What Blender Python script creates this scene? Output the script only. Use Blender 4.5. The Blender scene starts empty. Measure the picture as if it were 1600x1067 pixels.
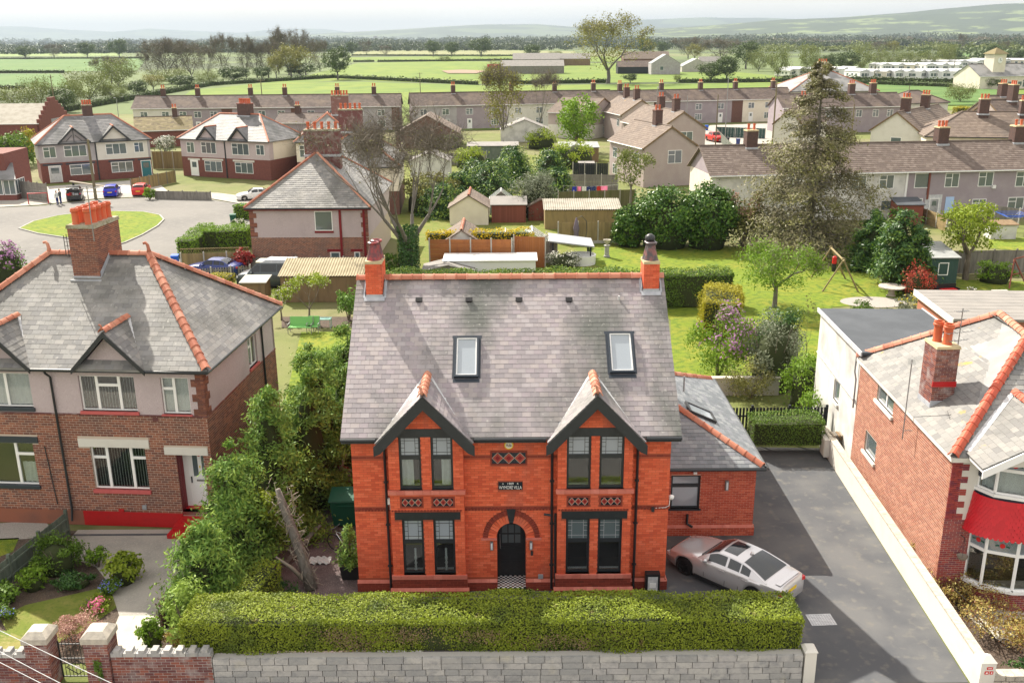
import bpy, math, random
import numpy as np
from mathutils import Vector, Matrix
R_ = math.radians
rnd = random.Random(7)
scene = bpy.context.scene
COL = scene.collection
# ---------------------------------------------------------------- camera, sky, sun, exposure
CAM_H, F_PX, PITCH, ROLL = 18.5, 1500.0, math.atan((533.5 - 60) / 1500.0), R_(-0.4)
cam_data = bpy.data.cameras.new('camera')
cam = bpy.data.objects.new('camera', cam_data)
COL.objects.link(cam)
scene.camera = cam
cam_data.sensor_width = 36.0
cam_data.lens = 36.0 * F_PX / 1600.0
cam_data.clip_start = 0.5
cam_data.clip_end = 90000.0
_cp, _sp, _cr, _sr = math.cos(PITCH), math.sin(PITCH), math.cos(ROLL), math.sin(ROLL)
_U0 = Vector((0, _sp, _cp)); _F = Vector((0, _cp, -_sp)); _R0 = Vector((1, 0, 0))
CR = _cr * _R0 + _sr * _U0
CU = -_sr * _R0 + _cr * _U0
CAMP = Vector((0, 0, CAM_H))
m = Matrix((CR, CU, -_F)).transposed().to_4x4()
m.translation = CAMP
cam.matrix_world = m
SUN_EL, SUN_H = R_(43.0), Vector((-0.582, 0.813, 0.0)).normalized()     # towards the sun
sun_dir = Vector((SUN_H.x * math.cos(SUN_EL), SUN_H.y * math.cos(SUN_EL), math.sin(SUN_EL)))
world = bpy.data.worlds.new('World')
scene.world = world
world.use_nodes = True
wn = world.node_tree
bg = wn.nodes['Background']
sky = wn.nodes.new('ShaderNodeTexSky')
sky.sky_type = 'NISHITA'
sky.sun_disc = False
sky.sun_elevation = SUN_EL
sky.sun_rotation = math.atan2(sun_dir.x, sun_dir.y)
sky.air_density = 1.0
sky.dust_density = 4.0
sky.ozone_density = 1.0
# a thin veil of pale high cloud over the blue, everywhere in the sky
wtc = wn.nodes.new('ShaderNodeTexCoord')
wmp = wn.nodes.new('ShaderNodeMapping'); wmp.inputs['Scale'].default_value = (3, 3, 14)
wno = wn.nodes.new('ShaderNodeTexNoise'); wno.inputs['Scale'].default_value = 1.6; wno.inputs['Detail'].default_value = 7
wrp = wn.nodes.new('ShaderNodeMapRange')
wrp.inputs['From Min'].default_value = 0.3; wrp.inputs['From Max'].default_value = 0.75
wrp.inputs['To Min'].default_value = 0.62; wrp.inputs['To Max'].default_value = 0.95
wmx = wn.nodes.new('ShaderNodeMixRGB'); wmx.inputs['Color2'].default_value = (5.7, 5.3, 4.75, 1)
wn.links.new(wtc.outputs['Generated'], wmp.inputs['Vector'])
wn.links.new(wmp.outputs['Vector'], wno.inputs['Vector'])
wn.links.new(wno.outputs['Fac'], wrp.inputs['Value'])
wn.links.new(wrp.outputs['Result'], wmx.inputs['Fac'])
wn.links.new(sky.outputs['Color'], wmx.inputs['Color1'])
wn.links.new(wmx.outputs['Color'], bg.inputs['Color'])
bg.inputs['Strength'].default_value = 0.14
sl = bpy.data.lights.new('sun', 'SUN')
sl.energy = 5.0
sl.angle = R_(0.5)
sl.color = (1.0, 0.93, 0.81)
so = bpy.data.objects.new('sun', sl)
COL.objects.link(so)
so.rotation_euler = sun_dir.to_track_quat('Z', 'Y').to_euler()
so.location = (-40, 60, 60)
scene.view_settings.view_transform = 'Standard'
scene.view_settings.look = 'None'
scene.view_settings.exposure = 1.06
scene.view_settings.gamma = 1.0
scene.view_settings.use_curve_mapping = False
scene.cycles.use_denoising = True
scene.cycles.max_bounces = 6
scene.cycles.diffuse_bounces = 3
scene.cycles.glossy_bounces = 3
scene.cycles.transmission_bounces = 4
scene.cycles.transparent_max_bounces = 8
scene.cycles.volume_bounces = 1
scene.cycles.caustics_reflective = False
scene.cycles.caustics_refractive = False
# survey helpers: a pixel of the photograph -> the place in the world it shows
def ray(px, py):
 return _F + CR * ((px - 800) / F_PX) - CU * ((py - 533.5) / F_PX)
def G(px, py, z=0.0):
 r = ray(px, py); t = (z - CAM_H) / r.z
 return CAMP + r * t
def AY(px, py, Y):
 r = ray(px, py)
 return CAMP + r * (Y / r.y)
def PPM(p):
 return F_PX / (Vector(p) - CAMP).dot(_F)
# ---------------------------------------------------------------- mesh helpers
CUBE = np.array([(-.5,-.5,-.5),(.5,-.5,-.5),(.5,.5,-.5),(-.5,.5,-.5),(-.5,-.5,.5),(.5,-.5,.5),(.5,.5,.5),(-.5,.5,.5)])
CUBE_F = [(0,3,2,1),(4,5,6,7),(0,1,5,4),(1,2,6,5),(2,3,7,6),(3,0,4,7)]
class MB:
 def __init__(s): s.v = []; s.f = []
 def add(s, vs, fs):
  b = len(s.v); s.v.extend([tuple(p) for p in vs]); s.f.extend([tuple(i + b for i in f) for f in fs]); return s
 def box(s, x0, x1, y0, y1, z0, z1):
  if x0 > x1: x0, x1 = x1, x0
  if y0 > y1: y0, y1 = y1, y0
  if z0 > z1: z0, z1 = z1, z0
  return s.add([(x0,y0,z0),(x1,y0,z0),(x1,y1,z0),(x0,y1,z0),(x0,y0,z1),(x1,y0,z1),(x1,y1,z1),(x0,y1,z1)], CUBE_F)
 def obox(s, M):
  return s.add([M @ Vector(c) for c in CUBE], CUBE_F)
 def quad(s, a, b, c, d): return s.add([a, b, c, d], [(0,1,2,3)])
 def poly(s, pts): return s.add(pts, [tuple(range(len(pts)))])
 def prism(s, pts, vec):
  n = len(pts); vec = Vector(vec); pts = [Vector(p) for p in pts]
  vs = pts + [p + vec for p in pts]
  fs = [tuple(range(n))[::-1], tuple(range(n, 2*n))] + [(i, (i+1) % n, n + (i+1) % n, n + i) for i in range(n)]
  return s.add(vs, fs)
 def beam(s, a, b, w, h, up=(0,0,1)):
  a = Vector(a); b = Vector(b); d = b - a; L = d.length
  if L < 1e-6: return s
  d.normalize(); u = Vector(up)
  if abs(d.dot(u)) > .99: u = Vector((1,0,0))
  x = d.cross(u).normalized(); u = x.cross(d).normalized()
  M = Matrix((x * w, d * L, u * h)).transposed().to_4x4(); M.translation = (a + b) / 2
  return s.obox(M)
 def tube(s, pts, rad, n=6, cap=True):
  pts = [Vector(p) for p in pts]
  if not hasattr(rad, '__len__'): rad = [rad] * len(pts)
  b = len(s.v); last = None
  for i, p in enumerate(pts):
   d = (pts[min(i+1, len(pts)-1)] - pts[max(i-1, 0)])
   if d.length < 1e-9: d = Vector((0,0,1))
   d.normalize()
   if last is None:
    x = d.orthogonal().normalized()
   else:
    x = (last - d * last.dot(d))
    x = x.normalized() if x.length > 1e-6 else d.orthogonal().normalized()
   last = x; y = d.cross(x)
   for k in range(n):
    a = 2*math.pi*k/n
    s.v.append(tuple(p + (x*math.cos(a) + y*math.sin(a)) * rad[i]))
  for i in range(len(pts)-1):
   for k in range(n):
    k2 = (k+1) % n
    s.f.append((b+i*n+k, b+i*n+k2, b+(i+1)*n+k2, b+(i+1)*n+k))
  if cap:
   s.f.append(tuple(b+k for k in range(n))[::-1]); e = b+(len(pts)-1)*n
   s.f.append(tuple(e+k for k in range(n)))
  return s
 def lathe(s, prof, c=(0,0,0), n=12, cap=True):
  c = Vector(c); b = len(s.v)
  for r, z in prof:
   for k in range(n):
    a = 2*math.pi*k/n
    s.v.append((c.x + r*math.cos(a), c.y + r*math.sin(a), c.z + z))
  for i in range(len(prof)-1):
   for k in range(n):
    k2 = (k+1) % n
    s.f.append((b+i*n+k, b+i*n+k2, b+(i+1)*n+k2, b+(i+1)*n+k))
  if cap:
   s.f.append(tuple(b+k for k in range(n))[::-1]); e = b+(len(prof)-1)*n
   s.f.append(tuple(e+k for k in range(n)))
  return s
 def wheel_disc(s, c, axis, prof, n=20):
  # lathe about a horizontal axis through c; prof = (radius, offset along axis)
  c = Vector(c); ax = Vector(axis).normalized(); x = ax.orthogonal().normalized(); y = ax.cross(x); b = len(s.v)
  for r, z in prof:
   for k in range(n):
    a = 2*math.pi*k/n
    s.v.append(tuple(c + ax*z + (x*math.cos(a)+y*math.sin(a))*r))
  for i in range(len(prof)-1):
   for k in range(n):
    k2 = (k+1) % n
    s.f.append((b+i*n+k, b+i*n+k2, b+(i+1)*n+k2, b+(i+1)*n+k))
  s.f.append(tuple(b+k for k in range(n))[::-1]); e = b+(len(prof)-1)*n
  s.f.append(tuple(e+k for k in range(n)))
  return s
 def grid(s, fn, nu, nv):
  b = len(s.v)
  for i in range(nu+1):
   for j in range(nv+1):
    s.v.append(tuple(fn(i/nu, j/nv)))
  for i in range(nu):
   for j in range(nv):
    a = b+i*(nv+1)+j
    s.f.append((a, a+nv+1, a+nv+2, a+1))
  return s
 def mesh(s, name, smooth=False, angle=None):
  me = bpy.data.meshes.new(name)
  me.from_pydata(s.v, [], s.f)
  if smooth:
   me.polygons.foreach_set('use_smooth', [True]*len(me.polygons))
   if angle: me.set_sharp_from_angle(angle=R_(angle))
  me.update()
  return me
 def build(s, name, mat, parent=None, smooth=False, angle=None):
  return obj(name, s.mesh(name, smooth, angle), mat, parent)
WORLD_ROOTS = set()
def obj(name, me, mat=None, parent=None):
 o = bpy.data.objects.new(name, me)
 COL.objects.link(o)
 if mat is not None:
  if me.materials:
   pass
  else: me.materials.append(MATS[mat] if isinstance(mat, str) else mat)
 if parent is not None:
  o.parent = parent
  if parent.name in WORLD_ROOTS:
   o.matrix_parent_inverse = Matrix.Translation(-parent.location)
 return o
def tag(o, label=None, cat=None, group=None, kind=None):
 if label: o['label'] = label
 if cat: o['category'] = cat
 if group: o['group'] = group
 if kind: o['kind'] = kind
 return o
def thing(name, label, cat, loc=(0,0,0), rotz=0.0, group=None, world=False):
 o = bpy.data.objects.new(name, None)
 o.empty_display_size = .3
 COL.objects.link(o)
 o.location = Vector(loc); o.rotation_euler = (0, 0, rotz)
 if world: WORLD_ROOTS.add(o.name)
 return tag(o, label, cat, group)
def structure(name, mb, mat, smooth=False):
 return tag(mb.build(name, mat, None, smooth), kind='structure')
def dup(root, loc, rotz=None, scale=None, label=None, group=None, over=None):
 r = root.copy(); COL.objects.link(r); r.location = Vector(loc)
 if rotz is not None: r.rotation_euler = (0, 0, rotz)
 if scale is not None: r.scale = scale if hasattr(scale, '__len__') else (scale,)*3
 if label: r['label'] = label
 if group: r['group'] = group
 for ch in list(root.children):
  c = ch.copy(); COL.objects.link(c); c.parent = r
  if over and ch.name.split('.')[0] in over:
   c.material_slots[0].link = 'OBJECT'; c.material_slots[0].material = MATS[over[ch.name.split('.')[0]]]
  for g in list(ch.children):
   d = g.copy(); COL.objects.link(d); d.parent = c
 return r
def mesh_np(name, V, F):
 V = np.asarray(V, dtype=np.float32); F = np.asarray(F, dtype=np.int32)
 me = bpy.data.meshes.new(name)
 nf, k = F.shape
 me.vertices.add(len(V)); me.vertices.foreach_set('co', V.ravel())
 me.loops.add(nf*k); me.loops.foreach_set('vertex_index', F.ravel())
 me.polygons.add(nf)
 me.polygons.foreach_set('loop_start', np.arange(0, nf*k, k, dtype=np.int32))
 me.update(calc_edges=True)
 me.shade_flat()
 return me
# many alike pieces: the n that show largest as objects of their own, the rest joined
_unit = {}
def pieces(name, Ms, mat, parent, n_single=0, rest=None, key=None):
 Ms = list(Ms)
 if not Ms: return
 if n_single:
  Ms.sort(key=key or (lambda M: (M.translation - CAMP).length))
 if n_single and len(Ms) > n_single*1.0 and len(Ms) <= 300: n_single = len(Ms)
 single, other = Ms[:n_single], Ms[n_single:]
 if single:
  k = (name, mat)
  if k not in _unit:
   me = bpy.data.meshes.new(name); me.from_pydata([tuple(c) for c in CUBE], [], CUBE_F); me.materials.append(MATS[mat]); _unit[k] = me
  for M in single:
   o = obj(name, _unit[k], None, parent)
   o.matrix_basis = M
 if other:
  A = np.array([np.array(M)[:3] for M in other])           # n,3,4
  V = np.einsum('nij,kj->nki', A[:, :, :3], CUBE) + A[:, None, :, 3]
  F = (np.array(CUBE_F)[None] + (np.arange(len(other))*8)[:, None, None]).reshape(-1, 4)
  me = mesh_np(rest or name, V.reshape(-1, 3), F)
  o = obj(rest or name, me, mat, parent)
  if len(other) > 12: o['kind'] = 'stuff'
def frameM(c, ax, ay, az, sx, sy, sz):
 M = Matrix((Vector(ax)*sx, Vector(ay)*sy, Vector(az)*sz)).transposed().to_4x4()
 M.translation = Vector(c)
 return M
# ---------------------------------------------------------------- materials (procedural)
MATS = {}
def mat(name, col, rough=.8, palette=None, var=0.0, noise=None, col2=None, bump=None, spec=.3, metal=0.0,
  stripes=None, island=True, translucent=0.0, noise2=None, col3=None, coat=0.0):
 ma = bpy.data.materials.new(name); ma.use_nodes = True
 nt = ma.node_tree; N = nt.nodes; L = nt.links
 b = N['Principled BSDF']
 b.inputs['Roughness'].default_value = rough
 b.inputs['Metallic'].default_value = metal
 b.inputs['Specular IOR Level'].default_value = spec
 b.inputs['Coat Weight'].default_value = coat
 c4 = lambda c: (c[0], c[1], c[2], 1)
 def mk(t, **kw):
  n = N.new(t)
  for k, v in kw.items(): setattr(n, k, v)
  return n
 tc = mk('ShaderNodeTexCoord')
 pos = mk('ShaderNodeNewGeometry')
 cur = None
 if palette or var:
  oi = mk('ShaderNodeObjectInfo'); ad = mk('ShaderNodeMath', operation='ADD'); fr = mk('ShaderNodeMath', operation='FRACT')
  L.new(pos.outputs['Random Per Island'], ad.inputs[0]); L.new(oi.outputs['Random'], ad.inputs[1]); L.new(ad.outputs[0], fr.inputs[0])
  rand = fr.outputs[0]
 if palette:
  cr = mk('ShaderNodeValToRGB'); cr.color_ramp.interpolation = 'CONSTANT' if len(palette) > 4 else 'LINEAR'
  el = cr.color_ramp.elements
  while len(el) < len(palette): el.new(.5)
  for i, p in enumerate(palette):
   el[i].position = i/len(palette) if cr.color_ramp.interpolation == 'CONSTANT' else i/(len(palette)-1)
   el[i].color = c4(p)
  L.new(rand, cr.inputs['Fac']); cur = cr.outputs['Color']
 else:
  rgb = mk('ShaderNodeRGB'); rgb.outputs[0].default_value = c4(col); cur = rgb.outputs[0]
 def blend(cur, scale, lo, hi, c2, detail=6, stretch=None):
  no = mk('ShaderNodeTexNoise'); no.inputs['Scale'].default_value = scale; no.inputs['Detail'].default_value = detail
  if stretch:
   mp = mk('ShaderNodeMapping'); mp.inputs['Scale'].default_value = stretch
   L.new(pos.outputs['Position'], mp.inputs['Vector']); L.new(mp.outputs['Vector'], no.inputs['Vector'])
  else:
   L.new(pos.outputs['Position'], no.inputs['Vector'])
  mr = mk('ShaderNodeMapRange'); mr.inputs['From Min'].default_value = lo; mr.inputs['From Max'].default_value = hi
  L.new(no.outputs['Fac'], mr.inputs['Value'])
  mx = mk('ShaderNodeMixRGB'); mx.inputs['Color2'].default_value = c4(c2)
  L.new(mr.outputs['Result'], mx.inputs['Fac']); L.new(cur, mx.inputs['Color1'])
  return mx.outputs['Color']
 if noise and col2 is not None: cur = blend(cur, *noise[:3], col2, stretch=noise[3] if len(noise) > 3 else None)
 if noise2 and col3 is not None: cur = blend(cur, *noise2[:3], col3, stretch=noise2[3] if len(noise2) > 3 else None)
 if var:
  hs = mk('ShaderNodeHueSaturation'); mr = mk('ShaderNodeMapRange')
  mr.inputs['To Min'].default_value = 1-var; mr.inputs['To Max'].default_value = 1+var
  L.new(rand, mr.inputs['Value']); L.new(mr.outputs['Result'], hs.inputs['Value']); L.new(cur, hs.inputs['Color'])
  cur = hs.outputs['Color']
 height = None
 if stripes:     # (axis, pitch, darkening): courses too fine to build one by one
  ax, pitch, dark = stripes
  sep = mk('ShaderNodeSeparateXYZ'); L.new(tc.outputs['Object'], sep.inputs[0])
  mu = mk('ShaderNodeMath', operation='MULTIPLY'); mu.inputs[1].default_value = 1.0/pitch; L.new(sep.outputs[ax], mu.inputs[0])
  fr = mk('ShaderNodeMath', operation='FRACT'); L.new(mu.outputs[0], fr.inputs[0])
  height = fr.outputs[0]
 L.new(cur, b.inputs['Base Color'])
 if bump or height is not None:
  bp = mk('ShaderNodeBump')
  if height is not None:
   bp.inputs['Strength'].default_value = .8; bp.inputs['Distance'].default_value = stripes[2]
   L.new(height, bp.inputs['Height'])
  else:
   bp.inputs['Strength'].default_value = bump[1]; bp.inputs['Distance'].default_value = bump[2] if len(bump) > 2 else .02
   bn = mk('ShaderNodeTexNoise'); bn.inputs['Scale'].default_value = bump[0]; bn.inputs['Detail'].default_value = 4
   L.new(pos.outputs['Position'], bn.inputs['Vector']); L.new(bn.outputs['Fac'], bp.inputs['Height'])
  L.new(bp.outputs['Normal'], b.inputs['Normal'])
 if translucent:
  out = N['Material Output']; tr = mk('ShaderNodeBsdfTranslucent'); ms = mk('ShaderNodeMixShader')
  ms.inputs[0].default_value = translucent
  L.new(cur, tr.inputs['Color']); L.new(b.outputs[0], ms.inputs[1]); L.new(tr.outputs[0], ms.inputs[2]); L.new(ms.outputs[0], out.inputs['Surface'])
 MATS[name] = ma
 return ma
def glass(name, tint=(.02,.025,.03), see=.6, rough=.03, r0=.09):
 ma = bpy.data.materials.new(name); ma.use_nodes = True
 nt = ma.node_tree; N = nt.nodes; L = nt.links
 out = N['Material Output']; N.remove(N['Principled BSDF'])
 lw = N.new('ShaderNodeLayerWeight'); pw = N.new('ShaderNodeMath'); pw.operation = 'POWER'; pw.inputs[1].default_value = 4.0
 fr = N.new('ShaderNodeMath'); fr.operation = 'MULTIPLY_ADD'; fr.inputs[1].default_value = .9; fr.inputs[2].default_value = r0
 L.new(lw.outputs['Facing'], pw.inputs[0]); L.new(pw.outputs[0], fr.inputs[0])
 gl = N.new('ShaderNodeBsdfGlossy'); gl.inputs['Roughness'].default_value = rough; gl.inputs['Color'].default_value = (1,1,1,1)
 tp = N.new('ShaderNodeBsdfTransparent'); tp.inputs['Color'].default_value = (.86,.9,.9,1)
 df = N.new('ShaderNodeBsdfDiffuse'); df.inputs['Color'].default_value = (*tint, 1)
 m1 = N.new('ShaderNodeMixShader'); m1.inputs[0].default_value = see
 m2 = N.new('ShaderNodeMixShader')
 L.new(df.outputs[0], m1.inputs[1]); L.new(tp.outputs[0], m1.inputs[2])
 L.new(fr.outputs[0], m2.inputs[0]); L.new(m1.outputs[0], m2.inputs[1]); L.new(gl.outputs[0], m2.inputs[2])
 L.new(m2.outputs[0], out.inputs['Surface'])
 MATS[name] = ma
glass('glass', see=.92)
glass('glass_far', tint=(.10,.13,.14), see=0.0, rough=.06)
glass('glass_sky', tint=(.30,.34,.38), see=0.0, rough=.05)  # sky reflection put into the opaque pane tint
glass('glass_car', tint=(.012,.015,.02), see=.25, rough=.02, r0=.045)
glass('glass_green', tint=(.25,.32,.30), see=.55)
mat('brick_villa', (.5,.1,.05), .75, palette=[(.60,.105,.045),(.66,.125,.055),(.70,.145,.065),(.55,.09,.04),(.72,.16,.078),(.65,.12,.052),(.68,.135,.06),(.62,.11,.048)],
 noise=(1.1,.5,.85), col2=(.50,.10,.05), noise2=(.8,.56,.76,(1,1,.3)), col3=(.36,.12,.085), var=.05, bump=(60,.15,.004))
mat('mortar_villa', (.36,.085,.045), .9)
mat('brick_villa_dark', (.20,.035,.025), .75, palette=[(.20,.035,.022),(.26,.045,.028),(.15,.03,.02)], var=.1)
mat('brick_pink', (.58,.20,.15), .7, palette=[(.60,.19,.14),(.55,.16,.115),(.62,.22,.17)], var=.06, noise=(3,.5,.8), col2=(.45,.12,.09))
mat('brick_ext', (.42,.085,.05), .8, palette=[(.40,.07,.04),(.46,.09,.05),(.36,.06,.035),(.50,.11,.06),(.43,.08,.045)], var=.06)
mat('mortar_ext', (.50,.26,.19), .9)
mat('brick_brown', (.22,.09,.06), .85, palette=[(.22,.085,.055),(.26,.10,.065),(.18,.07,.05),(.29,.12,.075),(.15,.065,.05),(.24,.09,.055)], var=.08, noise=(.8,.5,.8), col2=(.14,.07,.055))
mat('mortar_pale', (.48,.40,.33), .95)
mat('brick_orange', (.36,.13,.075), .85, palette=[(.32,.12,.07),(.37,.15,.09),(.27,.095,.06),(.40,.18,.115),(.30,.10,.06),(.34,.14,.09)], var=.07)
mat('mortar_white', (.50,.45,.38), .95)
mat('brick_dark', (.16,.06,.05), .85, palette=[(.17,.06,.05),(.22,.075,.055),(.13,.05,.05),(.25,.085,.06),(.15,.06,.06),(.20,.10,.09)], var=.1, noise=(2.2,.52,.72), col2=(.30,.24,.23), bump=(40,.3,.01))
mat('brick_crimson', (.28,.05,.05), .8, palette=[(.30,.05,.045),(.25,.045,.05),(.20,.04,.055),(.33,.06,.05),(.28,.05,.05)], var=.06)
mat('brick_far', (.15,.075,.058), .85, noise=(6,.4,.7), col2=(.11,.06,.05))
mat('brick_far_red', (.19,.07,.056), .85, noise=(5,.4,.7), col2=(.14,.055,.047))
mat('slate_villa', (.3,.27,.28), .55, palette=[(.275,.245,.26),(.31,.275,.285),(.25,.225,.24),(.34,.30,.30),(.29,.25,.27),(.32,.29,.30)], var=.07,
 noise=(.42,.46,.64,(1,.5,.5)), col2=(.115,.12,.11), noise2=(9,.62,.8), col3=(.42,.41,.38), spec=.4, bump=(35,.2,.006))
mat('slate_grey', (.27,.265,.26), .55, palette=[(.20,.196,.19),(.24,.232,.22),(.17,.168,.168),(.27,.26,.245),(.21,.207,.203),(.23,.226,.215)], var=.08,
 noise=(.5,.46,.66), col2=(.115,.115,.105), noise2=(7,.62,.8), col3=(.42,.41,.38), spec=.4, bump=(35,.2,.006))
mat('slate_pale', (.26,.25,.24), .6, palette=[(.175,.172,.166),(.21,.203,.192),(.155,.152,.149),(.23,.222,.208),(.185,.181,.174),(.20,.196,.186)], var=.05,
 noise=(.7,.53,.75), col2=(.13,.13,.123), noise2=(1.6,.68,.74), col3=(.34,.25,.06), spec=.25)
mat('slate_new', (.16,.175,.19), .45, palette=[(.155,.17,.185),(.19,.205,.22),(.135,.15,.165),(.22,.235,.245),(.17,.18,.20)], var=.06, noise=(2,.5,.8), col2=(.12,.135,.15), spec=.4)
mat('slate_plain', (.20,.20,.20), .6, noise=(1.5,.4,.7), col2=(.28,.275,.265), spec=.35)
mat('slate_far', (.26,.26,.265), .6, palette=[(.16,.16,.165),(.20,.20,.205),(.23,.226,.222),(.18,.18,.185)], var=.10, noise=(.35,.45,.65), col2=(.11,.113,.11))
mat('tile_brown', (.11,.085,.075), .85, palette=[(.10,.076,.066),(.118,.09,.078),(.092,.07,.063),(.13,.10,.086),(.108,.083,.073)], var=.05, noise=(.4,.5,.75), col2=(.17,.13,.10))
mat('tile_tan', (.17,.13,.105), .85, palette=[(.16,.123,.10),(.18,.14,.112),(.148,.114,.093),(.195,.153,.124),(.168,.13,.106)], var=.05, noise=(.4,.5,.75), col2=(.13,.105,.09), noise2=(.5,.72,.8), col3=(.36,.23,.06))
mat('tile_speckle', (.22,.17,.14), .85, palette=[(.13,.10,.085),(.155,.122,.104),(.142,.11,.094),(.175,.14,.12),(.125,.097,.084)], var=.06)
mat('tile_moss', (.16,.13,.075), .9, palette=[(.12,.095,.06),(.20,.165,.085),(.15,.125,.06),(.235,.19,.11)], var=.1)
mat('terracotta', (.50,.17,.09), .7, palette=[(.42,.155,.095),(.48,.20,.13),(.37,.13,.08),(.52,.24,.165),(.44,.175,.11)], var=.07, noise=(3,.55,.8), col2=(.50,.30,.20), spec=.3)
mat('terracotta_red', (.48,.10,.06), .7, palette=[(.50,.11,.06),(.44,.085,.05),(.55,.14,.085)], var=.06, noise=(4,.6,.8), col2=(.45,.36,.26))
mat('pot_orange', (.52,.115,.045), .55, palette=[(.52,.11,.045),(.57,.14,.06),(.45,.09,.04)], var=.05, noise=(6,.55,.8), col2=(.40,.16,.09))
mat('pot_dark', (.10,.028,.035), .3, noise=(5,.45,.6), col2=(.30,.035,.035), spec=.5)
mat('pot_black', (.07,.055,.06), .35, noise=(5,.5,.65), col2=(.22,.08,.075), spec=.5)
mat('black_paint', (.022,.026,.030), .38, spec=.45, noise=(6,.5,.9), col2=(.035,.04,.045))
mat('blue_black', (.025,.035,.05), .4, spec=.45)
mat('navy_tile', (.012,.016,.026), .25, spec=.5)
mat('red_tile', (.34,.05,.035), .4, var=.08, spec=.45)
mat('white_upvc', (.80,.80,.79), .35, spec=.45)
mat('white_render', (.62,.60,.55), .85, noise=(1.2,.5,.85), col2=(.53,.505,.46), bump=(30,.2,.01))
mat('cream_render', (.70,.64,.54), .9, noise=(.8,.45,.8), col2=(.60,.54,.45))
mat('white_stain', (.62,.61,.58), .9, noise=(.9,.45,.7), col2=(.40,.395,.38), noise2=(1.6,.55,.8,(1,1,.25)), col3=(.50,.49,.46), bump=(25,.3,.02))
mat('pebbledash', (.40,.32,.335), .95, noise=(45,.35,.65), col2=(.56,.485,.495), noise2=(.7,.5,.8), col3=(.40,.335,.345), bump=(60,.5,.02))
mat('pebble_grey', (.32,.30,.31), .95, noise=(1.0,.42,.7), col2=(.42,.405,.41), noise2=(20,.45,.7), col3=(.36,.34,.35))
mat('pebble_mauve', (.30,.255,.28), .95, noise=(.9,.42,.7), col2=(.36,.315,.335), noise2=(20,.45,.7), col3=(.31,.265,.29))
mat('pebble_pink', (.40,.33,.31), .95, noise=(.8,.4,.7), col2=(.45,.385,.36), noise2=(18,.45,.7), col3=(.36,.30,.285))
mat('stone_block', (.36,.355,.345), .9, palette=[(.34,.335,.325),(.40,.39,.375),(.30,.30,.295),(.41,.40,.38),(.37,.36,.35)], var=.04, noise=(5,.45,.7), col2=(.27,.27,.27), noise2=(1.4,.6,.8), col3=(.47,.44,.36), bump=(14,.7,.03))
mat('mortar_grey', (.40,.385,.36), .95)
mat('stone_pale', (.48,.44,.37), .9, noise=(6,.4,.7), col2=(.34,.31,.27), var=.06, bump=(18,.5,.02))
mat('concrete', (.42,.40,.36), .9, noise=(.7,.4,.7), col2=(.35,.335,.31), noise2=(9,.5,.75), col3=(.45,.43,.385), bump=(40,.25,.01))
mat('concrete_path', (.34,.315,.28), .92, noise=(.9,.4,.65), col2=(.27,.255,.23), noise2=(14,.5,.7), col3=(.37,.345,.30), bump=(50,.3,.01))
mat('concrete_pale', (.50,.465,.395), .92, noise=(2,.4,.7), col2=(.42,.39,.33), bump=(50,.2,.01))
mat('mossy_concrete', (.34,.32,.24), .95, noise=(3,.42,.62), col2=(.17,.155,.075), noise2=(9,.5,.75), col3=(.40,.38,.33), bump=(20,.6,.03))
mat('cap_yellow', (.52,.43,.26), .9, noise=(3,.4,.7), col2=(.38,.32,.20), bump=(30,.4,.01))
mat('lead', (.33,.35,.39), .5, noise=(4,.4,.7), col2=(.45,.47,.50), spec=.4)
mat('lead_pale', (.55,.56,.57), .6, noise=(5,.4,.7), col2=(.40,.41,.43))
mat('asphalt', (.075,.079,.087), .8, noise=(.45,.42,.62), col2=(.112,.113,.115), noise2=(2.6,.55,.72), col3=(.135,.13,.12), bump=(90,.35,.006))
mat('asphalt_pale', (.16,.152,.14), .88, noise=(.12,.4,.65), col2=(.125,.12,.113), noise2=(1.6,.5,.75), col3=(.18,.172,.16), bump=(60,.2,.01))
mat('kerb', (.34,.33,.31), .9, var=.05, noise=(4,.4,.7), col2=(.26,.25,.24))
mat('soil', (.085,.06,.045), .95, noise=(3,.4,.7), col2=(.055,.042,.033), noise2=(18,.5,.75), col3=(.15,.115,.085), bump=(14,.9,.05))
mat('dirt_mauve', (.13,.095,.095), .95, noise=(2.5,.4,.7), col2=(.085,.065,.065), noise2=(25,.55,.7), col3=(.24,.20,.19), bump=(20,.6,.03))
mat('gravel', (.36,.335,.30), .95, noise=(30,.35,.65), col2=(.24,.22,.20), bump=(35,.8,.02))
mat('lawn', (.15,.205,.012), .95, noise=(.3,.45,.6), col2=(.20,.215,.02), noise2=(2.2,.46,.62), col3=(.095,.15,.012), bump=(22,1.0,.06))
mat('lawn_dry', (.22,.20,.06), .95, noise=(.9,.42,.6), col2=(.10,.14,.02), noise2=(8,.5,.75), col3=(.28,.24,.10), bump=(30,.6,.03))
mat('lawn_soft', (.12,.15,.02), .95, noise=(1.2,.42,.6), col2=(.17,.17,.04), noise2=(8,.5,.75), col3=(.08,.115,.015), bump=(30,.6,.03))
mat('ground', (.13,.15,.04), .95, noise=(.06,.42,.6), col2=(.17,.155,.075), noise2=(.5,.5,.75), col3=(.09,.11,.03), bump=(8,.5,.06))
mat('field_bright', (.115,.17,.018), .95, noise=(.02,.42,.6), col2=(.14,.185,.022), noise2=(.09,.45,.62), col3=(.09,.145,.018))
mat('field_green', (.07,.14,.028), .95, noise=(.02,.42,.6), col2=(.085,.15,.03), noise2=(.09,.45,.62), col3=(.058,.12,.024))
mat('field_soft', (.15,.22,.06), .95, noise=(.02,.42,.6), col2=(.18,.225,.075))
mat('field_olive', (.17,.19,.075), .95, noise=(.02,.42,.6), col2=(.20,.195,.09))
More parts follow.
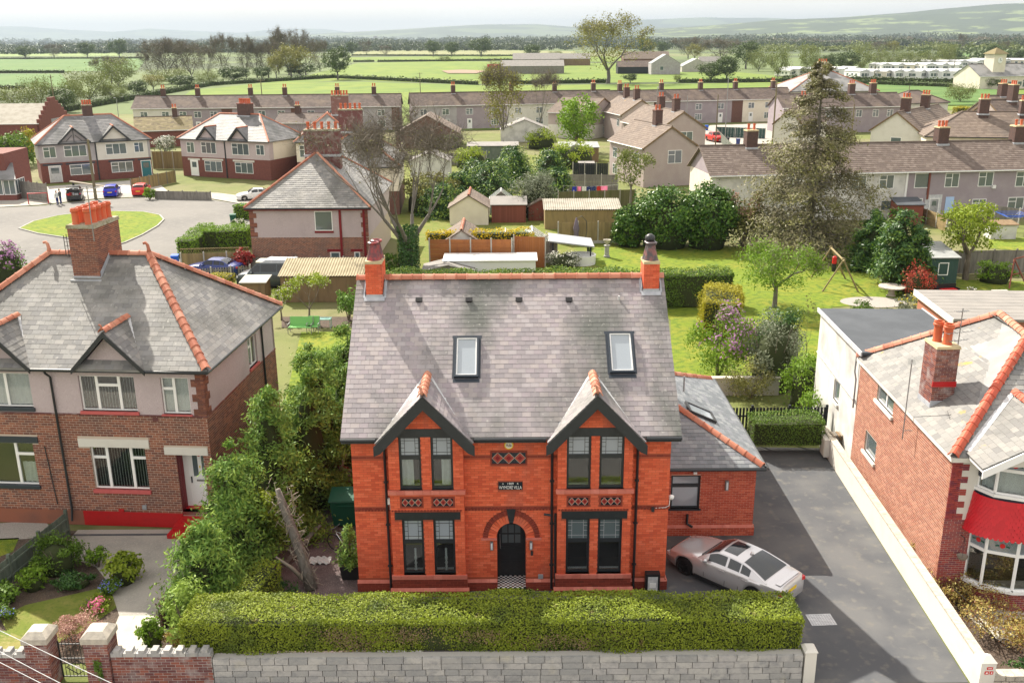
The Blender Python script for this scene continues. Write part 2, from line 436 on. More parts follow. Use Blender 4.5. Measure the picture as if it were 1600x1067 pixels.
mat('field_earth', (.25,.17,.12), .95, noise=(.03,.42,.6), col2=(.20,.145,.10))
mat('mauve_cloth', (.16,.13,.17), .9)
mat('bench_green', (.16,.42,.12), .5)
mat('bench_teal', (.22,.42,.36), .5)
mat('skin', (.45,.26,.19), .6)
mat('teal', (.03,.16,.19), .5)
mat('red_gloss', (.42,.012,.014), .45, spec=.4, noise=(5,.5,.8), col2=(.33,.012,.014))
mat('red_scallop', (.55,.018,.028), .45, var=.08, spec=.4)
mat('maroon', (.20,.012,.018), .5, var=.05)
mat('sill_red', (.50,.11,.105), .6, noise=(5,.5,.8), col2=(.40,.08,.08))
mat('wood_green', (.13,.155,.125), .85, var=.12, noise=(4,.45,.7,(1,1,.2)), col2=(.085,.11,.085))
mat('wood_grey', (.22,.205,.185), .9, var=.1, noise=(4,.45,.7,(1,1,.2)), col2=(.15,.14,.125))
mat('wood_brown', (.20,.135,.075), .85, var=.12, noise=(4,.45,.7,(1,1,.2)), col2=(.14,.095,.055))
mat('wood_orange', (.33,.125,.04), .8, var=.1, noise=(3,.45,.7,(1,1,.2)), col2=(.26,.095,.035))
mat('wood_khaki', (.27,.20,.095), .85, var=.12, noise=(3,.45,.7,(1,1,.2)), col2=(.20,.15,.075))
mat('wood_moss', (.12,.12,.05), .9, var=.12, noise=(3,.45,.7,(1,1,.2)), col2=(.17,.145,.09))
mat('wood_red', (.20,.065,.045), .85, var=.12)
mat('wood_pole', (.16,.13,.085), .85, noise=(3,.45,.7,(2,2,.2)), col2=(.20,.185,.10))
mat('wood_round', (.25,.195,.10), .8, noise=(3,.45,.7,(2,2,.3)), col2=(.17,.15,.075))
mat('wood_black', (.018,.022,.026), .7)
mat('shed_green', (.035,.075,.065), .7, var=.05)
mat('felt_grey', (.25,.26,.26), .85, noise=(1.5,.4,.7), col2=(.32,.33,.325))
mat('felt_dark', (.055,.062,.072), .75, noise=(.8,.4,.7), col2=(.075,.083,.095))
mat('felt_pale', (.235,.22,.205), .8, noise=(.8,.42,.7), col2=(.19,.18,.17))
mat('brick_chim', (.105,.062,.052), .85, noise=(4,.4,.7), col2=(.075,.05,.045))
mat('corrugated', (.30,.28,.235), .85, noise=(1.0,.42,.7), col2=(.22,.20,.16))
mat('corrugated_yel', (.34,.29,.19), .85, noise=(1.5,.42,.7), col2=(.25,.21,.13))
mat('metal_grey', (.30,.31,.32), .4, metal=.6)
mat('metal_dark', (.05,.052,.055), .45, metal=.3)
mat('chrome', (.55,.56,.57), .22, metal=1.0)
mat('iron_black', (.02,.02,.022), .5)
mat('plastic_black', (.018,.018,.020), .45)
mat('plastic_green', (.010,.085,.050), .45, noise=(3,.5,.8), col2=(.012,.065,.04))
mat('plastic_blue', (.012,.09,.50), .4)
mat('plastic_grey', (.30,.31,.33), .5)
mat('plastic_white', (.75,.75,.74), .4)
mat('plastic_red', (.55,.02,.02), .4)
mat('rubber', (.015,.015,.016), .8)
mat('car_silver', (.60,.59,.60), .25, metal=.55, spec=.5, coat=.6)
mat('car_grey', (.035,.037,.042), .3, metal=.3, coat=.6)
mat('car_blue', (.010,.02,.42), .3, metal=.1, coat=.6)
mat('car_navy', (.012,.03,.16), .3, metal=.2, coat=.6)
mat('car_red', (.55,.02,.018), .3, coat=.6)
mat('car_white', (.72,.72,.72), .3, coat=.6)
mat('van_grey', (.06,.075,.085), .3, metal=.3, coat=.6)
mat('tail_red', (.55,.015,.02), .2, spec=.6)
mat('lamp_clear', (.6,.62,.65), .15, spec=.6)
mat('plate_yellow', (.75,.52,.03), .5)
mat('plate_white', (.75,.75,.72), .5)
mat('rim_dark', (.03,.03,.033), .35, metal=.7)
mat('rim_silver', (.45,.45,.46), .3, metal=.8)
mat('curtain', (.80,.80,.77), .9, noise=(6,.45,.8), col2=(.68,.68,.66))
mat('blind', (.62,.66,.58), .8, var=.08)
mat('blind_grey', (.55,.57,.57), .8, var=.06)
mat('blind_blue', (.40,.55,.80), .8)
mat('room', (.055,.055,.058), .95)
mat('bark', (.13,.105,.08), .95, noise=(5,.4,.7,(2,2,.4)), col2=(.19,.165,.13), bump=(18,.8,.04))
mat('bark_grey', (.19,.175,.155), .95, noise=(5,.4,.7,(2,2,.4)), col2=(.12,.105,.09), bump=(18,.8,.04))
mat('bark_far', (.12,.11,.10), .95)
mat('twig_pale', (.26,.225,.18), .95, var=.12)
mat('twig_far', (.15,.13,.105), .95, var=.15)
def leaf(name, cols, var=.12, tr=.25, rough=.6, **k):
 mat(name, cols[0], rough, palette=cols, var=var, translucent=tr, spec=.25, **k)
leaf('leaf_hedge', [(.17,.225,.02),(.215,.275,.024),(.26,.31,.028),(.185,.24,.022)], noise=(1.0,.5,.72), col2=(.085,.125,.018), noise2=(2.3,.66,.72), col3=(.17,.13,.05))
leaf('leaf_conifer', [(.09,.18,.032),(.13,.24,.04),(.17,.29,.05),(.11,.205,.04)])
leaf('leaf_conifer_tip', [(.20,.30,.05),(.25,.35,.06),(.18,.28,.045)])
leaf('leaf_dark', [(.028,.08,.02),(.042,.105,.024),(.06,.13,.026),(.035,.09,.022)], tr=.12, rough=.45)
leaf('leaf_laurel', [(.035,.10,.016),(.055,.13,.02),(.08,.16,.022),(.13,.20,.035)], tr=.12, rough=.4)
leaf('leaf_mid', [(.075,.145,.018),(.10,.18,.022),(.13,.215,.026),(.09,.165,.02)])
leaf('leaf_bright', [(.11,.21,.018),(.15,.26,.022),(.19,.30,.03),(.13,.235,.02)], tr=.35)
leaf('leaf_lime', [(.19,.27,.02),(.24,.31,.025),(.28,.34,.04),(.17,.25,.02)], tr=.35)
leaf('leaf_yellow', [(.30,.27,.02),(.36,.32,.02),(.26,.25,.02)], tr=.3)
leaf('leaf_gold', [(.48,.36,.015),(.55,.43,.02),(.40,.32,.02)], tr=.3)
leaf('leaf_olive', [(.13,.135,.035),(.17,.17,.045),(.20,.19,.055),(.11,.12,.035)])
leaf('leaf_silver', [(.15,.18,.11),(.20,.225,.15),(.12,.15,.085),(.24,.255,.18)])
leaf('leaf_spruce', [(.15,.14,.07),(.20,.18,.10),(.24,.21,.12),(.13,.13,.06),(.17,.16,.08)], tr=.08)
leaf('leaf_dead', [(.22,.15,.08),(.28,.20,.12),(.18,.12,.07)], tr=.1)
leaf('leaf_red', [(.40,.045,.03),(.50,.075,.05),(.30,.05,.03),(.42,.14,.07)], tr=.25)
leaf('leaf_crimson', [(.25,.02,.02),(.33,.035,.03),(.18,.03,.02)], tr=.2)
leaf('leaf_purple', [(.10,.04,.045),(.14,.05,.05),(.075,.045,.035),(.12,.075,.04)], tr=.2)
leaf('leaf_rose', [(.42,.24,.20),(.50,.31,.26),(.36,.18,.15),(.46,.33,.24)], tr=.25)
leaf('leaf_rust', [(.36,.27,.07),(.44,.36,.10),(.22,.10,.05),(.50,.43,.16),(.30,.20,.06)], tr=.3)
leaf('petal_lilac', [(.42,.20,.42),(.52,.30,.50),(.36,.15,.36)], tr=.3)
leaf('petal_pink', [(.62,.13,.26),(.70,.22,.35),(.58,.10,.20)], tr=.3)
leaf('petal_blue', [(.14,.16,.55),(.20,.22,.62)], tr=.2)
leaf('petal_white', [(.62,.60,.54),(.70,.68,.62)], tr=.2)
leaf('petal_yellow', [(.70,.55,.02),(.75,.62,.05)], tr=.2)
leaf('leaf_far', [(.055,.09,.025),(.075,.115,.03),(.095,.135,.035),(.065,.10,.03)], tr=.15)
leaf('leaf_far_pale', [(.13,.165,.04),(.16,.195,.05),(.19,.215,.055),(.12,.15,.04)], tr=.2)
leaf('leaf_far_gold', [(.20,.195,.04),(.24,.23,.05),(.17,.175,.04)], tr=.2)
leaf('leaf_far_brown', [(.12,.105,.065),(.15,.13,.08),(.10,.095,.055),(.13,.125,.06)], tr=.1)
leaf('leaf_wood', [(.045,.07,.03),(.06,.085,.035),(.08,.10,.04),(.05,.075,.035)], tr=.1)
# ---------------------------------------------------------------- builders for walls, roofs, windows
Z = Vector((0, 0, 1))
class Fr:
 """a wall face: origin, u = to the right seen from outside, n = outward"""
 def __init__(s, O, u, n=None):
  s.O = Vector(O); s.u = Vector(u).normalized(); s.n = Vector(n) if n is not None else s.u.cross(Z).normalized()
 def P(s, x, z, d=0.0): return s.O + s.u*x + Z*z + s.n*d
 def box(s, mb, x0, x1, z0, z1, d0, d1):
  c = s.P((x0+x1)/2, (z0+z1)/2, (d0+d1)/2)
  return mb.obox(frameM(c, s.u, s.n, Z, abs(x1-x0), abs(d1-d0), abs(z1-z0)))
def _cut(iv, a, b):
 out = []
 for p, q in iv:
  if b <= p or a >= q: out.append((p, q)); continue
  if a > p: out.append((p, a))
  if b < q: out.append((b, q))
 return out
def _holes_at(holes, za, zb):
 r = []
 for h in holes:
  if callable(h):
   iv = h((za+zb)/2)
   if iv: r.append(iv)
  elif h[2] < zb - 1e-4 and h[3] > za + 1e-4: r.append((h[0], h[1]))
 return r
def wall_slab(mb, fr, x0, x1, z0, z1, holes=(), thick=.24, clip=None, step=.06):
 zs = {z0, z1}
 for h in holes:
  if callable(h) : zs.update(np.arange(z0, z1, step).tolist())
  else: zs.update(z for z in (h[2], h[3]) if z0 < z < z1)
 if clip: zs.update(np.arange(z0, z1, step).tolist())
 zs = sorted(zs)
 for za, zb in zip(zs, zs[1:]):
  if zb - za < 1e-4: continue
  a, b = (x0, x1) if not clip else clip((za+zb)/2)
  iv = [(max(a, x0), min(b, x1))]
  for h in _holes_at(holes, za, zb): iv = _cut(iv, *h)
  for p, q in iv:
   if q - p > .004: fr.box(mb, p, q, za, zb, -thick, 0)
def brick_Ms(fr, x0, x1, z0, z1, holes=(), course=.075, length=.225, joint=.010, clip=None, proud=.006, depth=.03, bond=1, jit=.0015):
 Ms = []; n = max(1, round((z1-z0)/course)); course = (z1-z0)/n; r = random.Random(int(1000*(x0+z0+fr.O.x)))
 for i in range(n):
  za = z0 + i*course; zb = za + course - joint
  a, b = (x0, x1) if not clip else clip((za+zb)/2)
  iv = [(max(a, x0), min(b, x1))]
  for h in _holes_at(holes, za, zb): iv = _cut(iv, *h)
  off = (i % 2)*length/2
  L = length if not (bond == 2 and i % 2) else length/2
  for p, q in iv:
   if q - p < .02: continue
   k0 = math.floor((p - x0 - off)/L)
   x = x0 + off + k0*L
   while x < q:
    xa, xb = max(p, x), min(q, x + L - joint)
    if xb - xa > .03:
     pr = proud + r.uniform(-jit, jit)
     c = fr.P((xa+xb)/2, (za+zb)/2, pr - depth/2)
     Ms.append(frameM(c, fr.u, fr.n, Z, xb-xa, depth, zb-za))
    x += L
 return Ms
def brick_wall(parent, fr, x0, x1, z0, z1, holes=(), brick='brick_villa', mortar='mortar_villa', n_single=0, thick=.24, clip=None, name='wall', course=.075, length=.225, joint=.010, bond=1):
 mb = MB(); wall_slab(mb, fr, x0, x1, z0, z1, holes, thick, clip)
 w = mb.build(name, mortar, parent)
 pieces('brick', brick_Ms(fr, x0, x1, z0, z1, holes, course, length, joint, clip, bond=bond), brick, w, n_single, 'brickwork')
 return w
def window(parent, fr, x0, x1, z0, z1, cells=((0,1,0,1),), frame='white_upvc', t=.04, rec=.08, pane='glass', curtain=None, sill=None, lead=False, name='window', depth=.07, blinds=None):
 """frame (part) > pane, curtain, lead_strip (sub-parts); cells are fractions of the opening (x0,x1,z0,z1)"""
 mb = MB(); W = x1-x0; H = z1-z0; panes = []
 for (a, b, c, d) in cells:
  xa, xb, za, zb = x0+a*W, x0+b*W, z0+c*H, z0+d*H
  fr.box(mb, xa, xb, za, za+t, -rec-depth, -rec); fr.box(mb, xa, xb, zb-t, zb, -rec-depth, -rec)
  fr.box(mb, xa, xa+t, za+t, zb-t, -rec-depth, -rec); fr.box(mb, xb-t, xb, za+t, zb-t, -rec-depth, -rec)
  panes.append((xa+t, xb-t, za+t, zb-t))
 w = mb.build(name, frame, parent)
 for (xa, xb, za, zb) in panes:
  p = MB(); fr.box(p, xa, xb, za, zb, -rec-depth*.6, -rec-depth*.45)
  p.build('pane', pane, w)
 if lead:
  for (xa, xb, za, zb) in panes[:lead if lead is not True else None]:
   l = MB(); a = xa+(xb-xa)*.18; b = xb-(xb-xa)*.18; c = za+(zb-za)*.15; d = zb-(zb-za)*.15; q = .007; dd = -rec-depth*.42
   for x in (a, b): fr.box(l, x-q, x+q, za, zb, dd-.004, dd+.004)
   for z in (c, d): fr.box(l, xa, xb, z-q, z+q, dd-.003, dd+.005)
   for f in (.38, .66):
    zz = za+(zb-za)*f; fr.box(l, xa, a, zz-q, zz+q, dd-.003, dd+.005); fr.box(l, b, xb, zz-q, zz+q, dd-.003, dd+.005)
   xx = (xa+xb)/2; fr.box(l, xx-q, xx+q, d, zb, dd-.005, dd+.003)
   l.build('lead_strip', 'plastic_grey' if frame == 'black_paint' else 'metal_dark', w)
 if curtain:
  cm, spans = curtain
  for (a, b, c, d) in spans:
   cb = MB(); xa, xb = x0+a*W, x0+b*W; za, zb = z0+c*H, z0+d*H; nn = max(4, int((xb-xa)/.05))
   cb.grid(lambda u, v: fr.P(xa+(xb-xa)*u, za+(zb-za)*v, -rec-depth-.10+.02*math.sin(u*nn*1.5+v)), nn*2, 1)
   cb.build('curtain', cm, w, smooth=True)
 if blinds:
  bm, spans = blinds
  for (a, b, c, d) in spans:
   k = MB(); xa, xb = x0+a*W, x0+b*W; za, zb = z0+c*H, z0+d*H; n = max(3, int((xb-xa)/.10)); tl = .9
   for i in range(n):
    cx = xa+(i+.5)*(xb-xa)/n
    du = fr.u*math.cos(tl)+fr.n*math.sin(tl)
    k.obox(frameM(fr.P(cx, (za+zb)/2, -rec-depth-.12), du, fr.n*math.cos(tl)-fr.u*math.sin(tl), Z, .085, .004, zb-za))
   k.build('vertical_blind', bm, w)
 if sill:
  sm, sx, sh, sd = sill
  s = MB(); fr.box(s, x0-sx, x1+sx, z0-sh, z0, -rec, sd); s.build('sill', sm, w)
 return w
def far_window(parent, fr, x0, x1, z0, z1, n=2, frame='white_upvc', pane='glass_far', t=.07, proud=.03, top=False, sill=None, name='window'):
 mb = MB(); fr.box(mb, x0, x1, z0, z0+t, -.05, proud); fr.box(mb, x0, x1, z1-t, z1, -.05, proud)
 W = (x1-x0-t)/n
 for i in range(n+1):
  fr.box(mb, x0+i*W, x0+i*W+t, z0+t, z1-t, -.05, proud)
 if top: fr.box(mb, x0+t, x0+W, z1-.32*(z1-z0)-t, z1-.32*(z1-z0), -.045, proud-.005)
 w = mb.build(name, frame, parent)
 p = MB(); fr.box(p, x0+t/2, x1-t/2, z0+t/2, z1-t/2, -.04, .02); p.build('pane', pane, w)
 if sill:
  s = MB(); fr.box(s, x0-.06, x1+.06, z0-.12, z0, -.02, .07); s.build('sill', sill, w)
 return w
def tile_Ms(e0, e1, t0, t1, w=.3, gauge=.2, thick=.012, jit=.004, tilt=.05, lap=1.15, inset=0.0):
 e0, e1, t0, t1 = map(Vector, (e0, e1, t0, t1)); u = (e1-e0).normalized()
 s = ((t0+t1)/2-(e0+e1)/2); s = (s - u*s.dot(u)); L = s.length; s.normalize(); nrm = u.cross(s).normalized()
 if nrm.z < 0: nrm = -nrm
 n = max(1, round(L/gauge)); g = L/n; Ms = []; r = random.Random(int(abs(e0.x*131+e0.y*17+e1.x*7)))
 st = (s - nrm*tilt).normalized(); nt = (nrm + s*tilt).normalized()
 for i in range(n):
  f = (i+.5)/n
  a = e0.lerp(t0, f); b = e1.lerp(t1, f); W = (b-a).length - 2*inset
  if W < .06: continue
  a = a + u*inset
  x = -(i % 2)*w/2 - (r.uniform(0, .02))
  # keep columns aligned to the eaves so the bond runs true
  sh = (a - e0).dot(u) % w
  x -= sh
  while x < W - .02:
   xa, xb = max(0, x), min(W, x+w)
   if xb - xa > .03:
    c = a + u*((xa+xb)/2) + nrm*(thick*.5+.012+r.uniform(0, jit)) - s*(g*(lap-1)*.5)
    sk = r.uniform(-.006, .006)
    uu = (u + st*sk).normalized(); ss = (st - u*sk).normalized()
    Ms.append(frameM(c, uu, ss, nt, (xb-xa)-.006, g*lap, thick))
   x += w
 return Ms
def roof_slab(mb, pts, th=.10):
 """closed slab under a roof plane (pts counter-clockwise from outside)"""
 return mb.prism(pts, (0, 0, -th))
_ridge_mesh = {}
def ridge_tiles(parent, p0, p1, L=.42, r=.14, m='terracotta', flat=.75, name='ridge_tile'):
 p0 = Vector(p0); p1 = Vector(p1); d = p1-p0; T = d.length; n = max(1, round(T/L)); l = T/n; d.normalize()
 if m not in _ridge_mesh:
  mb = MB(); prof = [(-1.0,-.25),(-.72,.32),(-.38,.78),(0,1.0),(.38,.78),(.72,.32),(1.0,-.25)]
  inn = [(x*.86, z-.16) for x, z in prof][::-1]; sec = prof+inn; k = len(sec)
  rings = [(-.5,1.14),(-.38,1.14),(-.37,1.0),(.5,.98)]
  for y, sc in rings:
   for x, z in sec: mb.v.append((x*sc, y, z*sc))
  for i in range(len(rings)-1):
   for j in range(k): mb.f.append((i*k+j, i*k+(j+1) % k, (i+1)*k+(j+1) % k, (i+1)*k+j))
  mb.f.append(tuple(range(k))); mb.f.append(tuple(range((len(rings)-1)*k, len(rings)*k))[::-1])
  me = mb.mesh('ridge_tile'); me.materials.append(MATS[m]); _ridge_mesh[m] = me
 x = d.cross(Z).normalized(); up = x.cross(d).normalized()
 for i in range(n):
  c = p0 + d*(l*(i+.5)) + up*.03
  o = obj(name, _ridge_mesh[m], None, parent)
  o.matrix_basis = frameM(c, x, d, up, r, l, r*flat)
def finial(parent, p, m='terracotta', s=1.0, name='finial'):
 mb = MB(); p = Vector(p); mb.tube([p, p+Vector((0,0,.12*s)), p+Vector((-.02*s,0,.26*s)), p+Vector((-.09*s,0,.34*s)), p+Vector((-.16*s,0,.31*s))], [.09*s,.06*s,.055*s,.05*s,.05*s], 8)
 return mb.build(name, m, parent, smooth=True)
POTS = {
 'round': [(.155,0),(.15,.03),(.135,.06),(.13,.50),(.165,.52),(.17,.58),(.15,.60),(.155,.66),(.125,.66),(.12,.4)],
 'flare': [(.24,0),(.22,.06),(.15,.34),(.125,.48),(.17,.50),(.185,.56),(.16,.58),(.12,.58),(.11,.4)],
 'small': [(.13,0),(.11,.3),(.14,.32),(.14,.38),(.10,.38),(.10,.2)]}
def chimney(parent, x0, x1, y0, y1, z0, z1, brick, mortar, cap='cap_yellow', pots=(), pot='pot_orange', potkind='round', near=True, single=0, cap_h=.12, over=.06, potscale=1.0, course=.075, length=.225):
 sh = MB(); sh.box(x0, x1, y0, y1, z0, z1)
 c = sh.build('chimney', mortar if near else brick, parent)
 if near:
  Ms = []
  for fr, W in ((Fr((x0,y0,0),(1,0,0)), x1-x0), (Fr((x1,y0,0),(0,1,0)), y1-y0), (Fr((x0,y1,0),(0,-1,0)), y1-y0), (Fr((x1,y1,0),(-1,0,0)), x1-x0)):
   Ms += brick_Ms(fr, 0, W, z0, z1, (), course, length)
  pieces('brick', Ms, brick, c, single, 'brickwork')
 if cap:
  k = MB();
  o = over
  k.v += [(x0-o,y0-o,z1),(x1+o,y0-o,z1),(x1+o,y1+o,z1),(x0-o,y1+o,z1),(x0-o*.4,y0-o*.4,z1+cap_h),(x1+o*.4,y0-o*.4,z1+cap_h),(x1+o*.4,y1+o*.4,z1+cap_h),(x0-o*.4,y1+o*.4,z1+cap_h)]
  k.f += CUBE_F
  k.build('cap', cap, c)
 key = ('pot', pot, potkind)
 if key not in _unit:
  mb = MB(); mb.lathe(POTS[potkind], (0,0,0), 14, cap=False); me = mb.mesh('chimney_pot', smooth=True, angle=40); me.materials.append(MATS[pot]); _unit[key] = me
 for (px, py) in pots:
  o = obj('chimney_pot', _unit[key], None, c)
  o.matrix_basis = frameM((px, py, z1+cap_h-.01), (1,0,0), (0,1,0), Z, potscale, potscale, potscale)
 return c
def pipe(parent, pts, r=.04, m='black_paint', name='downpipe', n=8):
 return MB().tube(pts, r, n).build(name, m, parent, smooth=True, angle=50)
def aerial(parent_label, base, h, rot=0.0, label='', elements=6, arms=None):
 t = thing('television_aerial', label, 'aerial', base, rot)
 MB().tube([(0,0,0),(0,0,h)], .022, 6).build('mast', 'metal_grey', t)
 for zz, L in (arms or ((h-.12, 1.0),)):
  a = MB().tube([(-L/2,0,zz),(L/2,0,zz)], .012, 5)
  for i in range(elements):
   x = -L/2 + L*i/(elements-1); w = .28-.02*i
   a.tube([(x,-w/2,zz+.015),(x,w/2,zz+.015)], .008, 4)
  a.build('antenna', 'metal_grey', t)
 return t
def text_mesh(txt, size, depth=.004):
 cu = bpy.data.curves.new('lettering', 'FONT'); cu.body = txt; cu.size = size; cu.extrude = depth; cu.align_x = 'CENTER'; cu.align_y = 'CENTER'
 o = bpy.data.objects.new('lettering', cu); COL.objects.link(o)
 dg = bpy.context.evaluated_depsgraph_get(); me = bpy.data.meshes.new_from_object(o.evaluated_get(dg))
 bpy.data.objects.remove(o); bpy.data.curves.remove(cu)
 me.materials.clear()
 return me
def lettering(parent, txt, fr, x, z, d, size, m, sx=1.0, bold=1.0, name='lettering'):
 me = text_mesh(txt, size); me.materials.append(MATS[m])
 o = obj(name, me, None, parent)
 o.matrix_basis = frameM(fr.P(x, z, d), fr.u, Z, fr.n, sx, bold, 1)
 return o
def on_plane(px, py, p, n):
 r = ray(px, py); t = (Vector(p)-CAMP).dot(n)/r.dot(n)
 return CAMP + r*t
# ================================================================ GROUND, ROADS, PATHS
def sheet(name, pts, z, m, kind='structure', label=None, cat=None):
 mb = MB(); mb.poly([(p[0], p[1], z) for p in pts])
 o = mb.build(name, m)
 tag(o, label, cat, None, kind)
 return o
def gp(*pp): return [G(x, y) for x, y in pp]
g = MB()
g.poly([(-26000,-200,-.02),(26000,-200,-.02),(26000,26000,-.02),(-26000,26000,-.02)])
structure('ground', g, 'ground')
# ---- the villa's plot
sheet('driveway', [(5.2,24.35),(13.62,24.35),(14.5,41.6),(9.3,41.9),(9.3,41.6),(5.2,41.6)], .004, 'asphalt')
sheet('forecourt', [(-6.6,26.0),(5.25,26.0),(5.25,29.8),(-6.6,29.8)], .002, 'asphalt')
sheet('side_yard', [(-11.2,26.0),(-5.3,26.0),(-5.3,41.0),(-11.2,41.0)], .006, 'dirt_mauve')
sheet('pavement', [(-40,20.5),(40,20.5),(40,24.1),(-40,24.1)], -.008, 'concrete_path')
sheet('road', [(-60,8),(60,8),(60,20.5),(-60,20.5)], -.012, 'asphalt_pale')
# inspection cover in the drive
ic = thing('inspection_cover', 'diamond patterned metal drain cover set in the dark drive', 'drain cover', G(1283,968), R_(3), None)
MB().box(-.42,.42,-.32,.32,.006,.016).build('cover_plate', 'lead_pale', ic)
mb = MB()
for i in range(9):
 for j in range(7):
  mb.box(-.38+i*.088,-.33+i*.088,-.29+j*.085,-.255+j*.085,.016,.021)
tag(mb.build('stud', 'metal_grey', ic), kind='stuff')
# ---- left neighbour's garden
sheet('garden_path', [(-12.9,33.95),(-10.5,33.95),(-10.4,31.6),(-11.3,28.2),(-11.5,26.0),(-13.0,26.0),(-13.35,28.2),(-14.5,30.2),(-15.4,31.3),(-17.3,32.4),(-17.3,34.15),(-12.9,34.15)], .010, 'concrete_path')
sheet('garden_path_apron', [(-11.5,25.9),(-13.05,25.9),(-13.3,28.15),(-11.3,28.15)], .015, 'concrete_pale')
sheet('flower_bed', [(-21,25.6),(-10.4,25.6),(-10.4,34.1),(-21,34.1)], .002, 'soil')
sheet('front_lawn', gp((40,945),(150,920),(185,915),(195,940),(130,985),(90,1005),(40,1000),(10,985),(0,965)), .008, 'lawn_soft')
sheet('dry_lawn_edge', gp((-60,985),(10,985),(45,1000),(70,1015),(60,1040),(-80,1045)), .009, 'lawn_dry')
sheet('gravel_strip', gp((-60,822),(70,812),(85,835),(40,842),(-60,845)), .009, 'gravel')
sheet('next_door_lawn', gp((-100,846),(30,840),(20,862),(-100,905)), .009, 'lawn')
sheet('path_edge', [(-17.3,33.65),(-13.2,33.65),(-13.2,33.8),(-17.3,33.8)], .016, 'asphalt')
# ---- right neighbour's front garden
sheet('neighbour_bed', [(13.9,22),(24,22),(24,29.0),(14.1,29.0)], .004, 'soil')
sheet('pale_paving', gp((1502,952),(1530,938),(1600,935),(1720,940),(1720,1010),(1600,1000),(1560,1000),(1525,975)), .012, 'concrete_pale')
# ---- back gardens
sheet('villa_back_lawn', gp((1050,612),(1180,600),(1300,560),(1300,480),(1440,470),(1380,440),(1330,400),(1240,386),(1000,385),(930,383),(925,410),(1010,470),(1048,500)), .006, 'lawn')
sheet('side_lawn', [(-11.2,41),(-5.4,41),(-5.4,61),(-14,61)], .006, 'lawn')
sheet('bare_earth', gp((440,512),(560,512),(560,495),(440,495)), .007, 'soil')
sheet('garden_lawn_right', gp((1435,435),(1600,440),(1700,470),(1600,480),(1500,470),(1460,465)), .006, 'lawn')
sheet('terrace_lawn', gp((1545,370),(1600,372),(1700,378),(1700,400),(1545,388)), .006, 'lawn')
# ---- the close: turning circle with a grass island
def ring_pts(c, rx, ry, n=40, rot=0.0, eg=0.0):
 out = []
 for k in range(n):
  a = 2*math.pi*k/n; x = rx*math.cos(a)*(1+eg*math.sin(a)); y = ry*math.sin(a)
  out.append((c[0]+x*math.cos(rot)-y*math.sin(rot), c[1]+x*math.sin(rot)+y*math.cos(rot)))
 return out
sheet('close_road', gp((-120,330),(60,322),(150,312),(250,308),(330,312),(392,322),(425,345),(330,372),(300,395),(262,425),(240,470),(-60,470),(-160,420)), .004, 'asphalt_pale')
sheet('close_pavement', gp((-120,322),(60,314),(150,304),(260,299),(340,302),(420,312),(392,322),(330,311),(250,307),(150,311),(60,321),(-120,331)), .05, 'concrete_path')
sheet('driveways_of_the_close', gp((-40,300),(70,292),(240,280),(262,299),(150,304),(60,314),(-60,322)), .03, 'concrete')
isl = [G(*p) for p in ((30,358),(52,347),(90,338),(130,333),(180,331),(225,332),(250,337),(256,344),(246,354),(222,368),(195,380),(180,384),(150,380),(100,372),(60,366))]
mb = MB(); mb.poly([(p.x,p.y,.10) for p in isl]);
tag(mb.build('grass_island', 'lawn'), kind='structure')
cx = sum(p.x for p in isl)/len(isl); cy = sum(p.y for p in isl)/len(isl)
kb = thing('island_kerb', 'low stone kerb round the grass island of the turning circle', 'kerb', (cx,cy,0), 0, None, True)
Ms = []
for i, p in enumerate(isl):
 q = isl[(i+1) % len(isl)]; d = Vector((q.x-p.x, q.y-p.y, 0)); L = d.length; d.normalize(); nn = max(1, round(L/.9))
 for k in range(nn):
  c = Vector((p.x,p.y,.055)) + d*(L*(k+.5)/nn); Ms.append(frameM(c, d, Vector((-d.y,d.x,0)), Z, L/nn-.03, .16, .12))
pieces('kerb_stone', Ms, 'kerb', kb, 300)
# estate road right of the middle with the red car
sheet('estate_road', gp((1085,235),(1100,205),(1110,196),(1205,193),(1260,205),(1230,235)), .01, 'concrete_path')
sheet('lower_gardens', gp((620,470),(960,470),(960,250),(620,230)), .001, 'lawn_soft')
# ================================================================ THE RED BRICK VILLA
V = thing('villa', 'bright red brick double-fronted villa with two gabled bays and slate roof', 'house', (0,34.2,0), 0, None, True)
FY, BY = 29.6, 29.3
ff = Fr((0,FY,0),(1,0,0)); fb = Fr((0,BY,0),(1,0,0))
VX0, VX1, EZ = -5.42, 5.30, 5.96
bays = [(-4.15,-1.66), (1.50,4.01)]
def arch(cx, hw, spring, rise):
 def f(z):
  if z < .12: return None
  if z <= spring: return (cx-hw, cx+hw)
  t = (z-spring)/rise
  if t >= 1: return None
  w = hw*math.sqrt(max(0, 1-t**1.7)); return (cx-w, cx+w)
 return f
DC, DW, DS, DR = -.07, .5, 2.05, .72
door_hole = arch(DC, DW, DS, DR)
h_front = [door_hole] + [(a+.12, b-.12, .4, 6.1) for a, b in bays]
n_panel = [(-.76,.49,4.80,5.31), (-.52,.34,3.87,4.19)]
main_bricks_holes = h_front + [(a, b, 0, 6) for a, b in bays] + n_panel + [(VX0,VX1,0,.46), (VX0,VX1,5.07,5.14), (VX0,VX1,3.17,3.27)]
def arch_ring(z):
 if z < DS: return None
 r0 = .98; t = (z-DS)/1.08
 if t >= 1: return None
 w = r0*math.sqrt(1-t**2); return (DC-w, DC+w)
w = MB(); wall_slab(w, ff, VX0, VX1, 0, EZ, h_front)
for x in (VX0, VX1-.24):
 w.box(x, x+.24, FY+.24, 38.9, 0, EZ)
 w.prism([(x,FY+.24,EZ),(x,38.9,EZ),(x,34.26,10.0)], (.24,0,0))
w.box(VX0, VX1, 38.66, 38.9, 0, EZ)
wall = w.build('wall', 'mortar_villa', V)
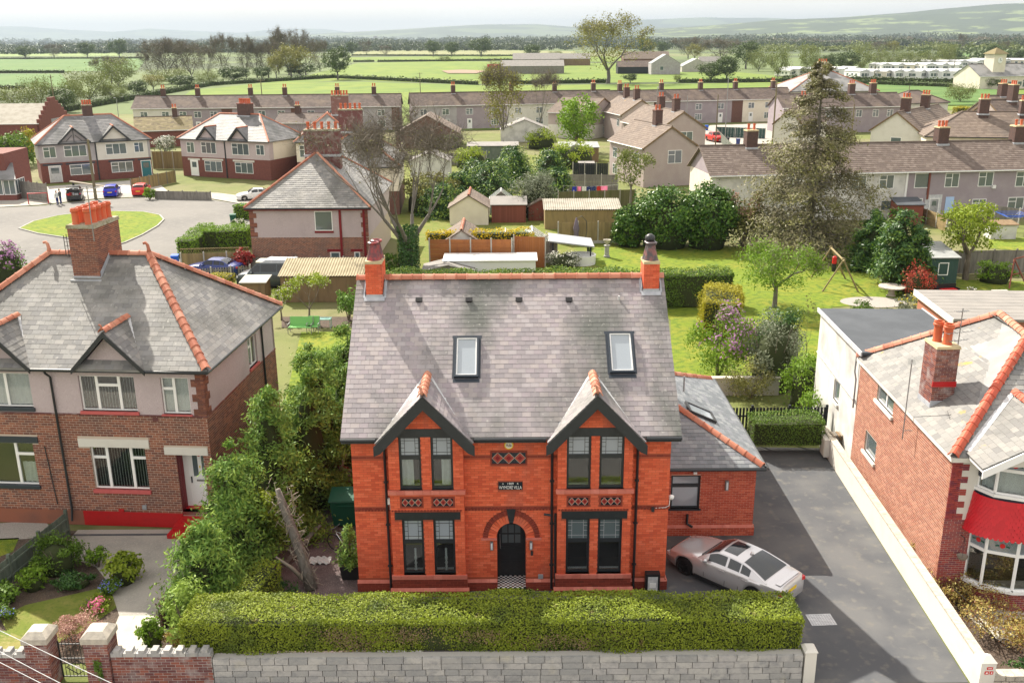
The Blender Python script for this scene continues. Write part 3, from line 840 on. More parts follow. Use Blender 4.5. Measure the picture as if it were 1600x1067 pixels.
Ms = brick_Ms(ff, VX0, VX1, 0, EZ, main_bricks_holes + [arch_ring], joint=.010, course=.086, length=.25)
side = Fr((VX1,FY,0),(0,1,0))
Ms += brick_Ms(side, 0, 9.3, 0, EZ, [(0,9.3,0,.46)], joint=.010, course=.086, length=.25)
def _gclip(z):
 t = (z-EZ)/(10.0-EZ); return (4.66*t, 9.3-4.64*t)
Ms += brick_Ms(side, 0, 9.3, EZ, 9.9, (), joint=.010, course=.086, length=.25, clip=_gclip)
pieces('brick', Ms, 'brick_villa', wall, 300, 'brickwork')
Ms = brick_Ms(ff, VX0, VX1, 5.07, 5.14, h_front + [(a, b, 0, 6) for a, b in bays] + n_panel, joint=.010, course=.086, length=.25, proud=.008)
Ms += brick_Ms(ff, VX0, VX1, 3.17, 3.245, h_front + [(a, b, 0, 6) for a, b in bays], joint=.01, length=.12, proud=.02)
pieces('brick', Ms, 'brick_villa_dark', wall, 300)
# dentil course
Ms = []
for a, b in ((VX0, bays[0][0]), (bays[0][1], bays[1][0]), (bays[1][1], VX1)):
 n = int((b-a)/.11)
 for i in range(n):
  Ms.append(frameM(ff.P(a+.055+i*.11, 3.15, .02), ff.u, ff.n, Z, .06, .05, .055))
pieces('dentil', Ms, 'brick_villa_dark', wall, 300)
# plinth
def plinth(fr, a, b, zt, pr, nm='plinth'):
 p = MB()
 p.prism([fr.P(a,0,-.02), fr.P(a,0,pr), fr.P(a,zt-.1,pr), fr.P(a,zt,.005), fr.P(a,zt,-.02)], fr.u*(b-a))
 o = p.build(nm, 'mortar_villa', V)
 pieces('brick', brick_Ms(Fr(fr.P(0,0,pr), fr.u), a, b, 0.01, zt-.1, (), joint=.010, course=.086, length=.25), 'brick_villa_dark' , o, 0, 'brickwork')
 n = max(1, int((b-a)/.225)); Ms = []
 s = Vector(fr.n*(pr-.005)*-1 + Z*.1).normalized(); nn = (fr.n*.1 + Z*(pr-.005)).normalized(); L = math.hypot(.1, pr)
 for i in range(n):
  Ms.append(frameM(fr.P(a+(i+.5)*(b-a)/n, zt-.05, pr/2+.004), fr.u, s, nn, (b-a)/n-.006, L, .02))
 pieces('plinth_brick', Ms, 'brick_pink', o, 300)
for a, b in ((VX0-.05, bays[0][0]), (bays[0][1], DC-DW), (DC+DW, bays[1][0]), (bays[1][1], VX1+.05)): plinth(ff, a, b, .44, .07)
plinth(side, -.05, 3.8, .44, .07)
# diamond tile panels, plaque, roundel
def tile_panel(fr, x0, x1, z0, z1, n, label=None):
 fm = MB();
 p = tag(MB().build('tile_panel', 'navy_tile', V)) if False else None
 b = MB(); fr.box(b, x0, x1, z0, z1, -.03, .004); p = b.build('tile_panel', 'navy_tile', V)
 bw = .055
 Ms = []
 for (a, c, e, f) in ((x0-bw, x1+bw, z1, z1+bw), (x0-bw, x1+bw, z0-bw, z0)):
  k = max(1, int((c-a)/.1))
  for i in range(k): Ms.append(frameM(fr.P(a+(i+.5)*(c-a)/k, (e+f)/2, .004), fr.u, fr.n, Z, (c-a)/k-.006, .04, bw-.006))
 for (a, c) in ((x0-bw, x0), (x1, x1+bw)):
  k = max(1, int((z1-z0)/.08))
  for i in range(k): Ms.append(frameM(fr.P((a+c)/2, z0+(i+.5)*(z1-z0)/k, .004), fr.u, fr.n, Z, bw-.006, .04, (z1-z0)/k-.006))
 pieces('border_brick', Ms, 'brick_villa_dark', p, 300)
 w = (x1-x0)/n; h = z1-z0; s = min(w, h)*.47
 for i in range(n):
  c = (x0+(i+.5)*w, (z0+z1)/2)
  d = MB(); pts = [fr.P(c[0]-w*.46, c[1], .004), fr.P(c[0], c[1]-h*.46, .004), fr.P(c[0]+w*.46, c[1], .004), fr.P(c[0], c[1]+h*.46, .004)]
  d.prism(pts, fr.n*.010); o = d.build('diamond_tile', 'red_tile', p)
  d = MB(); k = .5
  pts = [fr.P(c[0]-w*.46*k, c[1], .0141), fr.P(c[0], c[1]-h*.46*k, .0141), fr.P(c[0]+w*.46*k, c[1], .0141), fr.P(c[0], c[1]+h*.46*k, .0141)]
  d.prism(pts, fr.n*.008); d.build('diamond_boss', 'maroon', p)
  l = MB()
  q = [(-.5,0),(0,-.5),(.5,0),(0,.5)]
  for j in range(4):
   a, b2 = q[j], q[(j+1) % 4]
   l.beam(fr.P(c[0]+a[0]*w, c[1]+a[1]*h, .008), fr.P(c[0]+b2[0]*w, c[1]+b2[1]*h, .008), .012, .008, fr.n)
  l.build('grout', 'stone_pale', p)
tile_panel(ff, -.70, .43, 4.855, 5.255, 3)
pl = MB(); ff.box(pl, -.50, .32, 3.885, 4.175, -.02, .014); plq = pl.build('name_plaque', 'navy_tile', V)
lettering(plq, 'WYMORE VILLA', ff, -.09, 3.965, .017, .150, 'plastic_white', .72, 1.15)
lettering(plq, '1909', ff, -.09, 4.11, .017, .115, 'plastic_white', 1.0, 1.0)
lettering(plq, 'A', ff, -.34, 4.11, .017, .085, 'plastic_white')
lettering(plq, 'R', ff, .16, 4.11, .017, .085, 'plastic_white')
rn = MB().wheel_disc(ff.P(-.13, 5.53, 0), ff.n, [(.155,.0),(.155,.02),(.14,.03),(.0,.03)], 24).build('roundel', 'plate_yellow', V)
MB().wheel_disc(ff.P(-.13, 5.53, 0), ff.n, [(.118,.029),(.118,.033),(.0,.034)], 24).build('roundel_face', 'cream_render', rn)
lettering(rn, 'Rda', ff, -.13, 5.53, .037, .13, 'plastic_black', .9, 1.0)
# door recess, arch and door
rec = .78
r = MB()
zs = np.linspace(.12, DS, 2).tolist() + np.linspace(DS, DS+DR-.001, 14).tolist()[1:]
Lp = [(door_hole(max(z,.121))[0], z) for z in zs]; Rp = [(door_hole(max(z,.121))[1], z) for z in zs][::-1]
outl = Lp + Rp
for (a, b) in zip(outl, outl[1:]):
 r.quad(ff.P(a[0],a[1],-.01), ff.P(b[0],b[1],-.01), ff.P(b[0],b[1],-rec), ff.P(a[0],a[1],-rec))
r.build('porch_lining', 'brick_villa', V)
fl = MB(); ff.box(fl, DC-DW-.02, DC+DW+.02, .0, .12, -rec, .10); flo = fl.build('porch_floor', 'navy_tile', V)
Ms = []
nt = 12
for i in range(nt):
 for j in range(10):
  if (i+j) % 2 == 0:
   Ms.append(frameM(ff.P(DC-DW+.0417+i*.0833, .1215, .04-j*.0833), ff.u, ff.n, Z, .08, .08, .006))
pieces('floor_tile', Ms, 'plastic_white', flo, 300)
st = MB(); ff.box(st, DC-DW-.2, DC+DW+.2, .0, .07, .10, .34); st.build('door_step', 'navy_tile', V)
dY = -rec+.05
d = MB()
d.prism([ff.P(x, z, dY-.06) for x, z in [(Lp[0][0], .13)] + Lp[1:] + Rp[:-1] + [(Rp[-1][0], .13)]], ff.n*.05)
door = d.build('door', 'black_paint', V)
gl = []
for j, (za, zb) in enumerate(((1.45,1.78),(1.84,2.17),(2.23,2.52))):
 for i in range(3):
  xa = DC-.33+i*.23; xb = xa+.19
  if j == 2 and i != 1: zb2 = 2.42
  else: zb2 = zb
  p = MB(); ff.box(p, xa, xb, za, zb2, dY-.012, dY-.004); p.build('door_pane', 'glass_far', door)
for i in range(2):
 for (za, zb) in ((.28,.75),(.85,1.32)):
  p = MB(); xa = DC-.36+i*.40; ff.box(p, xa, xa+.32, za, zb, dY-.012, dY+.006); p.build('door_panel', 'black_paint', door)
ff_ = MB(); ff_.beam(ff.P(DC-.40, 1.25, dY+.03), ff.P(DC-.40, 1.85, dY+.03), .035, .035, ff.n); ff_.build('handle', 'chrome', door)
# brick arch ring: two rows of voussoirs, keystone, hood ends
for rr, (r0, r1, mname, nn, pr) in enumerate(((.52,.80,'brick_villa',22,.012),(.82,.98,'brick_villa_dark',34,.03))):
 Ms = []
 for i in range(nn):
  a = math.pi*(i+.5)/nn
  if abs(a-math.pi/2) < .10: continue
  rm = (r0+r1)/2; ex = 1.09
  c = ff.P(DC+rm*math.cos(a), DS+rm*ex*math.sin(a), pr-.02)
  rd = (ff.u*math.cos(a)+Z*math.sin(a)*ex).normalized(); tg = rd.cross(ff.n)
  Ms.append(frameM(c, rd, ff.n, tg, r1-r0, .07, math.pi*rm/nn-.010))
 pieces('arch_brick', Ms, mname, wall, 300)
k = MB(); k.prism([ff.P(DC-.075,DS+.68,-.03), ff.P(DC+.075,DS+.68,-.03), ff.P(DC+.16,DS+1.12,-.03), ff.P(DC-.16,DS+1.12,-.03)], ff.n*.09)
k.build('keystone', 'black_paint', V)
for sx in (-1, 1):
 im = MB(); a = DC+sx*.50; b = DC+sx*1.04
 ff.box(im, min(a,b), max(a,b), DS-.06, DS+.02, -.02, .07); im.build('impost', 'brick_pink', V)
 lp = MB(); ff.box(lp, DC+sx*.68-.05, DC+sx*.68+.05, 1.62, 1.93, 0, .10)
 o = lp.build('wall_lamp', 'metal_grey', V)
 lp = MB(); ff.box(lp, DC+sx*.68-.03, DC+sx*.68+.03, 1.66, 1.89, .10, .112); lp.build('lamp_lens', 'lamp_clear', o)
b = MB(); ff.box(b, .60, .68, 1.38, 1.54, 0, .05); b.build('key_safe', 'metal_dark', V)
b = MB(); ff.box(b, .86, 1.03, .46, .62, 0, .05); b.build('vent_cover', 'plastic_grey', V)
b = MB(); ff.box(b, 4.72, 4.82, 3.06, 3.22, 0, .12); b.build('security_camera', 'metal_dark', V)
pipe(V, [ff.P(4.80,3.16,.02), ff.P(5.2,3.18,.02), ff.P(5.33,3.25,.02), ff.P(5.36,3.6,.0)], .012, 'plastic_white', 'cable', 5)
b = MB(); b.lathe([(.03,-.06),(.09,0),(.10,.08),(.02,.12)], (5.42,29.75,3.45), 10); b.build('floodlight', 'plastic_white', V, smooth=True)
b = MB(); ff.box(b, -4.27, -4.19, 3.40, 3.62, 0, .10); b.build('floodlight', 'plastic_white', V)
b = MB(); ff.box(b, -4.20, -4.08, 3.22, 3.42, .02, .14); b.build('floodlight', 'plastic_grey', V)
mc = MB(); ff.box(mc, 4.58, 5.08, 0, .78, .08, .34); mc = mc.build('meter_cabinet', 'plastic_black', V)
b = MB(); ff.box(b, 4.66, 5.0, .14, .68, .34, .348); b.build('cabinet_window', 'lead_pale', mc)
b = MB(); ff.box(b, 4.72, 4.94, .26, .44, .348, .36); b.build('cabinet_label', 'plastic_white', mc)
# bays
for bi, (a, b) in enumerate(bays):
 c = (a+b)/2
 wins = [(-.52,.365),(.545,.365)] if bi == 0 else [(-.555,.405),(.545,.41)]
 gz = 7.42; hw = 1.62
 clipg = lambda z, c=c, gz=gz: (c-(gz-z)/1.03, c+(gz-z)/1.03) if z > 5.95 else (a, b)
 holes = []
 for wx, hw_ in wins:
  holes += [(c+wx-hw_, c+wx+hw_, 4.06, 5.97), (c+wx-hw_, c+wx+hw_, .84, 2.93)]
 mb = MB(); wall_slab(mb, fb, a, b, 0, 5.97, holes, .30)
 wall_slab(mb, fb, a, b, 5.97, 7.35, (), .24, clipg)
 bw = mb.build('bay_wall', 'mortar_villa', V)
 bands = [(a,b,0,.62),(a,b,3.89,4.06),(a,b,5.97,6.26),(c-1.12,c+1.12,2.93,3.22)] + [(c+wx-.40,c+wx+.40,3.37,3.79) for wx,_ in wins]
 Ms = brick_Ms(fb, a, b, 0, 5.97, holes+bands, joint=.010, course=.086, length=.25) + brick_Ms(fb, a, b, 6.26, 7.3, (), joint=.010, course=.086, length=.25, clip=clipg)
 for fx, O in ((a, Fr((a,FY,0),(0,-1,0))), (b, Fr((b,BY,0),(0,1,0)))):
  Ms += brick_Ms(O, 0, .3, 0, 5.9, (), joint=.010, course=.086, length=.25)
 pieces('brick', Ms, 'brick_villa', bw, 300 if bi else 300, 'brickwork')
 for (z0, z1, pr) in ((3.89,4.03,.07),(.66,.80,.07)):
  s = MB(); n = 9; Ms = []
  for i in range(n):
   x0 = a-.06+i*(b-a+.12)/n; Ms.append(frameM(fb.P(x0+(b-a+.12)/n/2, (z0+z1)/2, pr/2-.02), fb.u, fb.n, Z, (b-a+.12)/n-.006, pr+.06, z1-z0))
  pieces('sill_brick', Ms, 'brick_pink', bw, 300)
 Ms = brick_Ms(Fr((0,BY-.05,0),(1,0,0)), a-.05, b+.05, .30, .66, (), joint=.010, course=.086, length=.25)
 pieces('brick', Ms, 'brick_villa_dark', bw, 0, 'brickwork')
 pb = MB(); pb.box(a-.05, b+.05, BY-.05, BY+.3, 0, .66); pb.build('plinth', 'mortar_villa', V)
 plinth(Fr((0,BY-.05,0),(1,0,0)), a-.12, b+.12, .32, .07)
 for (z0, z1, x0, x1, pr) in ((2.94,3.21,c-1.11,c+1.11,.03),):
  s = MB(); fb.box(s, x0, x1, z0, z1, -.1, pr); s.build('lintel', 'black_paint', V)
 s = MB(); s.prism([fb.P(c-1.50,5.97,-.02), fb.P(c+1.50,5.97,-.02), fb.P(c+1.22,6.26,-.02), fb.P(c-1.22,6.26,-.02)], fb.n*.05); s.build('lintel', 'black_paint', V)
 # dentils under upper panels
 Ms = [frameM(fb.P(a+.06+i*.11, 3.27, .01), fb.u, fb.n, Z, .06, .05, .05) for i in range(int((b-a)/.11))]
 pieces('dentil', Ms, 'brick_villa_dark', bw, 300)
 for wx, hw_ in wins:
  tile_panel(fb, c+wx-.33, c+wx+.33, 3.44, 3.72, 3)
  lo = bi == 0
  cur = ('curtain', [((.0,.62,.03,.6) if wx < 0 else (.45,1,.03,.6))]) if lo else None
  window(V, fb, c+wx-hw_, c+wx+hw_, 4.06, 5.97, ((0,1,0,.6),(0,1,.6,1)), 'black_paint', .075, .07, 'glass', cur, ('black_paint',.02,.06,.0), lead=False)
  window(V, fb, c+wx-hw_, c+wx+hw_, .84, 2.93, ((0,1,0,.585),(0,1,.585,1)), 'black_paint', .075, .07, 'glass', None, ('black_paint',.02,.06,.0), lead=False)
 for wx, hw_ in wins:      # leaded top lights mostly tinted pale like reflected sky
  for (z0, z1, pm) in ((4.06+1.91*.6+.075, 5.97-.075, 'glass_sky'), (.84+2.09*.585+.075, 2.93-.075, 'glass_sky' if bi == 0 else 'glass_far')):
   p = MB(); xa, xb = c+wx-hw_+.075, c+wx+hw_-.075
   fb.box(p, xa, xb, z0, z1, -.105, -.098); tl = p.build('top_light', pm, V)
   l = MB(); q = .008; A = xa+(xb-xa)*.2; B = xb-(xb-xa)*.2; C = z0+(z1-z0)*.16; D = z1-(z1-z0)*.16
   for x in (A, B): fb.box(l, x-q, x+q, z0, z1, -.098, -.092)
   for z in (C, D): fb.box(l, xa, xb, z-q, z+q, -.0981, -.0915)
   for f in (.42,.68):
    zz = z0+(z1-z0)*f; fb.box(l, xa, A, zz-q, zz+q, -.0975, -.0925); fb.box(l, B, xb, zz-q, zz+q, -.0975, -.0925)
   l.build('lead_strip', 'plastic_grey' if pm == 'glass_far' else 'metal_dark', tl)
  if bi == 0:
   cs = thing('candlestick', 'white turned candlestick behind the ' + ('left' if wx < 0 else 'right') + ' lower window of the left bay', 'candlestick', (c+wx+.02, BY+.32, .80), 0)
   MB().lathe([(.09,0),(.09,.03),(.03,.06),(.05,.16),(.03,.22),(.055,.3),(.03,.38),(.045,.45),(.05,.52),(.035,.54),(.035,.86),(.0,.86)], (0,0,0), 12).build('candle_body', 'plastic_white', cs, smooth=True)
 for z0 in (.74, 3.98):
  q = MB(); q.box(a+.15, b-.15, BY+.16, BY+.5, z0, z0+.06); q.build('window_board', 'white_upvc', V)
 # gable roof
 gy, vy, ez, rz = 28.93, 31.10, 5.88, 7.52; ghw = 1.58; vx = 1.44; vz = 6.03
 rf = MB()
 for sx in (-1, 1):
  e0, e1, t0, t1 = (c+sx*ghw, gy, ez), (c+sx*ghw, 29.2, ez), (c, gy, rz), (c, vy, rz)
  rf.prism([e0, e1, t1, t0] if sx > 0 else [e0, t0, t1, e1], (0,0,-.09))
 gr = rf.build('gable_roof', 'slate_plain', V)
 Ms = []
 for sx in (-1, 1):
  Ms += tile_Ms((c+sx*ghw, gy, ez), (c+sx*ghw, 29.2, ez), (c, gy, rz), (c, vy, rz), .26, .17)
 pieces('slate', Ms, 'slate_villa', gr, 300)
 ridge_tiles(gr, (c,gy-.03,rz+.02), (c,vy-.05,rz+.02), .36, .15)
 finial(gr, (c-.02,gy+.02,rz+.08), 'terracotta', .8)
 for sx in (-1, 1):
  bb = MB()
  p0 = Vector((c, gy-.04, rz+.0)); p1 = Vector((c+sx*(ghw+.08), gy-.04, ez-.10))
  bb.prism([p0, p1, p1-Vector((0,0,.34)), p1-Vector((sx*.22,0,.24)), p0-Vector((0,0,.46))], (0,.05,0)); bb.build('bargeboard', 'black_paint', V)
  bb = MB(); bb.prism([(c,gy+.02,rz-.10),(c+sx*ghw,gy+.02,ez-.12),(c+sx*ghw,gy+.02,ez-.16),(c,gy+.02,rz-.14)], (0,BY-gy-.02,0)); bb.build('soffit', 'black_paint', V)
  vl = MB(); vl.beam((c+sx*.06,vy+.02,rz+.07),(c+sx*(ghw-.02),29.24,ez+.12),.20,.012,(0,0,1)); vl.build('valley_flashing', 'lead_pale', gr)
# main roof
P0 = Vector((0,29.2,6.0)); P1 = Vector((0,34.26,10.1)); sl_ = (P1-P0); RN = Vector((1,0,0)).cross(sl_).normalized()
if RN.z < 0: RN = -RN
RX0, RX1 = -5.67, 5.57
gcs = [(a+b)/2 for a, b in bays]
rf = MB()
outline = [(RX0,29.2,6.0)]
for c in gcs: outline += [(c-1.46,29.2,6.0), (c,31.08,7.52), (c+1.46,29.2,6.0)]
outline += [(RX1,29.2,6.0),(RX1,34.26,10.1),(RX0,34.26,10.1)]
roof_slab(rf, outline); roof_slab(rf, [(RX0,34.27,10.1),(RX1,34.27,10.1),(RX1,39.3,6.0),(RX0,39.3,6.0)])
roof = rf.build('roof', 'slate_plain', V)
tm = tile_Ms((RX0,29.2,6.0),(RX1,29.2,6.0),(RX0,34.2,10.06),(RX1,34.2,10.06), .30, .19, .017, tilt=.03, jit=.002)
tm = [M for M in tm if not any(M.translation.z < 7.5-1.03*abs(M.translation.x-c)-.05 for c in gcs)]
pieces('slate', tm, 'slate_villa', roof, 300, 'slates')
pieces('slate', tile_Ms((RX1,39.3,6.0),(RX0,39.3,6.0),(RX1,34.3,10.06),(RX0,34.3,10.06), .30, .19, .013), 'slate_villa', roof, 0, 'slates')
ridge_tiles(roof, (RX0,34.26,10.14), (RX1,34.26,10.14), .40, .17)
for (a, b) in ((RX0,-4.52),(-1.28,1.10),(4.40,RX1)):
 gm = MB(); gm.tube([(a,29.13,5.93),(b,29.13,5.93)], .065, 8); gm.box(a, b, 29.2, 29.24, 5.78, 5.96); gm.build('gutter', 'black_paint', V, smooth=False)
for x, bx in ((-4.30,0),(1.32,0),(4.19,0)):
 pipe(V, [(x,29.16,5.88),(x,29.22,5.7),(x,29.53,5.45),(x,29.53,.1)], .045)
 for z in (1.0,2.6,4.2):
  q = MB(); q.box(x-.075,x+.075,29.50,29.59,z,z+.05); q.build('pipe_bracket','black_paint',V)
pipe(V, [(1.44,29.53,3.0),(1.46,29.53,.1)], .04)
pipe(V, [(1.05,29.53,2.98),(1.32,29.53,2.94)], .04, name='waste_pipe')
# roof windows
def roof_window(corners, skylabel):
 c = [on_plane(x, y, P0, RN) for x, y in corners]     # TL TR BR BL
 cen = sum(c, Vector())/4; u = Vector((1,0,0)); s = sl_.normalized()
 W = ((c[1]-c[0]).length + (c[2]-c[3]).length)/2; H = ((c[0]-c[3]).length + (c[1]-c[2]).length)/2
 def P(x, y, d): return cen + u*x + s*y + RN*d
 fm = MB(); t = .065
 for (x0,x1,y0,y1) in ((-W/2,W/2,-H/2,-H/2+t),(-W/2,W/2,H/2-t,H/2),(-W/2,-W/2+t,-H/2+t,H/2-t),(W/2-t,W/2,-H/2+t,H/2-t)):
  fm.obox(frameM(P((x0+x1)/2,(y0+y1)/2,.10), u, s, RN, x1-x0, y1-y0, .16))
 o = fm.build('roof_window', 'blue_black', V)
 t2 = .11; fm = MB()
 for (x0,x1,y0,y1) in ((-W/2+t,W/2-t,-H/2+t,-H/2+t2),(-W/2+t,W/2-t,H/2-t2,H/2-t),(-W/2+t,-W/2+t2,-H/2+t2,H/2-t2),(W/2-t2,W/2-t,-H/2+t2,H/2-t2)):
  fm.obox(frameM(P((x0+x1)/2,(y0+y1)/2,.10), u, s, RN, x1-x0, y1-y0, .10))
 fm.build('sash', 'white_upvc', o)
 p = MB(); p.obox(frameM(P(0,0,.10), u, s, RN, W-2*t2, H-2*t2, .02)); p.build('pane', 'glass_sky', o)
 f = MB(); f.obox(frameM(P(0,-H/2-.09,.035), u, s, RN, W+.08, .14, .012)); f.obox(frameM(P(-W/2-.035,0,.03), u, s, RN, .07, H, .02)); f.obox(frameM(P(W/2+.035,0,.03), u, s, RN, .07, H, .02)); f.obox(frameM(P(0,H/2+.05,.03), u, s, RN, W+.2, .1, .02))
 f.build('flashing', 'blue_black', o)
roof_window([(713,529),(750,529),(746,592),(708,592)], '')
roof_window([(949,522),(988,522),(991,585),(952,585)], '')
for px in (655,733,811,889):
 p = on_plane(px, 471, P0, RN); s = sl_.normalized()
 v = MB(); v.obox(frameM(p+RN*.06, (1,0,0), s, RN, .20, .13, .07)); v.obox(frameM(p+RN*.10+s*.02, (1,0,0), s, RN, .25, .17, .02)); v.build('roof_vent', 'plastic_black', V)
p = on_plane(967, 470, P0, RN); MB().tube([p, p+Vector((0,0,.18))], .035, 8).build('vent_pipe', 'lead_pale', V)
# chimneys
for (xa, xb, yb, yt, pm, kind, al) in ((573,598,467,413,'pot_dark','flare',0),(1005,1029,458,413,'pot_black','flare',1)):
 a = on_plane(xa, yb, P0, RN); b_ = on_plane(xb, yb, P0, RN); y0 = (a.y+b_.y)/2
 zt = AY((xa+xb)/2, yt, y0).z; xm0, xm1 = a.x, b_.x; y1 = 34.26 + (34.26-y0)*.55
 ch = chimney(V, xm0, xm1, y0, y1, 8.4, zt, 'brick_villa', 'mortar_villa', 'cap_yellow', [((xm0+xm1)/2, y0+.32), ((xm0+xm1)/2+(.06 if al == 0 else -.03), y1-.34)], pm, kind, True, 60, .10, .02, 1.15)
 fl = MB(); fl.obox(frameM(Vector(((xm0+xm1)/2, y0, a.z+.04))-sl_.normalized()*.07+RN*.03, (1,0,0), sl_.normalized(), RN, xm1-xm0+.16, .2, .012))
 for x in (xm0-.05, xm1+.05):
  c0 = Vector((x, y0, a.z)); c1 = Vector((x, 34.26, 10.1)); fl.beam(c0+RN*.05, c1+RN*.05, .14, .012, RN)
  fl.prism([c0+Vector((0,0,0)), c0+Vector((0,0,.24)), c1+Vector((0,0,.18)), c1], (.012 if x > xm1 else -.012, 0, 0))
 fl.box(xm0-.01, xm1+.01, y0-.012, y0, a.z-.05, a.z+.16)
 fl.build('chimney_flashing', 'lead', ch)
if True:   # cowl on the rear pot of the right chimney
 fl = MB().lathe([(.16,0),(.19,.05),(.17,.16),(.06,.24),(0,.24)], ((xm0+xm1)/2-.03, y1-.34, zt+.77), 12).build('chimney_cowl', 'metal_dark', ch, smooth=True)
# side extension
e0 = Vector((5.3,33.4,0)); ex = Fr((0,33.4,0),(1,0,0)); exr = Fr((9.28,33.4,0),(0,1,0))
kw = (6.05,7.18,1.15,2.55)
m_ = MB(); wall_slab(m_, ex, 5.3, 9.28, 0, 2.98, [kw]); m_.box(9.04,9.28,33.64,42.7,0,2.98); m_.box(5.3,9.04,42.46,42.7,0,2.98)
ew = m_.build('extension_wall', 'mortar_ext', V)
Ms = brick_Ms(ex, 5.3, 9.28, .45, 2.98, [kw], joint=.012) + brick_Ms(exr, 0, 9.3, .45, 2.98, (), joint=.012)
pieces('brick', Ms, 'brick_ext', ew, 200, 'brickwork')
for fr, a, b in ((ex,5.3,9.34),(exr,-.06,9.3)):
 p = MB(); p.prism([fr.P(a,0,-.02), fr.P(a,0,.06), fr.P(a,.34,.06), fr.P(a,.45,.0), fr.P(a,.45,-.02)], fr.u*(b-a)); po = p.build('plinth', 'mortar_ext', V)
 pieces('brick', brick_Ms(Fr(fr.P(0,0,.06), fr.u), a, b, .01, .34, (), joint=.012), 'brick_ext', po, 0, 'brickwork')
 n = int((b-a)/.225)
 pieces('plinth_brick', [frameM(fr.P(a+(i+.5)*(b-a)/n, .395, .035), fr.u, (Z*.11-fr.n*.06).normalized(), (fr.n*.11+Z*.06).normalized(), (b-a)/n-.006, .128, .02) for i in range(n)], 'brick_pink', po, 300)
window(V, ex, *kw, ((0,1,0,.68),(0,1,.68,1)), 'black_paint', .075, .07, 'glass_sky', None, ('black_paint',.06,.06,.06))
tp = thing('kitchen_tap', 'chrome swan-neck tap behind the kitchen window of the extension', 'tap', (6.75,33.85,1.2), 0)
MB().tube([(0,0,0),(0,0,.35),(.05,0,.42),(.2,0,.42),(.24,0,.34)], .018, 6).build('spout', 'chrome', tp, smooth=True)
MB().box(-.4,.4,-.25,.25,-.05,0).build('sink', 'metal_grey', tp)
b = MB(); ex.box(b, 8.12, 8.24, 1.95, 2.35, 0, .12); o = b.build('wall_lamp', 'metal_grey', V); b = MB(); ex.box(b, 8.15, 8.21, 2.0, 2.3, .12, .132); b.build('lamp_lens', 'lamp_clear', o)
b = MB(); ex.box(b, 6.86, 7.0, 2.66, 2.76, 0, .16); b.build('security_camera', 'plastic_white', V)
pipe(V, [(6.72,33.3,.95),(6.72,33.3,.55),(6.86,33.26,.47),(6.9,33.2,.47)], .05, name='waste_pipe')
er = MB(); A = Vector((5.3,33.1,3.0)); B = Vector((9.5,33.1,3.0)); C = Vector((9.55,43.0,3.0)); D = Vector((5.3,43.0,3.0)); H1 = Vector((5.3,37.3,4.9)); H2 = Vector((5.3,38.8,4.9))
roof_slab(er, [A,B,H1], .09); roof_slab(er, [B,C,H2,H1], .09); roof_slab(er, [C,D,H2], .09)
exo = er.build('extension_roof', 'slate_plain', V)
pieces('slate', tile_Ms(A,B,H1,H1,.28,.20,.010), 'slate_new', exo, 300, 'slates')
pieces('slate', tile_Ms(B,C,H1,H2,.28,.20,.006), 'slate_new', exo, 0, 'slates')
ridge_tiles(exo, B+Vector((-.05,.05,.03)), H1+Vector((0,0,.04)), .42, .15)
ridge_tiles(exo, C+Vector((-.2,-.2,.06)), H2+Vector((0,0,.04)), .42, .15)
gm = MB(); gm.tube([(5.3,33.03,2.95),(9.55,33.03,2.95),(9.6,33.08,2.95),(9.62,43.0,2.95)], .06, 8); gm.build('gutter', 'black_paint', V)
b = MB(); b.box(5.3,9.5,33.1,33.4,2.86,2.92); b.build('soffit', 'black_paint', V)
en = (C-B).normalized().cross(H1-B); en = (B-A).normalized() ; en = (C-B).cross(H1-B).normalized(); en = en if en.z > 0 else -en
cs = [on_plane(x, y, B, en) for x, y in ((1066,631),(1111,644),(1121,662),(1074,648))]
cen = sum(cs, Vector())/4; su = (H1-B); su = (su-Vector((0,1,0))*su.y).normalized()
o = MB(); W, H = 1.05, .95
for (x0,x1,y0,y1) in ((-W/2,W/2,-H/2,-H/2+.08),(-W/2,W/2,H/2-.08,H/2),(-W/2,-W/2+.08,-H/2+.08,H/2-.08),(W/2-.08,W/2,-H/2+.08,H/2-.08)):
 o.obox(frameM(cen+Vector((0,1,0))*((x0+x1)/2)+su*((y0+y1)/2)*1.3+en*.07, (0,1,0), su, en, x1-x0, (y1-y0)*1.3, .12))
o = o.build('roof_window', 'metal_dark', V); p = MB(); p.obox(frameM(cen+en*.08, (0,1,0), su, en, W-.16, (H-.16)*1.3, .02)); p.build('pane', 'glass_sky', o)
MB().tube([on_plane(1068,612,B,en), on_plane(1068,612,B,en)+Vector((0,0,.7))], .04, 8).build('vent_pipe', 'metal_grey', V)
# dark rooms behind the villa's windows so that one looks into a house, not through it
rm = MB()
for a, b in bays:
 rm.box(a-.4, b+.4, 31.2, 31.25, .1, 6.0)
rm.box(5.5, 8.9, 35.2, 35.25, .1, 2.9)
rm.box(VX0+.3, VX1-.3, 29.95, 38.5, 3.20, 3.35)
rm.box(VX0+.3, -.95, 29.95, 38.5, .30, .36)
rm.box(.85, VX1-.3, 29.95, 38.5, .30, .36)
rm.build('inner_wall', 'room', V)
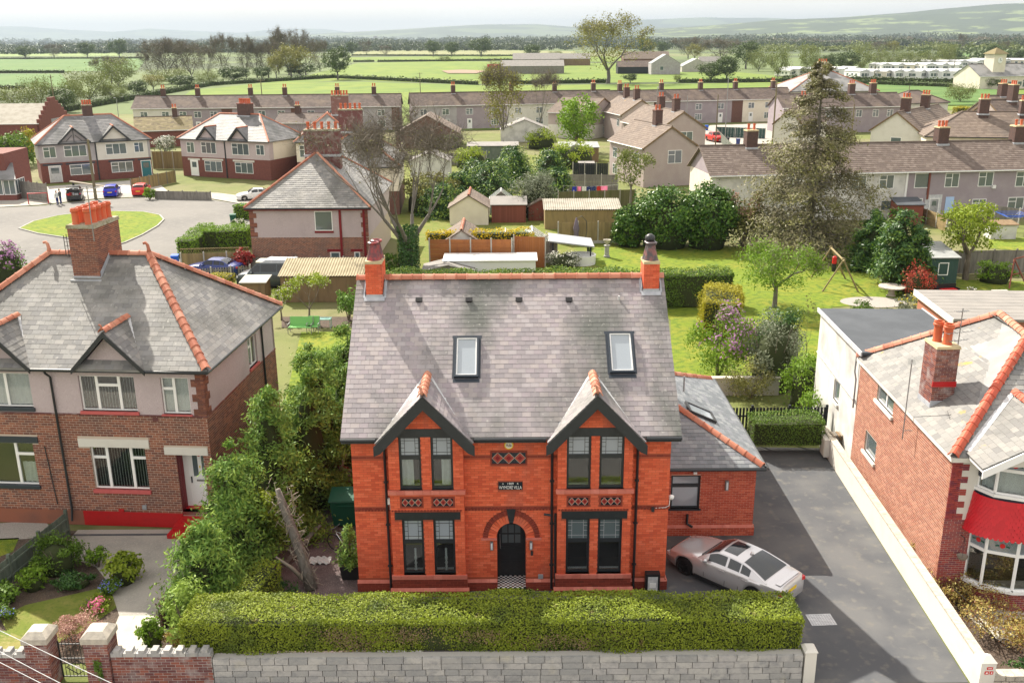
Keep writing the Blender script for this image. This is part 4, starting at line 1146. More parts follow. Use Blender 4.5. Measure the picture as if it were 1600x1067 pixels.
# ================================================================ LEFT: PAIR OF SEMI-DETACHED HOUSES
S = thing('semi_detached_house', 'near brown brick and pebbledash semi-detached pair with red painted doorstep', 'house', (-17.4,38.4,0), 0, None, True)
SY, SX0, SX1, SD = 34.2, -23.3, -11.7, 42.7
sf = Fr((0,SY,0),(1,0,0)); ss = Fr((SX1,SY,0),(0,1,0))
wU, wS, wL = (-16.6,-14.4,4.92,6.35), (-13.38,-12.29,4.85,6.33), (-16.55,-14.33,1.60,3.40)
dO = (-13.10,-12.02,.70,3.15)
nU, nL = (-20.6,-18.55,5.0,6.4), (-20.9,-18.85,1.68,3.5)
fh = [wU, wS, wL, dO, nU, nL]
sp = on_plane(395,522,(SX1,0,0),Vector((1,0,0))); sq = on_plane(411,578,(SX1,0,0),Vector((1,0,0)))
sw = (5.0, 6.1, 4.95, 6.25)
m_ = MB(); wall_slab(m_, sf, SX0, SX1, 0, 4.77, fh); wl = m_.build('brick_wall', 'mortar_pale', S)
Ms = brick_Ms(sf, SX0, SX1, .62, 4.77, fh+[(-16.98,-14.12,3.40,3.76),(-13.55,-11.80,3.15,3.48),(-21.2,-18.6,3.5,3.78)], joint=.017, course=.1, length=.26)
Ms += brick_Ms(ss, 0, 8.5, 0.0, 4.77, (), joint=.017, course=.1, length=.26)
pieces('brick', Ms, 'brick_brown', wl, 300, 'brickwork')
m_ = MB(); m_.box(SX1-.24,SX1,SY+.24,SD,0,4.77); m_.box(SX0,SX0+.24,SY+.24,SD,0,6.7); m_.box(SX0,SX1,SD-.24,SD,0,6.7); m_.build('side_wall', 'mortar_pale', S)
m_ = MB(); wall_slab(m_, sf, SX0, SX1, 4.77, 6.7, fh); wall_slab(m_, ss, .24, 8.5, 4.77, 6.7, [sw])
for xc in (-15.17, -19.63):
 m_.prism([(xc-1.26,SY,6.7),(xc+1.26,SY,6.7),(xc,SY,8.02)], (0,.24,0))
m_.build('render_wall', 'pebbledash', S)
# brick quoins at the corner, upstairs
Ms = []
for i in range(26):
 z = 4.78+i*.075; k = (i//4) % 2; w_ = .30 if k else .48
 for fr, a, d in ((sf, SX1, -1), (ss, 0, 1)):
  nb = 1 if k else 2; x = 0; off = (i % 2)*.11
  for L in ((.215, w_-.225) if w_ > .4 else (w_,)) if i % 2 else (((.10, .215, w_-.335) if w_ > .4 else (.10, w_-.11))):
   if L < .03: continue
   c0 = a + d*(x+L/2); Ms.append(frameM(fr.P(c0, z+.032, .0), fr.u, fr.n, Z, L, .05, .064)); x += L+.01
pieces('quoin_brick', Ms, 'brick_brown', wl, 300)
# string course, plinth, sills and lintels
def bx(fr, x0, x1, z0, z1, d0, d1, nm, m, par):
 q = MB(); fr.box(q, x0, x1, z0, z1, d0, d1); return q.build(nm, m, par)
bx(sf, SX0, SX1+.02, 4.745, 4.80, -.1, .03, 'string_course', 'brick_dark', S); bx(ss, -.02, 8.5, 4.745, 4.80, -.1, .03, 'string_course', 'brick_dark', S)
bx(sf, -17.2, dO[0], .0, .62, -.1, .035, 'plinth', 'red_gloss', S); bx(sf, SX0, -17.2, .0, .62, -.1, .02, 'plinth', 'brick_brown', S)
bx(sf, -16.97, -14.13, 3.41, 3.75, -.2, .04, 'lintel', 'white_render', S); bx(sf, -13.54, -11.81, 3.16, 3.47, -.2, .04, 'lintel', 'white_render', S)
bx(sf, -21.2, -18.6, 3.51, 3.77, -.2, .04, 'lintel', 'blue_black', S)
c3 = ((0,.30,0,1),(.30,.70,0,.72),(.30,.70,.72,1),(.70,1,0,1))
window(S, sf, *wU, c3, 'white_upvc', .055, .10, 'glass', None, None, blinds=('blind_grey', [(.02,.28,.02,.98),(.32,.68,.02,.7),(.72,.98,.02,.98)]))
bx(sf, wU[0]-.06, wU[1]+.06, 4.80, 4.92, -.1, .09, 'sill', 'sill_red', S)
window(S, sf, *wS, ((0,.44,0,.68),(0,.44,.68,1),(.44,1,0,1)), 'white_upvc', .055, .10, 'glass', ('curtain', [(.02,.98,.02,.98)]))
bx(sf, wS[0]-.06, wS[1]+.06, 4.72+.08, 4.85, -.1, .09, 'sill', 'sill_red', S)
window(S, sf, *wL, ((0,.28,0,.74),(0,.28,.74,1),(.28,.72,0,1),(.72,1,0,.74),(.72,1,.74,1)), 'white_upvc', .055, .10, 'glass', None, None, blinds=('blind', [(.03,.26,.02,.98),(.30,.70,.02,.98),(.74,.98,.02,.98)]))
bx(sf, wL[0]-.06, wL[1]+.06, 1.46, 1.60, -.1, .10, 'sill', 'sill_red', S)
window(S, sf, *nU, ((0,.5,0,1),(.5,1,0,1)), 'white_upvc', .055, .10, 'glass', ('curtain', [(.02,.98,.02,.98)]))
bx(sf, nU[0]-.06, nU[1]+.06, 4.86, 5.0, -.1, .09, 'sill', 'blue_black', S)
window(S, sf, *nL, ((0,.62,0,1),(.62,1,0,.72),(.62,1,.72,1)), 'white_upvc', .055, .10, 'glass', ('curtain', [(.66,.98,.02,.5)]))
bx(sf, nL[0]-.06, nL[1]+.06, 1.54, 1.68, -.1, .09, 'sill', 'blue_black', S)
window(S, ss, *sw, ((0,.5,0,.7),(0,.5,.7,1),(.5,1,0,1)), 'white_upvc', .055, .08, 'glass', ('curtain', [(.02,.98,.02,.98)]), ('sill_red',.05,.1,.08))
# doorway
q = MB(); sf.box(q, dO[0]-.02, dO[0], 0, 3.15, -.55, .0); q.build('door_jamb', 'maroon', S)
q = MB(); sf.box(q, dO[1], dO[1]+.02, .7, 3.15, -.55, .0); q.build('door_jamb', 'white_upvc', S)
q = MB(); sf.box(q, dO[0], dO[1], .55, .70, -.75, -.0); q.build('threshold', 'red_gloss', S)
q = MB(); sf.box(q, dO[0], dO[1], .70, 3.15, -.62, -.55); dr = q.build('door', 'white_upvc', S)
for xa, xb in ((-12.72,-12.52),(-12.36,-12.16)):
 bx(sf, xa, xb, 2.0, 3.0, -.55, -.543, 'door_pane', 'glass_far', dr)
bx(sf, dO[0]+.0, dO[0]+.22, .70, 3.15, -.55, -.535, 'side_panel', 'white_upvc', dr)
bx(sf, -12.62, -12.28, 1.78, 1.86, -.55, -.53, 'letterbox', 'chrome', dr)
bx(sf, -12.84, -12.80, 1.72, 1.98, -.55, -.50, 'handle', 'metal_dark', dr)
bx(sf, -12.49, -12.40, 2.86, 2.97, -.55, -.54, 'notice', 'plastic_red', dr)
bx(sf, -12.46, -12.42, 2.36, 2.46, -.55, -.53, 'knocker', 'plate_yellow', dr)
lettering(dr, '20', sf, -12.18, 1.83, -.545, .11, 'plastic_black')
for xa, xb in ((-12.76,-12.46),(-12.38,-12.12)):
 for za, zb in ((.85,1.25),(1.3,1.66)): bx(sf, xa, xb, za, zb, -.55, -.545, 'door_panel', 'white_upvc', dr)
for i, (z1, d) in enumerate(((.55,.0),(.40,.36),(.20,.75))):
 pass
stp = thing('doorstep', 'flight of bright red painted concrete steps at the white front door', 'steps', (-12.55,33.6,0), 0, None, True)
bx(sf, -13.42, -11.75, 0, .18, .045, .95, 'step', 'red_gloss', stp); bx(sf, -13.30, -11.75, .18, .36, .045, .62, 'step', 'red_gloss', stp); bx(sf, dO[0]+.01, -11.75, .36, .545, .045, .34, 'step', 'red_gloss', stp)
bx(sf, -14.72, -14.55, .78, .95, 0, .06, 'vent_cover', 'plastic_grey', S)
bx(sf, -15.72, -15.50, .60, .74, 0, .042, 'air_brick', 'red_gloss', S)
bx(sf, -13.85, -13.63, 4.55, 4.70, 0, .012, 'air_brick', 'brick_dark', S)
pipe(S, [(-17.72,33.86,6.68),(-17.72,33.95,6.5),(-17.65,34.12,6.3),(-17.62,34.12,.7),(-17.62,34.0,.25)], .045)
pipe(S, [(-18.35,34.15,3.4),(-18.2,34.15,.9)], .02, name='cable', m='metal_dark')
p = on_plane(423,500,(SX1,0,0),Vector((1,0,0))); pipe(S, [(SX1+.2,40.9,6.65),(SX1+.06,40.9,6.4),(SX1+.06,40.9,.2)], .045)
# roof
ez, rz, oy0, oy1, ox0, ox1, ry = 6.74, 10.1, 33.88, 43.02, -23.6, -11.38, 38.45
rl, rr = -19.45, -15.2
A, B, C, D = Vector((ox0,oy0,ez)), Vector((ox1,oy0,ez)), Vector((ox1,oy1,ez)), Vector((ox0,oy1,ez)); E1, E2 = Vector((rl,ry,rz)), Vector((rr,ry,rz))
rf = MB(); roof_slab(rf,[A,B,E2,E1]); roof_slab(rf,[B,C,E2]); roof_slab(rf,[C,D,E1,E2]); roof_slab(rf,[D,A,E1])
sro = rf.build('roof', 'slate_plain', S)
pieces('slate', tile_Ms(A,B,E1,E2,.36,.225,.008,tilt=.02,jit=.0015), 'slate_grey', sro, 300, 'slates')
pieces('slate', tile_Ms(B,C,E2,E2,.36,.225,.008,tilt=.02,jit=.0015)+tile_Ms(C,D,E2,E1,.36,.3,.012)+tile_Ms(D,A,E1,E1,.36,.3,.012), 'slate_grey', sro, 0, 'slates')
up = Vector((0,0,.05))
for a, b in ((B,E2),(C,E2),(A,E1)): ridge_tiles(sro, a+up, b+up, .40, .17, 'terracotta')
ridge_tiles(sro, E1+up, E2+up, .42, .16, 'terracotta')
finial(sro, E2+Vector((0,0,.12)), 'terracotta', 1.2); finial(sro, E1+Vector((0,0,.12)), 'terracotta', 1.2)
gm = MB(); gm.tube([(ox0,oy0-.04,ez-.06),(-21.0,oy0-.04,ez-.06)], .06, 8); gm.tube([(-18.28,oy0-.04,ez-.06),(-16.52,oy0-.04,ez-.06)], .06, 8); gm.tube([(-13.80,oy0-.04,ez-.06),(ox1+.04,oy0-.04,ez-.06),(ox1+.04,oy1,ez-.06)], .06, 8); gm.build('gutter', 'black_paint', S)
q = MB(); q.box(ox0,ox1,oy0+.02,SY,ez-.16,ez-.11); q.box(SX1,ox1-.02,SY,oy1,ez-.16,ez-.11); q.build('soffit', 'black_paint', S)
for xc in (-15.17,-19.63):
 gy, zt, zb, hw = 33.80, 8.20, 6.74, 1.38; vy = 33.88+(zt-6.74)/.735
 rf = MB()
 for sx in (-1,1):
  rf.prism([(xc+sx*hw,gy,zb),(xc+sx*hw,34.05,zb),(xc,vy,zt),(xc,gy,zt)] if sx > 0 else [(xc+sx*hw,gy,zb),(xc,gy,zt),(xc,vy,zt),(xc+sx*hw,34.05,zb)], (0,0,-.09))
 gr = rf.build('gable_roof', 'slate_plain', S); Ms = []
 for sx in (-1,1): Ms += tile_Ms((xc+sx*hw,gy,zb),(xc+sx*hw,34.05,zb),(xc,gy,zt),(xc,vy,zt),.34,.22)
 pieces('slate', Ms, 'slate_grey', gr, 300)
 ridge_tiles(gr, (xc,gy-.02,zt+.03),(xc,vy,zt+.03), .40, .15)
 finial(gr, (xc,gy,zt+.1), 'terracotta', .6)
 for sx in (-1,1):
  b = MB(); b.prism([(xc,gy-.05,zt+.02),(xc+sx*(hw+.05),gy-.05,zb-.02),(xc+sx*(hw+.05),gy-.05,zb-.20),(xc,gy-.05,zt-.20)], (0,.05,0)); b.build('bargeboard','black_paint',S)
  b = MB(); b.prism([(xc,gy,zt-.09),(xc+sx*hw,gy,zb-.09),(xc+sx*hw,gy,zb-.13),(xc,gy,zt-.13)], (0,SY-gy+.02,0)); b.build('soffit','black_paint',S)
  v = MB(); v.beam((xc+sx*.05,vy+.03,zt+.06),(xc+sx*(hw+.02),34.05,zb+.06),.18,.012); v.build('valley_flashing','lead_pale',gr)
# party chimney with ten pots
cz = 11.38; cx0, cx1, cy0, cy1 = -17.98, -16.88, 37.45, 39.55
pots = [(cx0+.22+.33*i, cy0+.20+j*.42) for j in range(5) for i in range(2)]
pots = [(cx0+.28 if i == 0 else cx1-.30, cy0+.22+j*.42) for j in range(5) for i in range(2)]
ch = chimney(S, cx0, cx1, cy0, cy1, 8.6, cz, 'brick_brown', 'mortar_pale', 'mossy_concrete', pots, 'pot_orange', 'round', True, 120, .14, .05, .98)
q = MB(); q.box(cx0-.1,cx1+.1,cy0-.16,cy0-.01,9.18,9.32); q.prism([(cx1+.03,cy0,9.35),(cx1+.03,cy0,9.62),(cx1+.03,ry,10.3),(cx1+.03,ry,10.1)],(.02,0,0)); q.box(cx0-.02,cx1+.02,cy0-.02,cy0,9.2,9.45); q.build('chimney_flashing','lead',ch)
aerial(None, (cx1-.02,cy0-.05,10.9), 2.2, .4, 'thin television mast on the side of the ten-pot chimney')
lad = thing('chimney_bracket', 'small metal aerial bracket left of the ten-pot chimney', 'bracket', (cx0-.25,cy0+.3,10.15), 0)
l = MB(); l.tube([(0,0,0),(0,0,.95)],.015,5); l.tube([(-.12,0,.05),(-.12,0,.9)],.015,5)
for i in range(5): l.tube([(-.12,0,.1+i*.18),(.25,0,.1+i*.18)],.012,4)
l.build('bracket_frame','metal_dark',lad)
# dark rooms
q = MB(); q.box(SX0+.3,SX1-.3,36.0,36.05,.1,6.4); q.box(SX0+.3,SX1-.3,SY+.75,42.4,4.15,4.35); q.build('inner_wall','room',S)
for o_ in [S] + [o for o in COL.objects if o.parent is None and o.name.split('.')[0] in ('doorstep','television_aerial','chimney_bracket')]:
 th = R_(-4.3); pv = Vector((SX1,SY,0)); d_ = o_.location-pv; d_.rotate(Matrix.Rotation(th,3,'Z')); o_.location = pv+d_; o_.rotation_euler.z += th
# ================================================================ RIGHT: DETACHED HOUSE BEYOND THE DRIVE
H = thing('detached_house', 'right-hand house with brick side wall, white bay front and red scalloped tiles', 'house', (18.5,34,0), 0, None, True)
hv = Vector((.044,.999,0)).normalized(); hu = Vector((hv.y,-hv.x,0))
HA = Vector((14.55,29.05,0))
hs = Fr(HA+hv*10.0, -hv); hf = Fr(HA, hu)
SN = hs.n
def side_pt(px, py): return on_plane(px, py, HA, SN)
def sx_of(p): return (p-hs.O).dot(hs.u)
swins = []
for (xa, ya, xb, yb) in ((1372,592,1395,632),(1352,683,1367,718)):
 a, b = side_pt(xa, ya), side_pt(xb, yb)
 swins.append((min(sx_of(a),sx_of(b)), max(sx_of(a),sx_of(b)), 0, 0))
swins = [(swins[0][0]+.1, swins[0][1]+.1, 4.35, 5.10), (swins[1][0], swins[1][1], 1.75, 2.65)]
hw_ = brick_wall(H, hs, 0, 10.0, 0, 5.3, swins, 'brick_orange', 'mortar_white', 100, joint=.022, course=.09, length=.25)
for i, s_ in enumerate(swins):
 window(H, hs, *s_, ((0,.5,0,1),(.5,1,0,1)) if i == 0 else ((0,1,0,1),), 'white_upvc', .05, .06, 'glass_far', None, ('white_render',.1,.12,.10))
holes = []
m_ = MB(); wall_slab(m_, hf, 0, 8.4, 0, 5.3, [(.95,4.45,.5,2.75),(1.05,4.35,4.1,5.2)]); fw = m_.build('front_wall', 'mortar_pale', H)
pieces('brick', brick_Ms(hf, 0, 8.4, 0, 2.94, [(.95,4.45,0,2.94)], joint=.014, length=.235), 'brick_crimson', fw, 300, 'brickwork')
for xa, xb in ((.30,.95),(4.45,8.4)):
 q = MB(); hf.box(q, xa, xb, 2.94, 5.3, 0, .012); q.build('render_panel', 'white_render', H)
Ms = []
for i in range(31):
 z = 2.95+i*.0755; k = (i//3) % 2; w_ = .34 if k else .56; x = 0
 for L in ((.225, w_-.237) if i % 2 else ((.11, .225, w_-.36) if w_ > .4 else (.11, w_-.125))):
  if L > .03: Ms.append(frameM(hf.P(x+L/2, z+.031, .008), hf.u, hf.n, Z, L, .05, .062)); x += L+.012
pieces('quoin_brick', Ms, 'brick_crimson', fw, 300)
m_ = MB(); hf.box(m_, 8.16, 8.4, 0, 5.3, -10, -.24); m_.build('far_wall', 'mortar_pale', H)
m_ = MB(); hf.box(m_, 0.24, 8.16, 0, 5.3, -10, -9.76); m_.build('rear_wall', 'mortar_pale', H)
# two-storey bow window
bc, br = 2.70, 1.80
def bow(k, n=5, grow=0.0):
 a0 = math.pi*(1 - (k)/n);
 return (bc + (br+grow)*math.cos(a0), (br+grow)*.52*math.sin(a0))
for lev, (z0, z1) in enumerate(((.78,2.62),(4.2,5.42))):
 base = MB()
 for k in range(5):
  (xa, da), (xb, db) = bow(k), bow(k+1)
  A_, B_ = hf.P(xa, 0, da), hf.P(xb, 0, db)
  fk = Fr(A_, B_-A_); W = (B_-A_).length
  if lev == 0:
   q = MB(); fk.box(q, 0, W, 0, .72, -.2, 0); o = q.build('bay_wall', 'mortar_pale', H)
   pieces('brick', brick_Ms(fk, 0, W, 0, .72, (), joint=.014), 'brick_crimson', o, 0, 'brickwork')
  bx(fk, -.03, W+.03, z0-.10, z0, -.15, .10, 'sill', 'white_upvc', H)
  if lev == 1: pass
  o = window(H, fk, .0, W, z0, z1, ((0,1,0,.70),(0,1,.70,1)), 'white_upvc', .055, .0, 'glass', ('curtain',[(.02,.98,.02,.69)]) if lev else None, None, depth=.08)
  # leaded top light: pale glass with a red flower and green leaves
  zc = z0+(z1-z0)*.85; zt = z0+(z1-z0)*.70+.055
  l = MB(); fk.box(l, .055, W-.055, zt, z1-.055, -.045, -.04); tl = l.build('leaded_light', 'glass_sky', o)
  l = MB()
  for i in range(1, 8):
   x = .055+(W-.11)*i/8; l.beam(fk.P(max(.06,x-.18), zt, -.034), fk.P(min(W-.06,x+.18), z1-.055, -.034), .008, .006, fk.n); l.beam(fk.P(min(W-.06,x+.18), zt, -.033), fk.P(max(.06,x-.18), z1-.055, -.033), .008, .006, fk.n)
  l.build('lead_strip', 'plastic_grey', tl)
  MB().wheel_disc(fk.P(W/2, zc, -.03), fk.n, [(.085,0),(.085,.008),(.05,.012),(0,.012)], 10).build('glass_flower', 'plastic_red', tl)
  l = MB(); l.beam(fk.P(W/2-.22,zc-.02,-.028),fk.P(W/2-.10,zc,-.028),.05,.006,fk.n); l.beam(fk.P(W/2+.10,zc,-.028),fk.P(W/2+.22,zc-.02,-.028),.05,.006,fk.n); l.build('glass_leaf','plastic_green',tl)
# scalloped red tile skirt between the two bays
def skirt(u, v):
 a = math.pi*(1-u); g_ = .17*(1-v)**1.4; return hf.P(bc+(br+.06+g_)*math.cos(a), 2.68+1.32*v, (br+.06+g_)*.52*math.sin(a)+.02)
m_ = MB(); m_.grid(lambda u, v: skirt(u, v), 24, 5); sk = m_.build('tile_skirt', 'red_gloss', H)
Ms = []; rows = 11
for j in range(rows):
 v = (j+.35)/rows; n = 34
 for i in range(n):
  u = (i+.5*(j % 2)+.25)/n
  if u > 1: continue
  p = skirt(u, v); pu = (skirt(min(1,u+.01), v)-skirt(max(0,u-.01), v)).normalized(); pv = (skirt(u, min(1,v+.02))-skirt(u, max(0,v-.02))).normalized(); n_ = pu.cross(pv).normalized()
  if n_.y > 0 and n_.dot(hf.n) < 0: n_ = -n_
  tl = (pv - n_*.24).normalized()
  Ms.append((p+n_*.02, pu, tl, n_))
sc_me = MB(); pts = [(-.5,.5,0),(-.5,-.1,0),(-.36,-.36,0),(0,-.5,0),(.36,-.36,0),(.5,-.1,0),(.5,.5,0)]
sc_me.prism(pts, (0,0,1)); sc_me = sc_me.mesh('scallop_tile'); sc_me.materials.append(MATS['red_scallop'])
Ms.sort(key=lambda t: (t[0]-CAMP).length)
for (p, a, b, c) in Ms[:300]:
 o = obj('scallop_tile', sc_me, None, sk); o.matrix_basis = frameM(p, a, b, c, .156, .20, .024)
pieces('scallop_tile', [frameM(p, a, b, c, .155, .19, .012) for p, a, b, c in Ms[300:]], 'red_scallop', sk, 0, 'scallop_tiles')
for k in range(5):
 (xa, da), (xb, db) = bow(k), bow(k+1); A_, B_ = hf.P(xa,0,da), hf.P(xb,0,db); fk = Fr(A_, B_-A_)
 bx(fk, -.02, (B_-A_).length+.02, 4.0, 4.12, -.1, .07, 'lead_apron', 'blue_black', H)
bx(hf, .88, 1.0, 4.6, 5.3, 0, .12, 'bracket', 'blue_black', H); bx(hf, .88, 1.0, 5.1, 5.25, .12, .6, 'bracket', 'blue_black', H)
q = MB()
for i in range(26): q.tube([bowp for bowp in (hf.P(bc+(br+.12)*math.cos(math.pi*(1-i/25)), 5.5, (br+.12)*.52*math.sin(math.pi*i/25)+.02), hf.P(bc+(br+.12)*math.cos(math.pi*(1-(i+1)/25)), 5.5, (br+.12)*.52*math.sin(math.pi*(i+1)/25)+.02))], .05, 6)
q.build('lead_apron', 'blue_black', H)
# roof: hips, ridge, left plane of pale slates
eF, eR = HA+Vector((-.12,-.2,5.3)), HA+hv*10.2+Vector((-.10,0,5.3)); R2, R1 = Vector((18.75,33.33,8.0)), Vector((19.2,36.3,8.0))
gF, gR = eF+hu*8.7, eR+hu*8.7
rf = MB(); roof_slab(rf,[eF,R2,R1,eR][::-1]); roof_slab(rf,[eF,gF,R2]); roof_slab(rf,[gF,gR,R1,R2]); roof_slab(rf,[gR,eR,R1]); hr = rf.build('roof','slate_plain',H)
pieces('slate', tile_Ms(eR,eF,R1,R2,.36,.235,.014), 'slate_pale', hr, 300, 'slates')
pieces('slate', tile_Ms(eF,gF,R2,R2,.34,.225,.014), 'slate_grey', hr, 120, 'slates'); pieces('slate', tile_Ms(gF,gR,R2,R1,.34,.225,.014)+tile_Ms(gR,eR,R1,R1,.34,.225,.014), 'slate_pale', hr, 0, 'slates')
for a, b in ((eF,R2),(eR,R1),(R2,R1)): ridge_tiles(hr, a+up, b+up, .40, .17, 'terracotta_red' if a is eF else 'terracotta')
q = MB(); q.beam(eF+Vector((.02,0,-.09)), eR+Vector((.02,0,-.09)), .10, .16); q.beam(eF+Vector((0,.02,-.09)), eF+hu*1.0+Vector((0,.02,-.09)), .1, .16); q.build('fascia','white_render',H)
# front gable over the bay
gc, gw, gz0, gz1 = 2.75, 2.35, 5.42, 6.68
def gpnt(x, d, z): return hf.P(x, z, d)
rf = MB(); Ms = []
vb = -(2.2)
for sx in (-1,1):
 e0,e1,t0,t1 = gpnt(gc+sx*gw,1.35,gz0), gpnt(gc+sx*gw,.05,gz0), gpnt(gc,1.35,gz1), gpnt(gc,vb,gz1)
 rf.prism([e0,e1,t1,t0] if sx > 0 else [e0,t0,t1,e1], (0,0,-.1)); Ms += tile_Ms(e0,e1,t0,t1,.34,.225,.014)
gr = rf.build('gable_roof','slate_plain',H); pieces('slate', Ms, 'slate_pale', gr, 200, 'slates')
ridge_tiles(gr, gpnt(gc,1.38,gz1+.03), gpnt(gc,vb,gz1+.03), .40, .16, 'terracotta_red')
for sx in (-1,1):
 b = MB(); b.prism([gpnt(gc,1.37,gz1), gpnt(gc+sx*(gw+.05),1.37,gz0-.05), gpnt(gc+sx*(gw+.05),1.37,gz0-.32), gpnt(gc,1.37,gz1-.3)], hf.n*.05); b.build('bargeboard','white_upvc',H)
 b = MB(); b.prism([gpnt(gc,0,gz1-.1), gpnt(gc+sx*gw,0,gz0-.1), gpnt(gc+sx*gw,0,gz0-.16), gpnt(gc,0,gz1-.16)], hf.n*1.36); b.build('soffit','white_upvc',H)
 v = MB(); v.beam(gpnt(gc+sx*.05,vb,gz1+.06), gpnt(gc+sx*gw,.05,gz0+.06), .2, .012); v.build('valley_flashing','lead_pale',gr)
b = MB(); b.prism([gpnt(gc-gw,.9,gz0-.1), gpnt(gc+gw,.9,gz0-.1), gpnt(gc,.9,gz1-.2)], hf.n*.06); b.build('gable_wall','white_render',H)
# chimney
HN = (eR-eF).cross(R2-eF).normalized(); HN = HN if HN.z > 0 else -HN
nb = on_plane(1453,636,eF,HN); zt = AY(1457,546,nb.y).z
ch = chimney(H, nb.x, nb.x+.80, nb.y, nb.y+1.05, 5.6, zt, 'brick_dark', 'mortar_white', 'cap_yellow', [(nb.x+.26,nb.y+.70),(nb.x+.46,nb.y+.32)], 'pot_orange', 'round', True, 120, .10, .04, 1.15)
q = MB(); q.box(nb.x-.03,nb.x+.83,nb.y-.03,nb.y+.02,nb.z+.78,nb.z+.98); q.build('painted_band','red_gloss',ch)
q = MB(); q.box(nb.x-.03,nb.x+.83,nb.y-.03,nb.y-.012,nb.z-.1,nb.z+.25); q.box(nb.x-.03,nb.x-.012,nb.y,nb.y+1.05,nb.z-.1,nb.z+.15); q.build('chimney_flashing','lead',ch)
p = on_plane(1487,610,eF,HN); aerial(None, p, 3.1, .3, 'tall black aerial mast strapped to the brick chimney of the right-hand house', 7, ((2.98,.5),(2.2,1.1),(1.9,.8)))
p = side_pt(1424,690); t = aerial(None, (p.x-.35,p.y,p.z+.1), 3.1, 1.2, 'thin aerial mast bracketed to the brick side wall above the drive', 5, ((3.0,.55),))
MB().tube([(0,0,.35),(.33*math.cos(1.2),-.33*math.sin(1.2),.35)], .015, 5).build('bracket_arm','metal_grey',t)
# flat-roofed rendered annex behind
ax0 = HA+hv*10.0
an = Fr(HA+hv*16.6, -hv)
aw = sx_of(side_pt(1301,632))
q = MB(); wall_slab(q, an, 0, 6.6, 0, 5.55, [(3.2,4.1,2.2,3.2)]); an_b = Fr(HA+hv*16.6, hu);
q.obox(frameM(HA+hv*13.3+hu*2.5+Vector((0,0,2.7)), hu, hv, Z, 4.5, 6.5, 5.4)); q.build('annex_wall','white_stain',H)
window(H, an, 3.2, 4.1, 2.2, 3.2, ((0,1,0,1),), 'white_upvc', .05, .06, 'glass_far', None, ('white_render',.05,.12,.1))
q = MB(); q.obox(frameM(HA+hv*13.2+hu*2.4+Vector((0,0,5.6)), hu, hv, Z, 5.0, 7.0, .12)); q.build('annex_roof','felt_dark',H)
q = MB(); q.obox(frameM(HA+hv*13.2-hu*.13+Vector((0,0,5.6)), hu, hv, Z, .06, 7.06, .2)); q.obox(frameM(HA+hv*13.2+hu*4.93+Vector((0,0,5.6)), hu, hv, Z, .06, 7.06, .2)); q.build('fascia','lead_pale',H)
pipe(H, [HA+hv*10.3-hu*.1+Vector((0,0,5.5)), HA+hv*10.3-hu*.12+Vector((0,0,4.6)), HA+hv*10.1-hu*.1+Vector((0,0,4.3)), HA+hv*10.1-hu*.1+Vector((0,0,3.0))], .04, 'metal_grey')
pipe(H, [HA+hv*16.3-hu*.08+Vector((0,0,3.55)), HA+hv*10.2-hu*.08+Vector((0,0,3.35))], .05, 'lead_pale', 'waste_pipe')
# hanging basket
hb = thing('hanging_basket', 'wire hanging basket of plants on the crimson brick beside the bow window', 'basket', hf.P(.62,1.75,.32), 0)
MB().lathe([(.04,-.16),(.14,-.10),(.19,0),(.17,0),(.1,-.06)], (0,0,0), 12).build('basket','twig_pale',hb)
MB().tube([(.0,.30,.62),(.0,.05,.66),(0,-.02,.6)], .015, 5).build('wall_bracket','iron_black',hb)
c_ = MB()
for i in range(3): c_.tube([(.18*math.cos(i*2.1),.18*math.sin(i*2.1),0),(0,0,.6)], .006, 4)
c_.build('chain','metal_dark',hb)
q = MB(); q.box(HA.x+.6,HA.x+8,HA.y+1.6,HA.y+1.65,.1,5.2); q.obox(frameM(HA+hu*4.2+hv*5+Vector((0,0,2.95)), hu, hv, Z, 7.6, 8.6, .2)); q.build('inner_wall','room',H)
